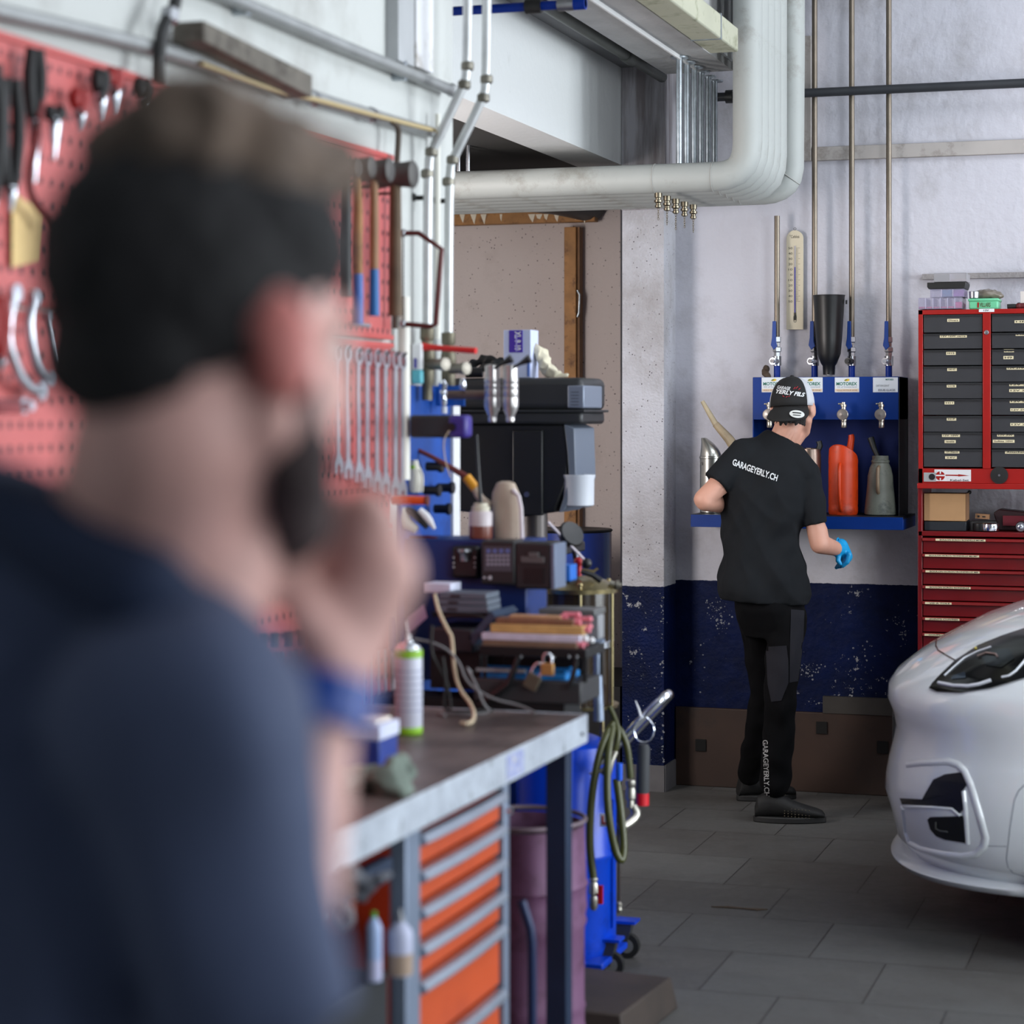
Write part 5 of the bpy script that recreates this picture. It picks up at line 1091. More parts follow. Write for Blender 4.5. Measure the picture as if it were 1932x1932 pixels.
for i, (a0, a1) in enumerate(((1437, 1483), (1506, 1552), (1575, 1621), (1647, 1694))):
    lb = bxY(a0, 712, a1, 740, YF-.002, .0018).build('label_plate', M('label_white', (206, 212, 218), .5), t)
    yy = YF-.0026
    if i < 3:
        text_px('MOTOREX', a0+3, 721, a1-4, 727, yy, 'brand_lettering', mGreen, lb, .03)
        text_px('Oil of Switzerland', a0+4, 728.5, a1-5, 731.5, yy, 'small_lettering', mGPr, lb)
        bxY(a0+1, 733.5, a1-1, 739, yy+.0002, .0004).build('buff_strip', mBuff, lb)
        text_px('HUILE MOTEUR 5W40' if i != 1 else 'HUILE MOTEUR 10W40', a0+4, 735, a1-4, 738, yy-.0002, 'grade_lettering', M('brown_print', (140, 110, 90), .7), lb)
        c = wy((a0+a1)/2, 717, yy); MB().prism([(math.cos(2*PI*k/16)*.011, math.sin(2*PI*k/16)*.005) for k in range(16)], c+Vector((0, .0004, 0)), (1, 0, .1), (0, 0, 1), (0, -.0004, 0)).build('emblem', mYel, lb)
        MB().prism([(-.012, -.004), (-.002, -.001), (.004, .004), (-.006, .002)], c-Vector((0, 0.0001, 0)), (1, 0, 0), (0, 0, 1), (0, -.0004, 0)).build('emblem_stroke', mGreen, lb)
    else:
        text_px('MOTOREX', a0+24, 714.5, a0+39, 717.5, yy, 'brand_lettering', mGreen, lb, .03)
        text_px('DETERGENT', a0+6, 726, a0+31, 729.5, yy, 'small_lettering', mGPr, lb, .02)
        text_px('ESSUIE-GLACES', a0+10, 734, a1-5, 738, yy, 'grade_lettering', M('dark_print', (80, 84, 96), .7), lb, .02)
mTap = M('tap_metal', (178, 172, 160), .3, .9, var=.12, vs=30)
for i, px in enumerate((1452, 1521, 1592, 1663)):
    c = wy(px, 783, YF-.05)
    tp = MB().cyl((c.x, YF, c.z), (c.x, YF-.055, c.z), .012).lathe([(.011, .0), (.0135, -.002), (.0135, -.022), (.010, -.024), (.0115, -.026), (.0115, -.048), (.009, -.052)], (c.x, YF-.05, c.z), n=16).lathe([(.010, 0), (.010, .03), (.013, .032), (.013, .04), (.008, .042)], (c.x-.001, YF-.05, c.z+.002), n=14).build('tap_body', mTap, t)
    MB().lathe([(.022, 0), (.023, .002), (.023, .012), (.021, .014), (.006, .0145), (.002, .016)], (c.x-.001, YF-.066, c.z+.002), (0, -1, 0), 24).build('tap_knob', M('knob_metal', (150, 142, 136), .35, .7), tp)
    MB().tube([(c.x+.006, YF-.05, c.z+.046), (c.x-.018, YF-.05, c.z+.045)], [.005, .003], 8).ball((c.x-.02, YF-.05, c.z+.045), .004, 6).cyl((c.x-.001, YF-.05, c.z+.04), (c.x-.001, YF-.05, c.z+.052), .008).build('tap_lever', mTap, tp)
ZTr = z_(974, YT)
# thermometer
a = wy(1484, 622, YB-.02); b = wy(1515.5, 434, YB-.02)
t = thing('wall_thermometer', 'tall cream wall thermometer with a round top and printed scale', 'thermometer', ((a.x+b.x)/2, YB-.02, a.z))
wd_ = b.x-a.x; hgt = b.z-a.z; r = wd_/2; pl = [(-r, 0), (r, 0)]+[(math.cos(k*PI/12)*r, hgt-r+math.sin(k*PI/12)*r) for k in range(13)]
MB().prism(pl, ((a.x+b.x)/2, YB-.024, a.z), (1, 0, 0), (0, 0, 1), (0, .012, 0)).build('board', M('thermo_cream', (206, 196, 172), .6), t, bevel=.001)
yy = YB-.0246; fz = lambda py: wy(1500, py, yy).z; fx = lambda px: wy(px, 500, yy).x
text_on('°Celsius', (fx(1490), yy, fz(449)), (fx(1508)-fx(1490), 0, 0), (0, 0, fz(443)-fz(449)), 'celsius_lettering', mInk, t)
for k, n_ in enumerate((50, 40, 30, 20, 10, 0, 10, 20, 30, 40, 50)):
    zc_ = fz(468+k*10.05); s_ = str(n_); w_ = fx(1495)-fx(1487.5) if n_ else (fx(1495)-fx(1491))
    text_on(s_, (fx(1495)-w_, yy, zc_-.0045), (w_, 0, 0), (0, 0, .009), 'scale_number', mInk, t)
k_ = MB()
for k in range(51):
    z1 = fz(468+k*2.01); L = .017 if k % 5 == 0 else .009; k_.bb((fx(1502), yy, z1-.0006), (fx(1502)+L, yy+.0005, z1+.0006))
k_.build('scale_ticks', M('tick_brown', (110, 100, 90), .7), t)
MB().cyl((fx(1500), yy-.002, fz(590)), (fx(1500), yy-.002, fz(464)), .003, n=10).build('glass_tube', M('tube_grey', (170, 166, 170), .2), t)
MB().cyl((fx(1500), yy-.004, fz(600)), (fx(1500), yy-.004, fz(504)), .0026, n=10).build('blue_column', M('thermo_blue', (46, 44, 150), .4), t)
MB().tube([(fx(1497.5), yy, fz(594)), (fx(1497.5), yy, fz(608)), (fx(1502.5), yy, fz(608)), (fx(1502.5), yy, fz(594))], .001, 6, closed=True, sm=1).cyl((fx(1500), yy-.003, fz(604)), (fx(1500), yy-.003, fz(590)), .004).build('bulb_guard', mDarkSteel, t)
MB().tube([((a.x+b.x)/2+math.cos(k*PI/5)*.005, YB-.018, b.z+.006+math.sin(k*PI/5)*.005) for k in range(10)], .001, 6, closed=True).build('hanging_ring', mDarkSteel, t)
# black funnel standing on the dispenser
c = wy(1564, 708, 8.95); zz = lambda py: wy(1564, py, 8.95).z-c.z
t = thing('black_funnel', 'tall black plastic funnel standing on the blue dispenser', 'funnel', c)
sc_ = sx(wy(1564, 700, 8.95).y*CS+0); k_ = 9.0/4100
MB().lathe([(11*k_, zz(707)), (12*k_, zz(690)), (15*k_, zz(686)), (22*k_, zz(668)), (24.5*k_, zz(640)), (29.5*k_, zz(560)), (30.5*k_, zz(557)), (29*k_, zz(557)), (24*k_, zz(640)), (14*k_, zz(680))], c, n=36).build('body', M('funnel_black', (18, 19, 20), .38), t)
MB().cyl(c+Vector((0, 0, .001)), c+Vector((0, 0, zz(700))), .012).build('metal_tip', mSteel, t)
MB().box(wy(1597, 570, 8.95), (.006, .01, .016)).build('lug', mBlack, t)
# cans on the tray
def can(px, Y): p = wy(px, 974, Y); return Vector((p.x, Y, ZTr+.001))
def H_(py, Y): return wy(1600, py, Y).z-ZTr
Yc = 8.87
c = can(1591, Yc); k = 9.0/4100*27.5; h = H_(838, Yc)
t = thing('oil_can_orange', 'orange plastic oil measuring can with an angled mouth on the tray', 'oil can', c)
n = 32
rings = [[c+Vector((math.cos(a)*k*r_, math.sin(a)*k*r_*.9, z)) for a in (2*PI*j/n for j in range(n))] for r_, z in ((.93, 0), (.99, .008), (1, .02), (1, .03), (.98, .036), (1, .045), (1, h*.62), (.985, h*.70), (1.0, h*.73), (1, h*.78))]
rings.append([c+Vector((math.cos(a)*k*.96, math.sin(a)*k*.86, h*.86+h*.12*math.cos(a+1.9))) for a in (2*PI*j/n for j in range(n))])
rings.append([c+Vector((math.cos(a)*k*.86, math.sin(a)*k*.78, h*.875+h*.12*math.cos(a+1.9))) for a in (2*PI*j/n for j in range(n))])
rings.append([c+Vector((math.cos(a)*k*.83, math.sin(a)*k*.75, h*.7)) for a in (2*PI*j/n for j in range(n))])
MB().loft(rings).build('body', mOrange, t)
MB().tube([c+Vector((-.004, -k*.88, h*.72)), c+Vector((-.003, -k*1.35, h*.66)), c+Vector((-.003, -k*1.4, h*.35)), c+Vector((-.0, -k*1.1, h*.10)), c+Vector((0, -k*.88, h*.06))], .0075, 10, sm=1).build('handle', mOrange, t)
MB().tube([c+Vector((.01, k*.5, h*.7)), c+Vector((.02, k*.9, h*.95)), c+Vector((.025, k*1.0, h*1.09)), c+Vector((.022, k*1.0, h*1.13))], [.018, .014, .013, .011], 12, sm=1).build('spout', mOrange, t)
c = can(1661, Yc); h = H_(860, Yc)
t = thing('oil_can_grey', 'dirty grey-green conical oil can with a ring neck on the tray', 'oil can', c)
mDirty = M('dirty_plastic', (116, 120, 110), .5, var=.2, vs=12, dirt=(58, 66, 62), ds=10)
MB().lathe([(.058, 0), (.064, .004), (.064, .02), (.061, h*.2), (.053, h*.5), (.051, h*.66), (.043, h*.8), (.034, h*.88), (.037, h*.89), (.037, h*.92), (.033, h*.93), (.033, h), (.028, h), (.028, h*.85)], c, n=36).build('body', mDirty, t)
MB().tube([c+Vector((0, -.036, h*.82)), c+Vector((.001, -.075, h*.78)), c+Vector((.001, -.078, h*.45)), c+Vector((0, -.054, h*.38))], .007, 10, sm=1).build('handle', M('pale_dirty', (150, 130, 106), .5, var=.2), t)
MB().tube([c+Vector((-.0, .05, h*.85)), c+Vector((-.03, .06, h*1.06)), c+Vector((-.05, .07, h*1.3))], [.009, .011, .014], 10, sm=1).build('spout', M('dark_spout', (34, 36, 36), .5), t)
c = can(1528, Yc); h = H_(848, Yc)
t = thing('oil_can_metal', 'bronze metal oil jug partly hidden behind the mechanic on the tray', 'oil can', c)
mBz = M('bronze_metal', (124, 108, 98), .35, .8, var=.2, vs=10)
MB().lathe([(.042, 0), (.046, .004), (.046, h*.9), (.043, h), (.039, h), (.041, h*.8)], c, n=32).build('body', mBz, t)
MB().tube([c+Vector((.02, .03, h*.9)), c+Vector((.035, .04, h*1.05)), c+Vector((.03, .04, h*1.12))], .012, 10).build('spout', M('dark_spout', (34, 36, 36), .5), t)
MB().tube([c+Vector((-.03, .01, h)), c+Vector((-.0, -.04, h+.004)), c+Vector((.03, 0, h))], .003, 8, sm=1).build('rim_wire', mBz, t)
c = can(1341, Yc); h = H_(863, Yc)
t = thing('oil_can_chrome', 'shiny tin oil measure with a hooded spout at the left end of the tray', 'oil can', c)
mTin = M('tin', (176, 176, 170), .28, .95, var=.12, vs=14)
MB().lathe([(.042, 0), (.045, .003), (.045, h-.01), (.047, h-.008), (.047, h), (.044, h+.002)], c, n=32).build('body', mTin, t)
k = MB(); rg = []
for j in range(9):
    f = j/8; z = h+.002+f*.075; off = -.03*f*f; r_ = .044*(1-.75*f**1.6)
    rg.append([c+Vector((math.cos(a)*r_+off, math.sin(a)*r_, z)) for a in (2*PI*i/24 for i in range(24))])
k.loft(rg).build('hooded_spout', mTin, t)
MB().cyl(c+Vector((-.03, -.034, h-.03)), c+Vector((-.031, -.038, h-.03)), .006).build('vent_hole', mDarkSteel, t)
a = wy(1325, 757, 8.86); b = wy(1350, 800, 8.86); d = wy(1384, 838, 8.86); e = wy(1402, 876, 8.86); f = wy(1405, 974, 8.86); f.z = ZTr+.003
t = thing('funnel_hose', 'cloudy plastic pouring hose standing on the tray and leaning left over the mechanic\'s shoulder', 'hose', f)
mCloud = M('cloudy_plastic', (150, 134, 108), .5, var=.3, vs=12)
MB().tube([a, b], [.0085, .013], 14).build('tip', M('cloudy_tip', (172, 158, 130), .5, var=.2, vs=12), t)
MB().tube([b, d, e, f], [.015, .022, .026, .030], 16, sm=1).build('hose_body', mCloud, t)
c = wy(1445, 706, 9.0); crumple('clay_lump', (c.x-.0, 9.0, wy(1445, 711, YF).z+.022), (.035, .04, .05), M('brown_lump', (74, 60, 48), .9, var=.3), 'small dark brown lump of rag on top of the dispenser', 'rag', 3, .004)
# ================================================================ RED STORAGE CABINETS
YQ = 8.72
X0 = wy(1732.5, 800, YQ).x; X1 = wy(1994, 800, YQ).x
def zq(py, px=1800, Y=YQ): return wy(px, py, Y).z
def xq(px, Y=YQ): return wy(px, 800, Y).x
t = thing('small_parts_cabinet', 'red cabinet of dark translucent small-parts drawers with typed labels', 'parts cabinet', ((X0+X1)/2, YQ, zq(922)))
DEP = .26
MB().bb((X0, YQ, zq(912)), (xq(1741), YQ+DEP, zq(584))).bb((X1-.018, YQ, zq(912)), (X1, YQ+DEP, zq(584))).bb((X0, YQ, zq(593)), (X1, YQ+DEP, zq(584))).bb((X0, YQ+DEP-.01, zq(912)), (X1, YQ+DEP, zq(584))).bb((xq(1854), YQ-.002, zq(884)), (xq(1869), YQ+DEP, zq(590))).bb((X0, YQ, zq(912)), (X1, YQ+.01, zq(884))).bb((X0-.002, YQ-.02, zq(922)), (X1+.002, YQ+DEP, zq(912))).build('case', mRed, t, bevel=.0015)
mDr1 = M('smoked_drawer', (52, 53, 56), .35, var=.1, vs=8); mLab = M('typed_label', (216, 204, 168), .7)
rows = [(593.5, 627), (629, 658), (660, 689), (691, 721), (722, 752), (753, 783), (785, 815), (816, 846), (847.5, 881)]
L1 = [[('Divers', 1787, 1810, 601.5, 607)], [('12V 16W verre', 1773, 1824, 631.5, 637)], [('H15', 1785, 1803, 663.5, 669.5)], [('H4 H7', 1787, 1805, 694, 700)], [('H18', 1786, 1804, 726, 731)], [('H11', 1782, 1800, 757.5, 763)], [('H1F', 1786, 1804, 788, 793.5)], [('12V 10W', 1777, 1811, 819, 824.5), ('navette', 1782, 1803, 830.5, 836)], [('12V Klaxon', 1782, 1810, 850, 855.5), ('24V', 1783, 1805, 861, 866)]]
L2 = [[('HB3', 1914, 1945, 606, 611)], [('HB4', 1916, 1945, 630, 635)], [('H8', 1894, 1913, 660, 665.5), ('H9', 1893, 1912, 672.5, 678.5)], [('12V 21W orange', 1899, 1965, 692.5, 698)], [('12V 21W', 1904, 1960, 723.5, 729), ('12V 21/5W', 1904, 1965, 734.5, 740)], [('12V 5W', 1905, 1950, 755, 760.5), ('12V 5W T10', 1906, 1960, 770.5, 776)], [('12V 21W', 1906, 1955, 798, 803.5)], [('12V 3W', 1881, 1913, 818, 823.5), ('Sofitte 10W', 1873, 1914, 829.5, 835)], [('Attaches plaque', 1896, 1965, 850, 855.5)]]
for cx0, cx1, LL in ((1742.5, 1853, L1), (1871, 1984, L2)):
    for i, (y0, y1) in enumerate(rows):
        d_ = MB().bb((xq(cx0), YQ+.004, zq(y1)), (xq(cx1), YQ+.22, zq(y0))).build('drawer', mDr1, t, bevel=.0015)
        MB().bb((xq(cx0), YQ-.001, zq(y0+3.5)), (xq(cx1), YQ+.006, zq(y0+.5))).build('finger_lip', M('smoked_lip', (30, 31, 33), .4), d_)
        for s, a, b, c, e in LL[i]:
            lb = MB().bb((xq(a), YQ+.0025, zq(e)), (xq(b), YQ+.0045, zq(c))).build('label_strip', mLab, d_)
            text_on(s, (xq(a+2.5), YQ+.0022, zq(e-1.4)), (xq(b-2.5)-xq(a+2.5), 0, 0), (0, 0, zq(c+1.2)-zq(e-1.4)), 'lettering', mInk, d_, .02)
c = (xq(1861.5), YQ-.003, zq(628)); MB().lathe([(.008, 0), (.009, .003), (.005, .004)], c, (0, -1, 0), 18).build('lock', mSteel, t)
MB().bb((xq(1847), YQ-.0025, zq(589.5)), (xq(1876), YQ-.0005, zq(583.5))).build('label_strip', mWhiteP, t)
text_on('12V', (xq(1856), YQ-.003, zq(588)), (xq(1866)-xq(1856), 0, 0), (0, 0, zq(585)-zq(588)), 'lettering', mInk, t, .02)
k = MB().bb((xq(1815), YQ-.0014, zq(908)), (xq(1832), YQ+.0, zq(886))).bb((xq(1763), YQ-.0014, zq(908)), (xq(1815), YQ, zq(886))); k.build('maker_plate', mWhiteP, t)
MB().prism([(math.cos(a)*.018, math.sin(a)*.018) for a in (2*PI*j/20 for j in range(20))], (xq(1774), YQ-.0015, zq(898)), (1, 0, 0), (0, 0, 1), (0, -.0006, 0)).build('round_emblem', mRed, t)
MB().bb((xq(1765), YQ-.0026, zq(898.5)), (xq(1783), YQ-.002, zq(896))).bb((xq(1773), YQ-.0026, zq(894)), (xq(1775.5), YQ-.002, zq(889))).bb((xq(1773), YQ-.0026, zq(907)), (xq(1775.5), YQ-.002, zq(902))).build('emblem_bars', mWhiteP, t)
MB().prism([(0, -.0015), (.05, -.002), (.05, .003), (0, .003)], (xq(1784), YQ-.0015, zq(897)), (1, 0, 0), (0, 0, 1), (0, -.0006, 0)).prism([(.05, -.004), (.092, 0), (.05, .005)], (xq(1784), YQ-.0015, zq(897)), (1, 0, 0), (0, 0, 1), (0, -.0006, 0)).build('red_arrow', mRed, t)
text_on('Kabel-Set', (xq(1793), YQ-.0016, zq(907.5)), (xq(1828)-xq(1793), 0, 0), (0, 0, zq(904)-zq(907.5)), 'lettering', mInk, t, .02)
MB().bb((xq(1743), YQ-.003, zq(909)), (xq(1766), YQ-.0015, zq(892))).build('grey_sticker', M('sticker_grey', (150, 152, 154), .5), t)
MB().cyl((xq(1758.5), YQ-.003, zq(900)), (xq(1758.5), YQ-.0045, zq(900)), .0125, n=20).build('black_disc', mBlack, t)
c = (xq(1885.5), YQ-.002, zq(896)); MB().lathe([(.034, 0), (.034, .004), (.006, .006)], c, (0, -1, 0), 32).build('rubber_disc', mRubber, t); MB().lathe([(.0045, .004), (.0045, .008), (.002, .008)], c, (0, -1, 0), 14).build('disc_screw', mSteel, t)
# lower chest
t = thing('tool_chest', 'deep red chest of shallow drawers with typed strips, standing on the floor', 'tool chest', ((X0+X1)/2, YQ, 0))
MB().bb((X0-.002, YQ, 0), (xq(1740), YQ+.3, zq(922))).bb((X1-.018, YQ, 0), (X1, YQ+.3, zq(922))).bb((X0, YQ+.0, 0), (X1, YQ+.3, .06)).bb((X0, YQ, zq(1012)), (X1, YQ+.3, zq(1003))).bb((X0, YQ+.29, 0), (X1, YQ+.3, zq(1010))).build('case', mDarkRed, t, bevel=.0015)
LT = ['BOULON ECROU RONDELLE M3-M5', 'BOULON ECROU RONDELLE M6-M7', 'BOULON ECROU RONDELLE M8', 'BOULON ECROU RONDELLE', 'VIS A TOLE', 'JOINTS CUIVRES', 'GOUPILLES']
LW = [(1766, 1860), (1746, 1848), (1747, 1849), (1747, 1832), (1746, 1796), (1746, 1811), (1745, 1790)]
for i in range(16):
    y0 = 1014.5+i*30; y1 = y0+29
    d_ = MB().bb((xq(1741), YQ+.006, zq(y1)), (X1-.018, YQ+.27, zq(y0+1))).build('drawer', mDarkRed, t, bevel=.001)
    k = MB(); pr = [(.006, zq(y0+1)), (-.012, zq(y0+1.5)), (-.013, zq(y0+6)), (-.010, zq(y0+7)), (.006, zq(y0+8))]
    k.loft([[Vector((x, YQ+a, z)) for a, z in pr] for x in (xq(1741), X1-.018)]).build('pull_lip', M('lip_red', (124, 14, 16), .4, var=.1), d_)
    if i < 7:
        a, b = LW[i]
        MB().bb((xq(a), YQ-.0145, zq(y0+6)), (xq(b), YQ-.0128, zq(y0+2))).build('label_strip', mLab, d_)
        text_on(LT[i], (xq(a+8), YQ-.0148, zq(y0+5.2)), ((xq(b-3)-xq(a+8)), 0, 0), (0, 0, zq(y0+2.6)-zq(y0+5.2)), 'lettering', mInk, d_, .02)
# things in the open section
zs_ = zq(1003)+.001
def shelf_box(px0, px1, py, name, mat, label, cat, Y=YQ+.03, dep=.15, bev=.002, z0=None):
    z0 = zs_ if z0 is None else z0
    return one(MB().bb((xq(px0, Y), Y, z0), (xq(px1, Y), Y+dep, zq(py, 1800, Y))), name, mat, label, cat, bevel=bev)
shelf_box(1744, 1823, 984.5, 'organiser_case', M('case_black', (26, 32, 38), .45), 'flat black case lying under the cardboard box', 'case')
t = thing('cardboard_box', 'plain brown cardboard box on the flat black case in the red cabinet', 'box', (xq(1783), YQ+.03, zq(984)))
MB().bb((xq(1743, YQ+.03), YQ+.03, zq(984)), (xq(1822, YQ+.03), YQ+.17, zq(932))).build('carton', M('cardboard', (170, 132, 92), .8, var=.08, vs=10), t, bevel=.002)
MB().prism([(0, 0), (.012, .004), (.012, -.10), (0, -.11)], (xq(1822, YQ+.03)+.0005, YQ+.03, zq(932)), (1, 0, 0), (0, 0, 1), (0, .01, 0)).build('side_flap', M('cardboard_dark', (120, 88, 62), .8), t)
c = (xq(1760), YQ+.05, zs_)
t = thing('wooden_tag', 'small wooden block with dark marks on top of the tool pile', 'block', (xq(1853), YQ+.06, zq(980)))
MB().box(Vector((xq(1853, YQ+.06), YQ+.08, zq(975))), (.055, .03, .019), Matrix.Rotation(.06, 3, 'Y')).build('block', M('ply', (150, 110, 76), .7, var=.15), t)
MB().box(Vector((xq(1846, YQ+.06), YQ+.064, zq(975))), (.008, .002, .008)).box(Vector((xq(1856, YQ+.06), YQ+.064, zq(975.5))), (.012, .002, .005)).build('dark_marks', mInk, t)
shelf_box(1830, 1880, 983, 'metal_plate', mDarkSteel, 'dark tool pile carrying a flat plate behind the tape measure', 'tools', YQ+.05, .12)
c = Vector((xq(1867), YQ+.03, zs_)); t = thing('tape_measure', 'chrome tape measure with a black end lying on the shelf of the red cabinet', 'tape measure', c)
MB().lathe([(.03, .002), (.034, .004), (.036, .015), (.034, .030), (.028, .034)], c, n=28).build('case', mChrome, t); MB().lathe([(.03, .002), (.031, .004), (.031, .031), (.02, .033)], c+Vector((-.038, .01, 0)), n=24).build('black_end', mBlack, t)
c = Vector((xq(1925), YQ+.02, zs_+.021)); t = thing('socket_adapter', 'round chrome socket end facing out beside the tape measure', 'socket', c)
MB().lathe([(.018, 0), (.021, .004), (.021, .05), (.012, .052)], c, (0, 1, 0), 24).build('body', mSteel, t); MB().lathe([(.006, -.012), (.010, -.010), (.012, 0)], c, (0, 1, 0), 16).build('square_drive', mChrome, t)
t = thing('maroon_case', 'maroon tool case lying at the back of the red cabinet shelf', 'case', (xq(1905), YQ+.12, zs_))
k = MB().prism([(0, 0), (.2, 0), (.2, .065), (.0, .085), (-.02, .07)], (xq(1884, YQ+.12), YQ+.12, zs_+.0), (1, 0, 0), (0, 0, 1), (0, .12, 0)); k.build('lid', M('maroon_case_dark', (44, 12, 18), .5), t, bevel=.004)
MB().bb((xq(1892, YQ+.11), YQ+.11, zs_+.02), (xq(1932, YQ+.11)+.05, YQ+.121, zs_+.06)).build('red_panel', M('maroon_panel', (110, 14, 34), .5), t)
c = Vector((xq(1824), YQ+.1, zq(930))); one(MB().ball(c, .008).tube([c, c+Vector((-.02, 0, -.01))], .004, 8), 'thumb_screw', mBlack, 'small black thumb screw beside the cardboard box top', 'screw')
# on top of the parts cabinet
zt_ = zq(584)+.0005
mCl = M('clear_plastic', (176, 172, 196), .25, alpha=.3)
def org(px0, px1, py0, py1, Y, dep, n_, label, fills, cm=mCl):
    x0, x1 = xq(px0, Y), xq(px1, Y); z0, z1 = max(zt_, zq(py1, 1800, Y)), zq(py0, 1800, Y)
    t = thing('organiser_box', label, 'box', ((x0+x1)/2, Y, z0))
    th = .0015; k = MB().bb((x0, Y, z0), (x1, Y+th, z1)).bb((x0, Y+dep-th, z0), (x1, Y+dep, z1)).bb((x0, Y, z0), (x0+th, Y+dep, z1)).bb((x1-th, Y, z0), (x1, Y+dep, z1)).bb((x0, Y, z0), (x1, Y+dep, z0+th)).bb((x0, Y, z1-th), (x1, Y+dep, z1)); k.build('shell', cm, t)
    d = MB()
    for i in range(1, n_): xx = x0+(x1-x0)*i/n_; d.bb((xx-.0012, Y+.001, z0+.002), (xx+.0012, Y+dep-.002, z1-.002))
    if n_ > 1: d.build('dividers', M('divider_pale', (200, 196, 216), .35), t)
    for i, col, f in fills:
        a = x0+(x1-x0)*i/n_+.002; b = x0+(x1-x0)*(i+1)/n_-.002
        MB().bb((a, Y+.003, z0+.002), (b, Y+dep-.004, z0+(z1-z0)*f)).build('contents', M('fill_%d_%d_%d' % col, col, .6, var=.3, vs=60), t, bevel=.002)
    return t
org(1732.5, 1815, 561, 582.5, YQ+.02, .16, 6, 'clear compartment box with pink bits, lowest of the boxes on the red cabinet', [(i, (176, 20, 90), .22) for i in range(5)]+[(5, (196, 10, 110), .6)])
t = org(1755, 1819, 545, 560.5, YQ+.03, .14, 3, 'clear box with blue and purple contents in the middle of the stack', [(1, (40, 110, 150), .9), (2, (130, 60, 150), .9)])
one(MB().prism([(0, 0), (.14, 0), (.146, .016), (.146, .026), (-.006, .026), (-.006, .008)], (xq(1752, YQ+.03), YQ+.03, zq(544.5, 1800, YQ+.03)), (1, 0, 0), (0, 0, 1), (0, .15, 0)), 'plastic_tray', M('tray_black', (22, 22, 20), .5), 'black plastic tray under the topmost clear box', 'tray', bevel=.002)
org(1762, 1823, 515, 531.5, YQ+.03, .14, 2, 'topmost clear box on the stack on the red cabinet', [(0, (60, 76, 84), .85), (1, (180, 150, 154), .3)], M('frosted', (182, 180, 184), .35, alpha=.45))
c0 = xq(1826, YQ+.03); c1 = xq(1885, YQ+.03)
t = thing('biscuit_tin', 'mint green tin with a lettered front on the red cabinet', 'tin', ((c0+c1)/2, YQ+.03, zt_))
zl = zq(563, 1850, YQ+.03)
MB().bb((c0+.004, YQ+.03, zt_), (c1-.004, YQ+.15, zl-.008)).build('body', M('mint', (104, 190, 146), .4), t, bevel=.006)
MB().bb((c0, YQ+.026, zl-.012), (c1, YQ+.154, zl)).build('lid', M('mint', (104, 190, 146), .4), t, bevel=.005)
text_on('VILLARS', (xq(1848, YQ+.03), YQ+.0292, zq(579, 1850, YQ+.03)), (xq(1869, YQ)-xq(1848, YQ), 0, 0), (0, 0, .017), 'lettering', M('olive_ink', (74, 84, 50), .6), t, .02)
MB().bb((xq(1842.5), YQ+.0285, zq(580.5)), (xq(1845.5), YQ+.030, zq(570.5))).build('red_mark', mRed, t)
t = thing('plastic_bag', 'grey plastic bag with a steel cup lying on the mint green tin', 'bag', (xq(1855), YQ+.08, zl))
random.seed(4); mb = MB().ball((xq(1862, YQ+.09), YQ+.10, zl+.018), (.058, .045, .022), 10).ball((xq(1845, YQ+.09), YQ+.09, zl+.015), (.03, .03, .018), 10).ball((xq(1880, YQ+.09), YQ+.1, zl+.012), (.03, .03, .012), 10)
r_ = remeshed(mb, .005, 2)
from mathutils import noise as mn
for p in r_.v: p += Vector((0, 0, 1))*mn.noise(p*60)*.006; p.z = max(p.z, zl+.001)
r_.build('bag', M('bag_grey', (112, 104, 92), .3, alpha=.92), t)
MB().lathe([(.016, 0), (.019, .002), (.020, .026), (.021, .027), (.017, .028)], (xq(1838, YQ+.05), YQ+.05, zl+.001), n=24).build('steel_cup', mSteel, t)
c = Vector((xq(1898), YQ+.06, zt_+.010)); one(MB().tube([c, c+Vector((.03, 0, .002)), c+Vector((.05, .01, 0))], [.011, .010, .008], 10, sm=1).ball(c+Vector((.045, 0, .006)), .011, 8), 'rubber_plug', mRubber, 'small black rubber plugs beside the mint green tin', 'plug')
c = Vector((xq(1930), YQ+.06, zt_+.012)); one(MB().cyl(c-Vector((.02, 0, 0)), c+Vector((.06, 0, 0)), .0125).ball(c-Vector((.02, 0, 0)), .014, 8), 'red_fitting', M('dark_red_plastic', (84, 14, 20), .5), 'dark red fitting at the right edge on top of the red cabinet', 'fitting')
t = one(MB().bb((xq(1925, YQ+.1), YQ+.1, zt_), (xq(1960, YQ+.1), YQ+.14, zq(550, 1900, YQ+.1))), 'paper_box', M('warm_white', (206, 200, 196), .7), 'white box cut off by the right edge on the red cabinet', 'box', bevel=.001)
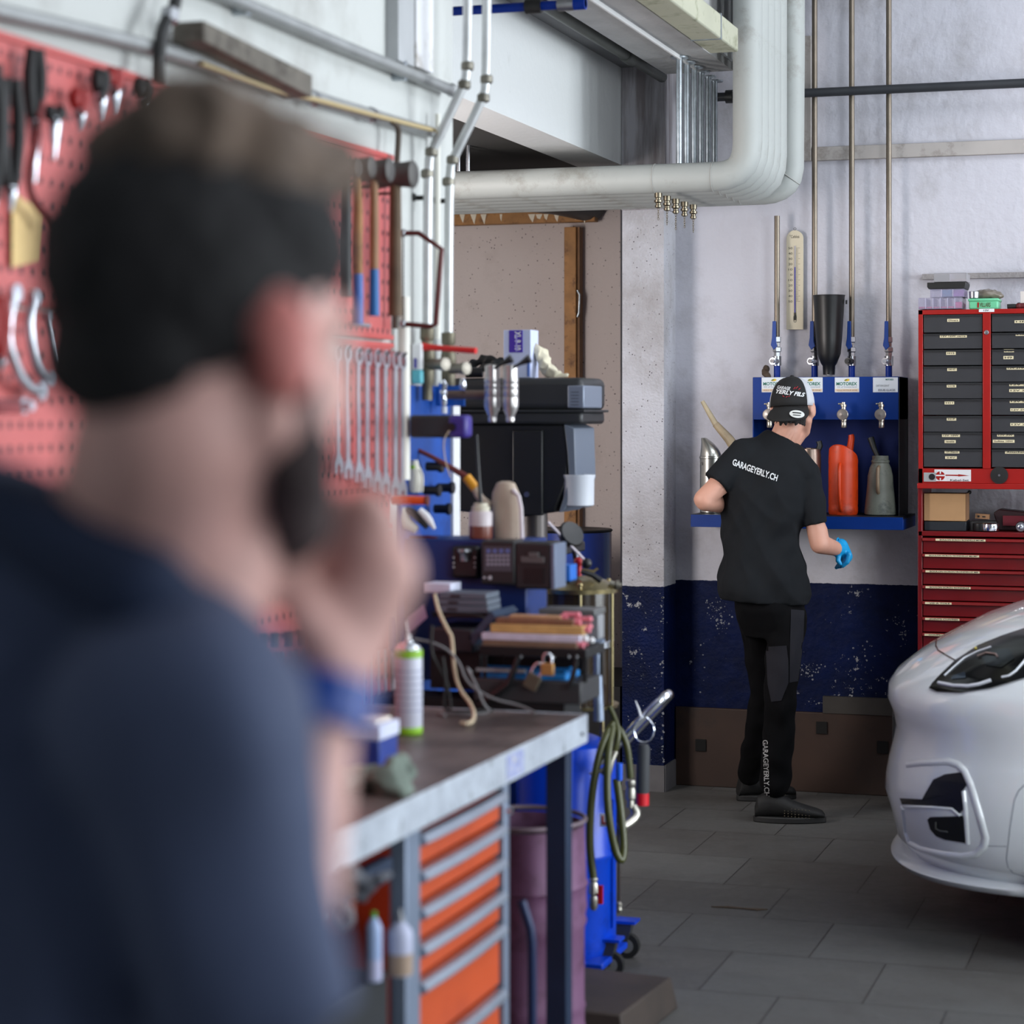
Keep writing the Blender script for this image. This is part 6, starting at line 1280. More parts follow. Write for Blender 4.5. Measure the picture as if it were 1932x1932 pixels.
# ================================================================ CAR
YCAR = 7.33; XN = -1.0
mCar = M('car_white', (236, 241, 243), .28, coat=1.0, spec=.6)
def se(xf, A, w_, xr_, z, n=2.7, nf=26, ar=.5):
    q_ = []
    for i in range(nf+1):
        a = PI/2*i/nf; q_.append((xf+A*(1-abs(math.cos(a))**(2/n)), w_*math.sin(a)**(2/n)))
    for i in range(1, 16): q_.append((xf+A+(xr_-ar-xf-A)*i/16, w_))
    for i in range(13):
        a = PI/2*(1-i/12); q_.append((xr_-ar*(1-max(0, math.cos(a))**(2/3)), w_*math.sin(a)**(2/3)))
    full = [(x, -y) for x, y in q_]+[(x, y) for x, y in reversed(q_[1:-1])]
    return [Vector((x, YCAR+y, z)) for x, y in full]
def zpx(py): return 1.58-(py-785)*7.25/4100
prof = [(.205, -.945, .82, .62), (.26, -.985, .872, .62), (.32, -.995, .885, .60), (.404, -1.018, .895, .58), (.45, -1.014, .897, .58), (.50, -1.004, .897, .58), (.55, -.992, .893, .60), (.60, -.985, .888, .62), (.645, -.995, .885, .62), (.687, -1.012, .883, .62), (.726, -1.008, .880, .63), (.76, -.985, .875, .65), (.80, -.935, .868, .68), (.837, -.878, .855, .72), (.88, -.80, .835, .76), (.916, -.732, .812, .80), (.95, -.645, .785, .84), (.98, -.555, .755, .86), (1.01, -.44, .72, .86), (1.035, -.30, .69, .8), (1.05, -.15, .66, .7)]
rings = [se(xf, A, w_, 3.15-.06*max(0, z-.7), z) for z, xf, w_, A in prof]
body = MB().loft(rings)
car = thing('car', 'white compact car parked at the right with its nose towards the left wall', 'car', (XN+2, YCAR, 0))
body.build('body_shell', mCar, car, angle=60)
bv = bvh_of(body)
# cabin and glass
cab = []
for f, xf, xr_, w_ in ((1.04, -.08, 3.0, .70), (1.2, .30, 2.95, .66), (1.38, .72, 2.80, .61), (1.50, 1.05, 2.6, .56), (1.54, 1.35, 2.3, .50)):
    cab.append(se(xf, .35, w_, xr_, f, 3.0, 26, .3))
MB().loft(cab[:4]).build('window_glass', M('car_glass', (16, 20, 24), .08, coat=1), car)
MB().loft(cab[3:]).build('roof', mCar, car)
# lip
k = MB(); k.loft([se(-.96, .64, .80, 3.1, .166), se(-.99, .64, .83, 3.15, .172), se(-1.004, .64, .842, 3.15, .19), se(-.99, .64, .838, 3.15, .205), se(-.95, .64, .80, 3.1, .212)])
k.build('lower_lip', mCar, car, angle=60)
mTrim = M('car_black', (10, 11, 13), .25, coat=.5); mLed = M('light_strip', (240, 244, 250), .3, coat=.6)
# grille at the very front
k = MB(); o_ = []
for z, dx in ((.37, .012), (.41, .008), (.62, .008), (.66, .012)):
    o_.append([Vector((-.998+dx+.30*abs(y)**2.2+(.0 if .4 < z < .65 else .01), YCAR+y, z)) for y in [(-.36+.72*i/20) for i in range(21)]])
k2 = MB()
for a, b in zip(o_, o_[1:]):
    for i in range(20): k2.add([a[i], a[i+1], b[i+1], b[i]], [(0, 1, 2, 3)])
g_ = k2.build('grille', M('grille_matt', (8, 8, 9), .7), car); so = g_.modifiers.new('s', 'SOLIDIFY'); so.thickness = .03; so.offset = 0
# headlight, made to sit on the shell
HL = [(1754, 1299), (1760, 1290), (1769, 1280), (1803, 1247), (1846, 1219), (1890, 1201), (1932, 1187), (1985, 1176), (2020, 1180), (2025, 1210), (1990, 1252), (1932, 1281), (1871, 1299), (1815, 1308), (1769, 1306)]
h = patch(bv, HL, .004).build('headlight', M('headlight_glass', (5, 6, 8), .12, spec=.4), car)
surf_line(bv, [(1773, 1291), (1800, 1296), (1828, 1297), (1850, 1293), (1871, 1286)], .0058, .007).build('daytime_light', mLed, h)
surf_line(bv, [(1784, 1277), (1800, 1262), (1821, 1244), (1845, 1232), (1871, 1223)], .0026, .006).build('upper_light_strip', mLed, h)
surf_line(bv, [(1891, 1280), (1905, 1277), (1918, 1268), (1932, 1252), (1945, 1235)], .0034, .006).build('side_light_strip', mLed, h)
patch(bv, [(1852, 1240), (1872, 1230), (1905, 1226), (1915, 1245), (1890, 1262), (1862, 1258)], .0062, div=2).build('reflector', M('reflector_dark', (52, 58, 64), .12, .8), h)
surf_line(bv, [(1846, 1242), (1862, 1236), (1880, 1238), (1884, 1243)], .003, .009).build('bezel', M('bezel_warm', (150, 130, 124), .3, .4), h)
patch(bv, [(1796, 1284), (1800, 1277), (1822, 1270), (1824, 1281)], .0062, div=2).build('lens_block', M('lens_blue', (54, 66, 80), .15, .5), h)
MB().ball(hit(bv, 1842, 1226, .006), .0045, 8).build('amber_bulb', M('amber', (214, 196, 90), .3), h)
surf_line(bv, [(1795, 1176), (1777, 1193), (1767, 1206), (1766, 1219), (1770, 1227), (1786, 1237), (1804, 1247)], .0028, .0).build('bonnet_seam', mTrim, car)
# fog lamp surround
UP = [(1741, 1508), (1752, 1488), (1762, 1471), (1784, 1461), (1815, 1457), (1826, 1479), (1817, 1493), (1818, 1527), (1809, 1538), (1795, 1524), (1703, 1517), (1699, 1506)]
LO = [(1751, 1546), (1756, 1541), (1818, 1539), (1822, 1590), (1784, 1584), (1767, 1577), (1756, 1564)]
mIn = M('intake_black', (8, 9, 11), .5)
for nm, P_ in (('upper_intake', UP), ('fog_lamp_recess', LO)):
    patch(bv, P_, .003).build(nm, mIn, car)
surf_line(bv, [(1712, 1442), (1740, 1439), (1790, 1437), (1808, 1443), (1820, 1456), (1831, 1480), (1846, 1530), (1860, 1580), (1857, 1597), (1842, 1612), (1815, 1616), (1780, 1612), (1738, 1603), (1716, 1592), (1708, 1570), (1703, 1524)], .013, -.006, 12).build('intake_surround', mCar, car)
surf_line(bv, [(1706, 1521), (1760, 1523), (1797, 1526), (1812, 1539)], .0045, .002, 8).build('intake_blade', mCar, car)
surf_line(bv, [(1818, 1492), (1822, 1530), (1826, 1592)], .008, -.002, 8).build('inner_edge', mCar, car)
surf_line(bv, [(1768, 1550), (1768, 1562), (1775, 1566), (1790, 1568)], .0022, .006).build('fog_lamp_bracket', M('bracket_grey', (92, 94, 92), .4), car)
mSeam = M('seam_grey', (128, 134, 142), .5)
surf_line(bv, [(1936, 1478), (1922, 1492), (1914, 1510), (1906, 1560), (1899, 1620), (1902, 1636), (1912, 1647), (1936, 1655)], .0014, .0).build('fender_seam', mSeam, car)
surf_line(bv, [(1860, 1596), (1880, 1596.5), (1899, 1597)], .0011, .0).build('fender_seam', mSeam, car)
for sx_ in (-.13, 2.42):
    for sy_ in (-1, 1):
        c = Vector((sx_, YCAR+sy_*.80, .325)); ax = Vector((0, sy_, 0))
        MB().lathe([(.345, -.13), (.36, -.08), (.36, .095), (.345, .1), (.3, .1)], c, ax, 40).build('wheel_arch', mTrim, car)
        w_ = MB().lathe([(.2, -.1), (.30, -.1), (.322, -.08), (.325, 0), (.322, .108), (.30, .118), (.21, .118)], c, ax, 40).build('tyre', mRubber, car)
        k = MB().lathe([(.2, .09), (.215, .119), (.2, .121), (.05, .10)], c, ax, 36)
        for j in range(5):
            a = 2*PI*j/5; k.cyl(c+ax*.115, c+ax*.115+Vector((math.cos(a)*.2, 0, math.sin(a)*.2)), .022, .016, 8)
        k.build('rim', mSteel, w_)
# ================================================================ PEOPLE
mSkin = M('skin', (216, 168, 158), .55, var=.08, vs=20); mSkin2 = M('skin_far', (196, 146, 126), .55, var=.06, vs=14)
def placed(mb, R, o): 
    mb.v = [o+R @ p for p in mb.v]; return mb
def head_mb(neck=None):
    m_ = MB()
    m_.ball((0, -.012, .035), (.074, .094, .088), 14).ball((0, .036, -.04), (.056, .056, .07), 12).ball((0, .066, -.098), (.026, .024, .02), 8)
    for s in (-1, 1):
        m_.cap((s*.056, 0, -.045), (s*.036, .045, -.085), .022, .02).cap((s*.036, .045, -.085), (0, .068, -.10), .02, .022)
        m_.ball((s*.030, .070, -.022), (.022, .018, .02), 8)
        m_.cap((s*.012, .084, .020), (s*.045, .070, .020), .009, .008)
        # ear
        m_.ball((s*.082, -.008, -.006), (.009, .020, .034), 10, Matrix.Rotation(-s*.35, 3, 'Z') @ Matrix.Rotation(.15, 3, 'X'))
        m_.cap((s*.072, .0, -.0), (s*.08, -.01, -.0), .014, .01)
    m_.cap((0, .088, .012), (0, .106, -.026), .008, .012).ball((-.010, .098, -.031), .008, 6).ball((.010, .098, -.031), .008, 6)
    m_.cap((-.018, .083, -.060), (.018, .083, -.060), .0065, .0065).cap((-.016, .082, -.071), (.016, .082, -.071), .007, .007)
    if neck: m_.cap((0, -.018, -.05), neck, .056, .062)
    return m_
def face_bits(R, o, root):
    for s in (-1, 1):
        e = placed(MB().ball((s*.030, .074, .004), (.012, .012, .012), 10), R, o).build('eyeball', M('eye_white', (220, 216, 210), .2), root)
        placed(MB().ball((s*.030, .0835, .004), (.0055, .003, .0055), 8), R, o).build('iris', M('iris_brown', (60, 40, 26), .2), e)
        placed(MB().cap((s*.015, .087, .028), (s*.048, .073, .026), .0042, .003), R, o).build('eyebrow', mHair, root)
mHair = M('hair_dark', (24, 20, 20), .85, var=.4, vs=60, bump=.6, bs=200)
def wobble(mb, amp, f, seed=0):
    for p in mb.v: p += Vector((mn.noise(p*f+Vector((seed, 0, 0))), mn.noise(p*f+Vector((0, seed+4, 0))), mn.noise(p*f+Vector((0, 0, seed+8)))))*amp
    return mb
def tuck(sk_, cloths, keep, depth=.007, reach=.035):
    "skin under clothing stays just inside it"
    for m_ in cloths:
        b_ = bvh_of(m_)
        for p in sk_.v:
            if any((p-c).length < r for c, r in keep): continue
            q_, n_, i_, d_ = b_.find_nearest(p, reach)
            if q_ is None: continue
            out = (p-q_).dot(n_)
            if out > -depth: p += (q_-n_*depth)-p
# ---- mechanic in the background
D = 8.5
def P(px, py, d=D): return wd(px, py, d)
man = thing('person', 'mechanic in black shirt and reversed cap standing with back turned at the oil dispenser', 'person', Vector((P(1470, 1500).x, P(1470, 1500).y, 0)))
RH = Matrix.Rotation(TH-.42, 3, 'Z') @ Matrix.Rotation(-.16, 3, 'X') @ Matrix.Rotation(-.05, 3, 'Y')
OH = P(1496, 772, 8.5)
sk = placed(head_mb(), RH, OH)
sk.cap(P(1492, 790, 8.5), P(1476, 840, 8.47), .052, .058).cap(P(1498, 800, 8.53), P(1490, 850, 8.5), .045, .05)
sk.cap(P(1455, 880, 8.5), P(1445, 1080, 8.52), .11, .10)
sk.cap(P(1475, 850, 8.47), P(1408, 862, 8.47), .055, .05).cap(P(1408, 866, 8.47), P(1328, 942, 8.42), .048, .040).cap(P(1330, 945, 8.42), P(1395, 960, 8.62), .040, .027)
sk.cap(P(1490, 860, 8.5), P(1520, 895, 8.48), .05, .05).cap(P(1520, 898, 8.48), P(1546, 1022, 8.44), .046, .040).cap(P(1547, 1026, 8.44), P(1580, 1036, 8.58), .040, .028)
# hands
def hand_parts(m_, wr, mid, ups, tip_dir, r=.0085):
    m_.cap(wr, mid, .026, .030); return m_
wr = P(1396, 961, 8.63); sk.cap(wr, P(1412, 952, 8.70), .027, .03)
for i in range(4):
    a = P(1408+i*4, 944+i*6, 8.72); b = a+Vector((.02, .03, .012-.004*i)); sk.cap(a, b, .010, .009).cap(b, b+Vector((.022, .005, -.008)), .009, .0075)
sk.cap(P(1404, 945, 8.68), P(1412, 936, 8.72), .011, .009)
leg = [((1486, 1150, 8.47), (1474, 1300, 8.43), .075, .055), ((1474, 1300, 8.43), (1462, 1500, 8.47), .055, .040), ((1432, 1150, 8.62), (1440, 1305, 8.66), .075, .055), ((1440, 1305, 8.66), (1412, 1475, 8.84), .055, .040)]
for a, b, r1, r2 in leg: sk.cap(P(*a), P(*b), r1, r2)
skin = remeshed(sk, .007, 3); face_bits(RH, OH, man)
# glove
gl = MB().cap(P(1574, 1034, 8.56), P(1586, 1036, 8.60), .031, .032).cap(P(1586, 1030, 8.60), P(1596, 1050, 8.62), .030, .027)
for i in range(4):
    a = P(1602-i*5, 1046+i*2, 8.60+.022*i-.03); b = P(1599-i*5, 1060+i*1.5, 8.60+.022*i-.03); c = P(1590-i*4, 1068+i, 8.61+.022*i-.03)
    gl.cap(a, b, .0115, .010).cap(b, c, .010, .008)
gl.cap(P(1583, 1044, 8.57), P(1581, 1058, 8.56), .012, .010).cap(P(1581, 1058, 8.56), P(1586, 1064, 8.56), .010, .008)
remeshed(gl, .0045, 2).build('glove', M('nitrile_blue', (16, 148, 206), .45), man)
MB().tube([P(1581+math.cos(a)*3, 1030+math.sin(a)*15, 8.57+.03*math.cos(a)) for a in (2*PI*j/16 for j in range(16))], .003, 8, closed=True).build('glove_cuff', M('nitrile_blue', (16, 148, 206), .45), man)
# shirt
def ringpx(py, cx_, hw, hd, d, tilt=0, yaw=0):
    c = P(cx_, py, d); s = d/F; r_ = []
    right = Vector((CS, SN, 0)); fwd = Vector((-SN, CS, 0))
    for j in range(28):
        a = 2*PI*j/28; x = math.cos(a)*hw*s; y = math.sin(a)*hd
        x = math.copysign(abs(math.cos(a))**.85, math.cos(a))*hw*s
        r_.append(c+right*x+fwd*(y+x*yaw)+Vector((0, 0, -math.cos(a)*tilt*s)))
    return r_
sh = MB().loft([ringpx(*v) for v in ((838, 1462, 42, .055, 8.49, 14), (856, 1458, 66, .08, 8.49, 16), (885, 1452, 80, .105, 8.49, 16), (930, 1446, 82, .122, 8.49, 10), (980, 1439, 77, .126, 8.5, 4), (1010, 1436, 74, .125, 8.5, 0), (1050, 1437, 78, .128, 8.5, 0), (1090, 1440, 85, .132, 8.5, 0), (1118, 1441, 87, .132, 8.5, 4), (1136, 1444, 80, .125, 8.5, 5))])
sh.loft([ringpx(824, 1476, 29, .060, 8.49, 15), ringpx(838, 1474, 40, .066, 8.49, 20), ringpx(860, 1465, 60, .085, 8.49, 18)])
sh.cap(P(1440, 858, 8.49), P(1404, 853, 8.47), .072, .056).cap(P(1490, 868, 8.49), P(1517, 892, 8.47), .075, .062)
def sleeve(m_, a, b, r1, r2): m_.cyl(a, b, r1, r2, 24)
sh.cyl(P(1408, 848, 8.47), P(1352, 912, 8.435), .058, .057, 24); sh.cyl(P(1516, 884, 8.48), P(1538, 990, 8.45), .062, .050, 24)
shm = remeshed(sh, .0075, 5)
for p in shm.v:
    t_ = (.45-abs(mn.noise(Vector((p.x*8+p.z*6, p.y*8, p.z*3.2))))*2)*.45+mn.noise(Vector((p.x*18-p.z*12, p.y*18, p.z*6)))*.4
    low = min(1, max(0, (1.5-p.z)/.35)); p += (p-Vector((P(1440, 900).x, P(1440, 900).y, p.z))).normalized()*t_*(.008+.018*low)
mShirt = M('black_tshirt', (26, 28, 31), .9, var=.06, vs=20, spec=.15)
st = shm.build('t_shirt', mShirt, man); sbv = bvh_of(shm)
mPr = M('print_white', (206, 208, 210), .6)
text_surf(sbv, 'GARAGEYERLY.CH', (1381, 877), (84, 31), (3, -11.5), 'back_lettering', mPr, st, .025, 0, .003)
# trousers
tr = MB().loft([ringpx(*v) for v in ((1118, 1450, 66, .115, 8.51), (1150, 1453, 68, .125, 8.51), (1180, 1457, 62, .13, 8.53), (1200, 1460, 58, .12, 8.54))])
for a, b, r1, r2 in (((1484, 1160, 8.47), (1473, 1305, 8.44), .080, .064), ((1473, 1305, 8.44), (1468, 1400, 8.45), .064, .059), ((1468, 1400, 8.45), (1462, 1478, 8.47), .058, .062), ((1436, 1165, 8.60), (1446, 1300, 8.66), .09, .064), ((1446, 1300, 8.66), (1426, 1400, 8.76), .063, .055), ((1426, 1400, 8.76), (1414, 1458, 8.86), .055, .052)):
    tr.cap(P(*a), P(*b), r1, r2)
trm = remeshed(tr, .0075, 4)
for p in trm.v: p += Vector((mn.noise(Vector((p.x*12, p.y*12, p.z*14))), mn.noise(Vector((p.x*12+5, p.y*12, p.z*14))), 0))*.012
tuck(skin, (shm, trm), ((OH, .112), (P(1318, 950, 8.42), .088), (P(1352, 958, 8.45), .06), (P(1395, 960, 8.65), .07), (P(1552, 1035, 8.44), .085), (P(1585, 1040, 8.6), .09)))
skin.build('body', mSkin2, man)
mTr = M('work_trousers', (8, 8, 10), .9, var=.1, vs=20, spec=.12); mTrG = M('trouser_grey', (36, 36, 41), .9, spec=.12)
tp = trm.build('trousers', mTr, man); tbv = bvh_of(trm)
patch(tbv, [(1446, 1220), (1484, 1218), (1487, 1245), (1487, 1288), (1474, 1322), (1456, 1324), (1449, 1290)], .003, div=3).build('tool_pocket', mTrG, tp)
patch(tbv, [(1492, 1150), (1517, 1152), (1515, 1210), (1505, 1285), (1489, 1288), (1490, 1230)], .002, div=3).build('thigh_panel', mTrG, tp)
text_surf(tbv, 'GARAGEYERLY.CH', (1440.5, 1396), (3, 106), (9, 0), 'leg_lettering', M('print_grey', (150, 150, 150), .6), tp, .02)
# shoes
mShoe = M('shoe_black', (14, 14, 14), .7, var=.2, vs=30); mSole = M('sole_black', (26, 26, 26), .6)
def shoe(heel, toe, seed):
    u_ = (toe-heel); L = u_.length; u_.normalize(); s_ = Vector((-u_.y, u_.x, 0)); z = Vector((0, 0, 1)); m_ = MB()
    up = MB()
    pr = [(0.0, .026, .06), (.04, .034, .10), (.22, .037, .125), (.38, .040, .108), (.55, .045, .084), (.75, .048, .066), (.9, .042, .054), (.97, .03, .046), (1.0, .016, .034)]
    up.loft([[heel+u_*L*f+s_*math.cos(a)*w_+z*(.018+(h_-.018)*(.5+.5*math.sin(a))) for a in (2*PI*j/20 for j in range(20))] for f, w_, h_ in pr])
    sl = MB(); pt = []
    for k in range(28):
        a = 2*PI*k/28; pt.append((L*.5+math.cos(a)*L*.525, math.sin(a)*(.044-.006*math.cos(a*2))))
    sl.prism(pt, heel, u_, s_, (0, 0, .024))
    s0 = up.build('shoe', mShoe, man); sl.build('sole', mSole, s0, bevel=.004)
    lc = MB()
    for k in range(4): c = heel+u_*L*(.42+.07*k)+z*(.088-.008*k); lc.tube([c-s_*.02, c+z*.005, c+s_*.02], .0025, 6)
    lc.build('laces', mShoe, s0)
    dt = MB()
    for i in range(8):
        for j in range(4): dt.ball(heel+u_*L*(.42+.05*i)-s_*(.0385+.005*min(i, 3)/3)+z*(.03+.010*j-.001*i), .0022, 4)
    dt.build('mesh_dots', M('shoe_dots', (90, 82, 64), .6), s0)
h1 = wd(1424, 1545, 8.47); h1.z = 0; t1 = wd(1556, 1545, 8.45); t1.z = 0; shoe(h1, t1, 0)
h2 = wd(1392, 1510, 8.93); h2.z = 0; t2 = wd(1500, 1500, 8.98); t2.z = 0; shoe(h2, t2, 1)
# cap and hair
hr = placed(MB().ball((0, -.03, -.015), (.073, .070, .052), 12).ball((0, -.01, .03), (.077, .095, .07), 12), RH, OH); random.seed(2)
for i in range(26):
    a = -PI/2+random.uniform(-1.15, 1.15); p0 = Vector((math.cos(a)*.066, math.sin(a)*.082-.01, -.03)); hr.cap(OH+RH @ p0, OH+RH @ (p0+Vector((math.cos(a)*.006, math.sin(a)*.004, -.028-random.random()*.02))), .011, .004, 8, 3)
remeshed(hr, .004, 1).build('hair', mHair, man)
def dome(a0, a1, z0=-.004):
    m_ = MB(); n = 24; k = 10; V_ = []
    for i in range(k+1):
        e = PI/2*i/k
        for j in range(n+1):
            a = a0+(a1-a0)*j/n; V_.append(Vector((math.cos(a)*.0865*abs(math.cos(e))**.75, -.012+math.sin(a)*.106*abs(math.cos(e))**.75, .008+.118*math.sin(e)-.012*math.cos(e)*(-math.sin(a)))))
    fs = [(i*(n+1)+j, i*(n+1)+j+1, (i+1)*(n+1)+j+1, (i+1)*(n+1)+j) for i in range(k) for j in range(n)]
    m_.add(V_, fs); return placed(m_, RH, OH)
mCapB = M('cap_black', (17, 17, 18), .85); mCapW = M('cap_white_mesh', (196, 198, 204), .8, bump=.5, bs=400)
RC = -PI/2+.06
bk_ = dome(RC-1.02, RC+1.02); cp = bk_.build('cap_panel', mCapB, man); s_ = cp.modifiers.new('s', 'SOLIDIFY'); s_.thickness = .003
cw = dome(RC+1.02, RC+2*PI-1.02).build('cap_mesh', mCapW, man); s_ = cw.modifiers.new('s', 'SOLIDIFY'); s_.thickness = .003
placed(MB().ball((0, -.012, .128), (.009, .009, .005), 8), RH, OH).build('cap_button', mCapB, man)
# reversed peak
pk = MB(); V_ = []; nr, nc = 6, 20
for i in range(nr+1):
    f = i/nr
    for j in range(nc+1):
        a = RC-1.05+2.1*j/nc; e = abs(math.cos((j/nc-.5)*PI))**.5 if 0 < j < nc else 0
        r1 = .086+.034*f*e; V_.append(Vector((math.cos(a)*r1*1.02, -.012+math.sin(a)*(r1+.02), .002-.012-.062*f*e-.008*(1-e))))
pk.add(V_, [(i*(nc+1)+j, i*(nc+1)+j+1, (i+1)*(nc+1)+j+1, (i+1)*(nc+1)+j) for i in range(nr) for j in range(nc)])
pk = placed(pk, RH, OH); po = pk.build('cap_peak', mCapB, man); s_ = po.modifiers.new('s', 'SOLIDIFY'); s_.thickness = .004
kb = bvh_of(pk); el = patch(kb, [(1503+math.cos(a)*13.5, 783+math.sin(a)*7.2+math.cos(a)*1.2) for a in (2*PI*j/24 for j in range(24))], .006, div=2); el.build('oval_sticker', M('sticker_silver', (206, 208, 204), .4), po)
surf_line(kb, [(1495, 780.5), (1510, 782)], .0022, .008).build('sticker_bar', mCapB, po); surf_line(kb, [(1496, 785), (1509, 786.3)], .0016, .008).build('sticker_bar', mCapB, po)
cbv = bvh_of(bk_)
text_surf(cbv, 'GARAGE', (1467, 733.5), (24, 3.5), (.8, -5.8), 'cap_lettering', mPr, cp, .03, .3)
text_surf(cbv, 'YERLY FILS', (1464.5, 742), (53, 7), (1, -7.5), 'cap_lettering', mPr, cp, .04, .3)
mRd = M('print_red', (176, 20, 40), .6)
for a, b in (((1497, 735), (1500, 731)), ((1501, 734), (1505, 730)), ((1506, 736), (1509, 733)), ((1477, 747), (1480, 749)), ((1483, 750), (1486, 748)), ((1488, 749), (1490, 747))):
    surf_line(cbv, [a, b], .0011, .003).build('red_dash', mRd, cp)
# ---- man in the foreground
fg = thing('person', 'bearded man in a slate blue shirt seen from behind in the foreground, hand at chin', 'person', (wd(150, 1500, 1.42).x, wd(150, 1500, 1.42).y, 0))
RF = Matrix.Rotation(TH-math.radians(43), 3, 'Z') @ Matrix.Rotation(-.10, 3, 'X')
OF = wd(396, 644, 1.335)
s2 = placed(head_mb(), RF, OF)
NB = wd(270, 1080, 1.40)
s2.cap(OF+RF @ Vector((0, -.022, -.055)), NB, .062, .066).cap(wd(420, 900, 1.37), wd(360, 1130, 1.37), .045, .05)
RS = wd(350, 1370, 1.27); LS = wd(-130, 1240, 1.62); EL = wd(500, 1880, 1.29); WR = wd(608, 1300, 1.40)
s2.cap(NB, wd(340, 1390, 1.31), .05, .045).cap(NB, LS, .06, .06).cap(wd(150, 1400, 1.43), wd(100, 2400, 1.45), .13, .12).cap(RS, EL, .052, .042).cap(EL, wd(540, 1660, 1.36), .041, .037).cap(wd(540, 1660, 1.36), WR, .035, .025)
# left arm hanging
s2.cap(LS, wd(-330, 2200, 1.72), .05, .042).cap(wd(-330, 2200, 1.72), wd(-260, 2950, 1.76), .04, .027)
LH = wd(-260, 2960, 1.76); s2.cap(LH, LH+Vector((0, .01, -.07)), .028, .032)
for i in range(4):
    a = LH+Vector((-.022+.015*i, .012, -.085)); s2.cap(a, a+Vector((0, .01, -.04)), .0095, .009).cap(a+Vector((0, .01, -.04)), a+Vector((0, .004, -.07+.006*abs(i-1))), .009, .0075)
s2.cap(LH+Vector((.02, .02, -.03)), LH+Vector((.03, .04, -.075)), .012, .009)
# right hand closed under the chin
s2.cap(WR, wd(655, 1180, 1.42), .028, .034).cap(wd(655, 1180, 1.42), wd(715, 1080, 1.42), .034, .028).cap(wd(640, 1150, 1.44), wd(660, 1050, 1.44), .03, .026)
for i in range(4):
    y = 975+i*62; dd = 1.415+.004*i
    k1 = wd(738-abs(i-1)*10, y+20, dd); k2 = wd(700-i*6, y-28+i*4, dd-.012); k3 = wd(600-i*2, y-6+i*3, dd+.0); k4 = wd(560, y+26, dd+.012)
    s2.cap(wd(690, 1130, 1.42), k1, .016, .0135).cap(k1, k2, .0135, .0115).cap(k2, k3, .0115, .0100).cap(k3, k4, .0100, .0085)
s2.cap(wd(620, 1225, 1.39), wd(575, 1160, 1.385), .019, .014).cap(wd(575, 1160, 1.385), wd(548, 1060, 1.40), .013, .011)
# legs inside the trousers
for px, d_ in ((250, 1.40), (-60, 1.58)):
    top = wd(px, 2700, d_); top.z = .93; ft = Vector((top.x, top.y, .08)); s2.cap(top, (top+ft)/2, .075, .055).cap((top+ft)/2, ft, .052, .036)
skin2 = remeshed(s2, .0055, 3); face_bits(RF, OF, fg)
def hd(m_, vox=.004, amp=.004, f=70, sd=0, sm=1): return wobble(remeshed(placed(m_, RF, OF), vox, sm), amp, f, sd)
hd(MB().ball((0, -.026, .040), (.0805, .094, .088), 14).ball((0, -.066, -.016), (.062, .040, .042), 10).ball((0, .0, .06), (.0815, .086, .062), 12)).build('hair_sides', M('hair_black', (20, 18, 20), .85, var=.3, vs=60), fg)
hd(MB().ball((0, -.008, .106), (.070, .088, .050), 14).ball((0, .045, .116), (.054, .044, .036), 10).ball((.02, -.04, .130), (.04, .04, .026), 8), amp=.010, f=45, sd=3).build('hair_top', M('hair_brown', (98, 82, 70), .8, var=.5, vs=40), fg)
bd = MB()
for s in (-1, 1): bd.cap((s*.066, .016, -.018), (s*.058, .024, -.068), .011, .020).cap((s*.056, .028, -.070), (0, .074, -.104), .024, .030).cap((s*.003, .091, -.048), (s*.026, .082, -.056), .007, .006)
bd.cap((0, .076, -.082), (0, .074, -.105), .018, .024)
hd(bd, .0045, .003, 80, 5).build('beard', M('beard_dark', (62, 50, 50), .9, var=.4, vs=60), fg)
# wristband
c = wd(604, 1325, 1.395); ax = (wd(655, 1180, 1.42)-wd(590, 1480, 1.385)).normalized(); MB().lathe([(.029, -.017), (.0355, -.015), (.0355, .015), (.029, .017)], c, ax, 28).build('wristband', M('band_blue', (0, 62, 150), .4), fg)
# shirt
sh = MB()
sh.cap(wd(275, 1165, 1.41), wd(360, 1370, 1.28), .055, .078).cap(wd(150, 1120, 1.46), LS, .08, .075).cap(wd(180, 1200, 1.43), wd(160, 1450, 1.42), .10, .15).cap(wd(130, 1420, 1.42), wd(90, 2700, 1.46), .155, .145).cap(wd(60, 1200, 1.52), wd(20, 1500, 1.5), .10, .14)
sh.cap(wd(360, 1370, 1.28), wd(470, 1860, 1.28), .074, .052).cyl(wd(440, 1700, 1.28), wd(495, 1930, 1.28), .058, .056, 24)
sh.cap(LS, wd(-240, 1900, 1.68), .07, .06)
sh.cap(wd(-120, 985, 1.40), wd(30, 1035, 1.37), .06, .055).cap(wd(30, 1035, 1.37), wd(400, 1385, 1.315), .052, .05).cap(wd(400, 1385, 1.315), wd(430, 1500, 1.37), .05, .06)
shf = remeshed(sh, .007, 6)
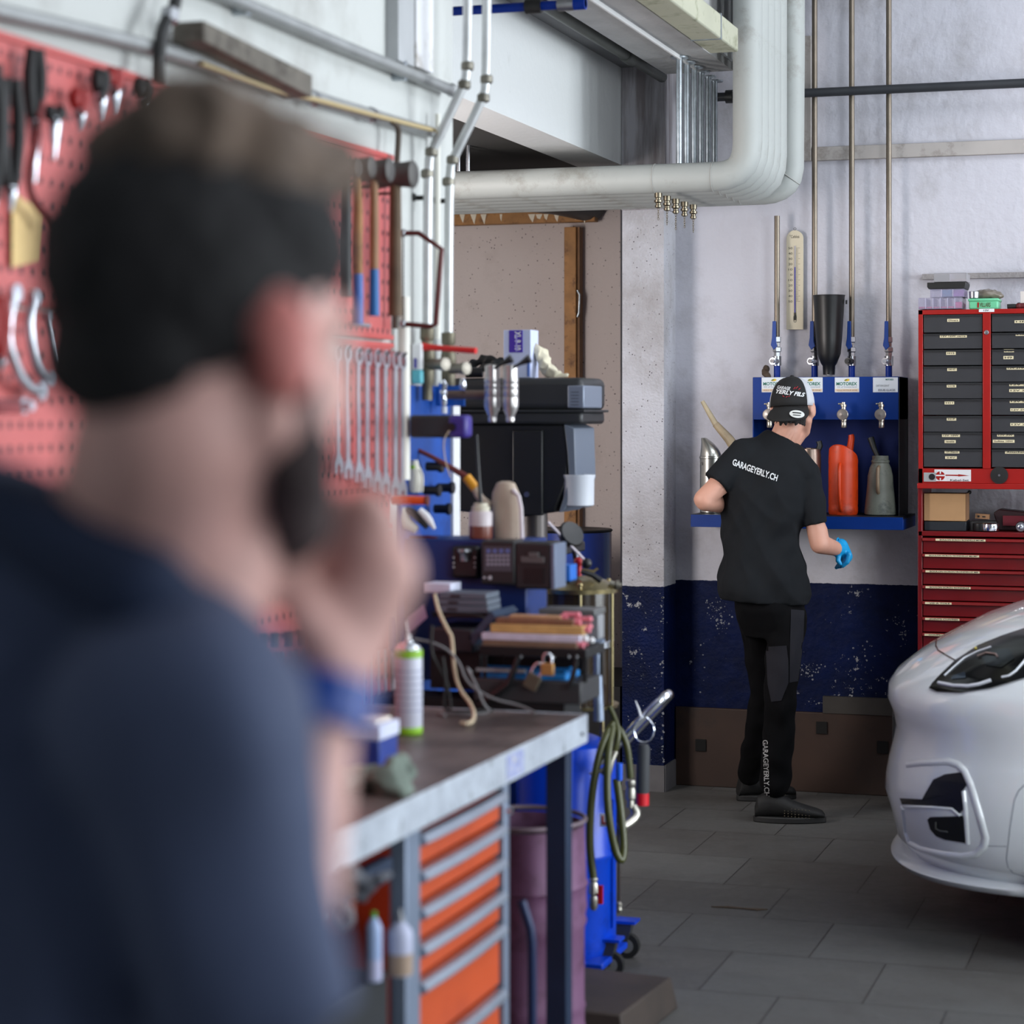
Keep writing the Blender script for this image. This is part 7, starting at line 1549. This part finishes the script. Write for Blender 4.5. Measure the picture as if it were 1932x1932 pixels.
for p in shf.v: p += Vector((mn.noise(Vector((p.x*10, p.y*10, p.z*6))), mn.noise(Vector((p.x*10+7, p.y*10, p.z*6))), 0))*.02
tuck(skin2, (shf,), ((OF, .20), (wd(620, 1500, 1.40), .16), (wd(660, 1150, 1.42), .2), (wd(370, 940, 1.38), .05), (LH, .25), (wd(100, 2900, 1.5), .3)))
bo = skin2.build('body', mSkin, fg); bo.data.materials.append(M('skin_flushed', (210, 124, 116), .55))
off_ = fg.location
for f_ in bo.data.polygons:
    if (f_.center+off_-(OF+RF @ Vector((.086, -.010, -.006)))).length < .034: f_.material_index = 1
mSh = M('slate_shirt', (68, 78, 106), .85, var=.12, vs=6)
sho = shf.build('shirt', mSh, fg)
cb = MB().cap(wd(0, 965, 1.34), wd(270, 1120, 1.29), .027, .031).cap(wd(270, 1120, 1.29), wd(480, 1320, 1.30), .031, .025).cap(wd(480, 1320, 1.30), wd(530, 1370, 1.37), .025, .02)
remeshed(cb, .006, 4).build('collar', M('navy_collar', (26, 40, 68), .85, var=.1), sho)
tf = MB(); 
for px, d_ in ((250, 1.40), (-60, 1.58)):
    top = wd(px, 2700, d_); top.z = .95; ft = Vector((top.x, top.y, .10)); tf.cap(top, (top+ft)/2, .10, .075).cap((top+ft)/2, ft, .075, .06)
pc = (wd(250, 2700, 1.4)+wd(-60, 2700, 1.58))/2; tf.ball((pc.x, pc.y, .98), (.17, .13, .14), 12)
remeshed(tf, .012, 3).build('trousers', M('navy_trousers', (20, 24, 34), .85), fg)
for px, d_ in ((250, 1.40), (-60, 1.58)):
    top = wd(px, 2700, d_); h_ = Vector((top.x-.03, top.y-.05, 0)); tt = h_+Vector((.12, .25, 0)); u_ = (tt-h_).normalized(); s_ = Vector((-u_.y, u_.x, 0))
    m_ = MB().loft([[h_+u_*.28*f+s_*math.cos(a)*w_+Vector((0, 0, .002+h__*(.5+.5*math.sin(a)))) for a in (2*PI*j/20 for j in range(20))] for f, w_, h__ in ((0, .03, .07), (.1, .036, .11), (.35, .04, .10), (.65, .048, .07), (.9, .04, .05), (1, .015, .03))])
    m_.build('shoe', mShoe, fg)
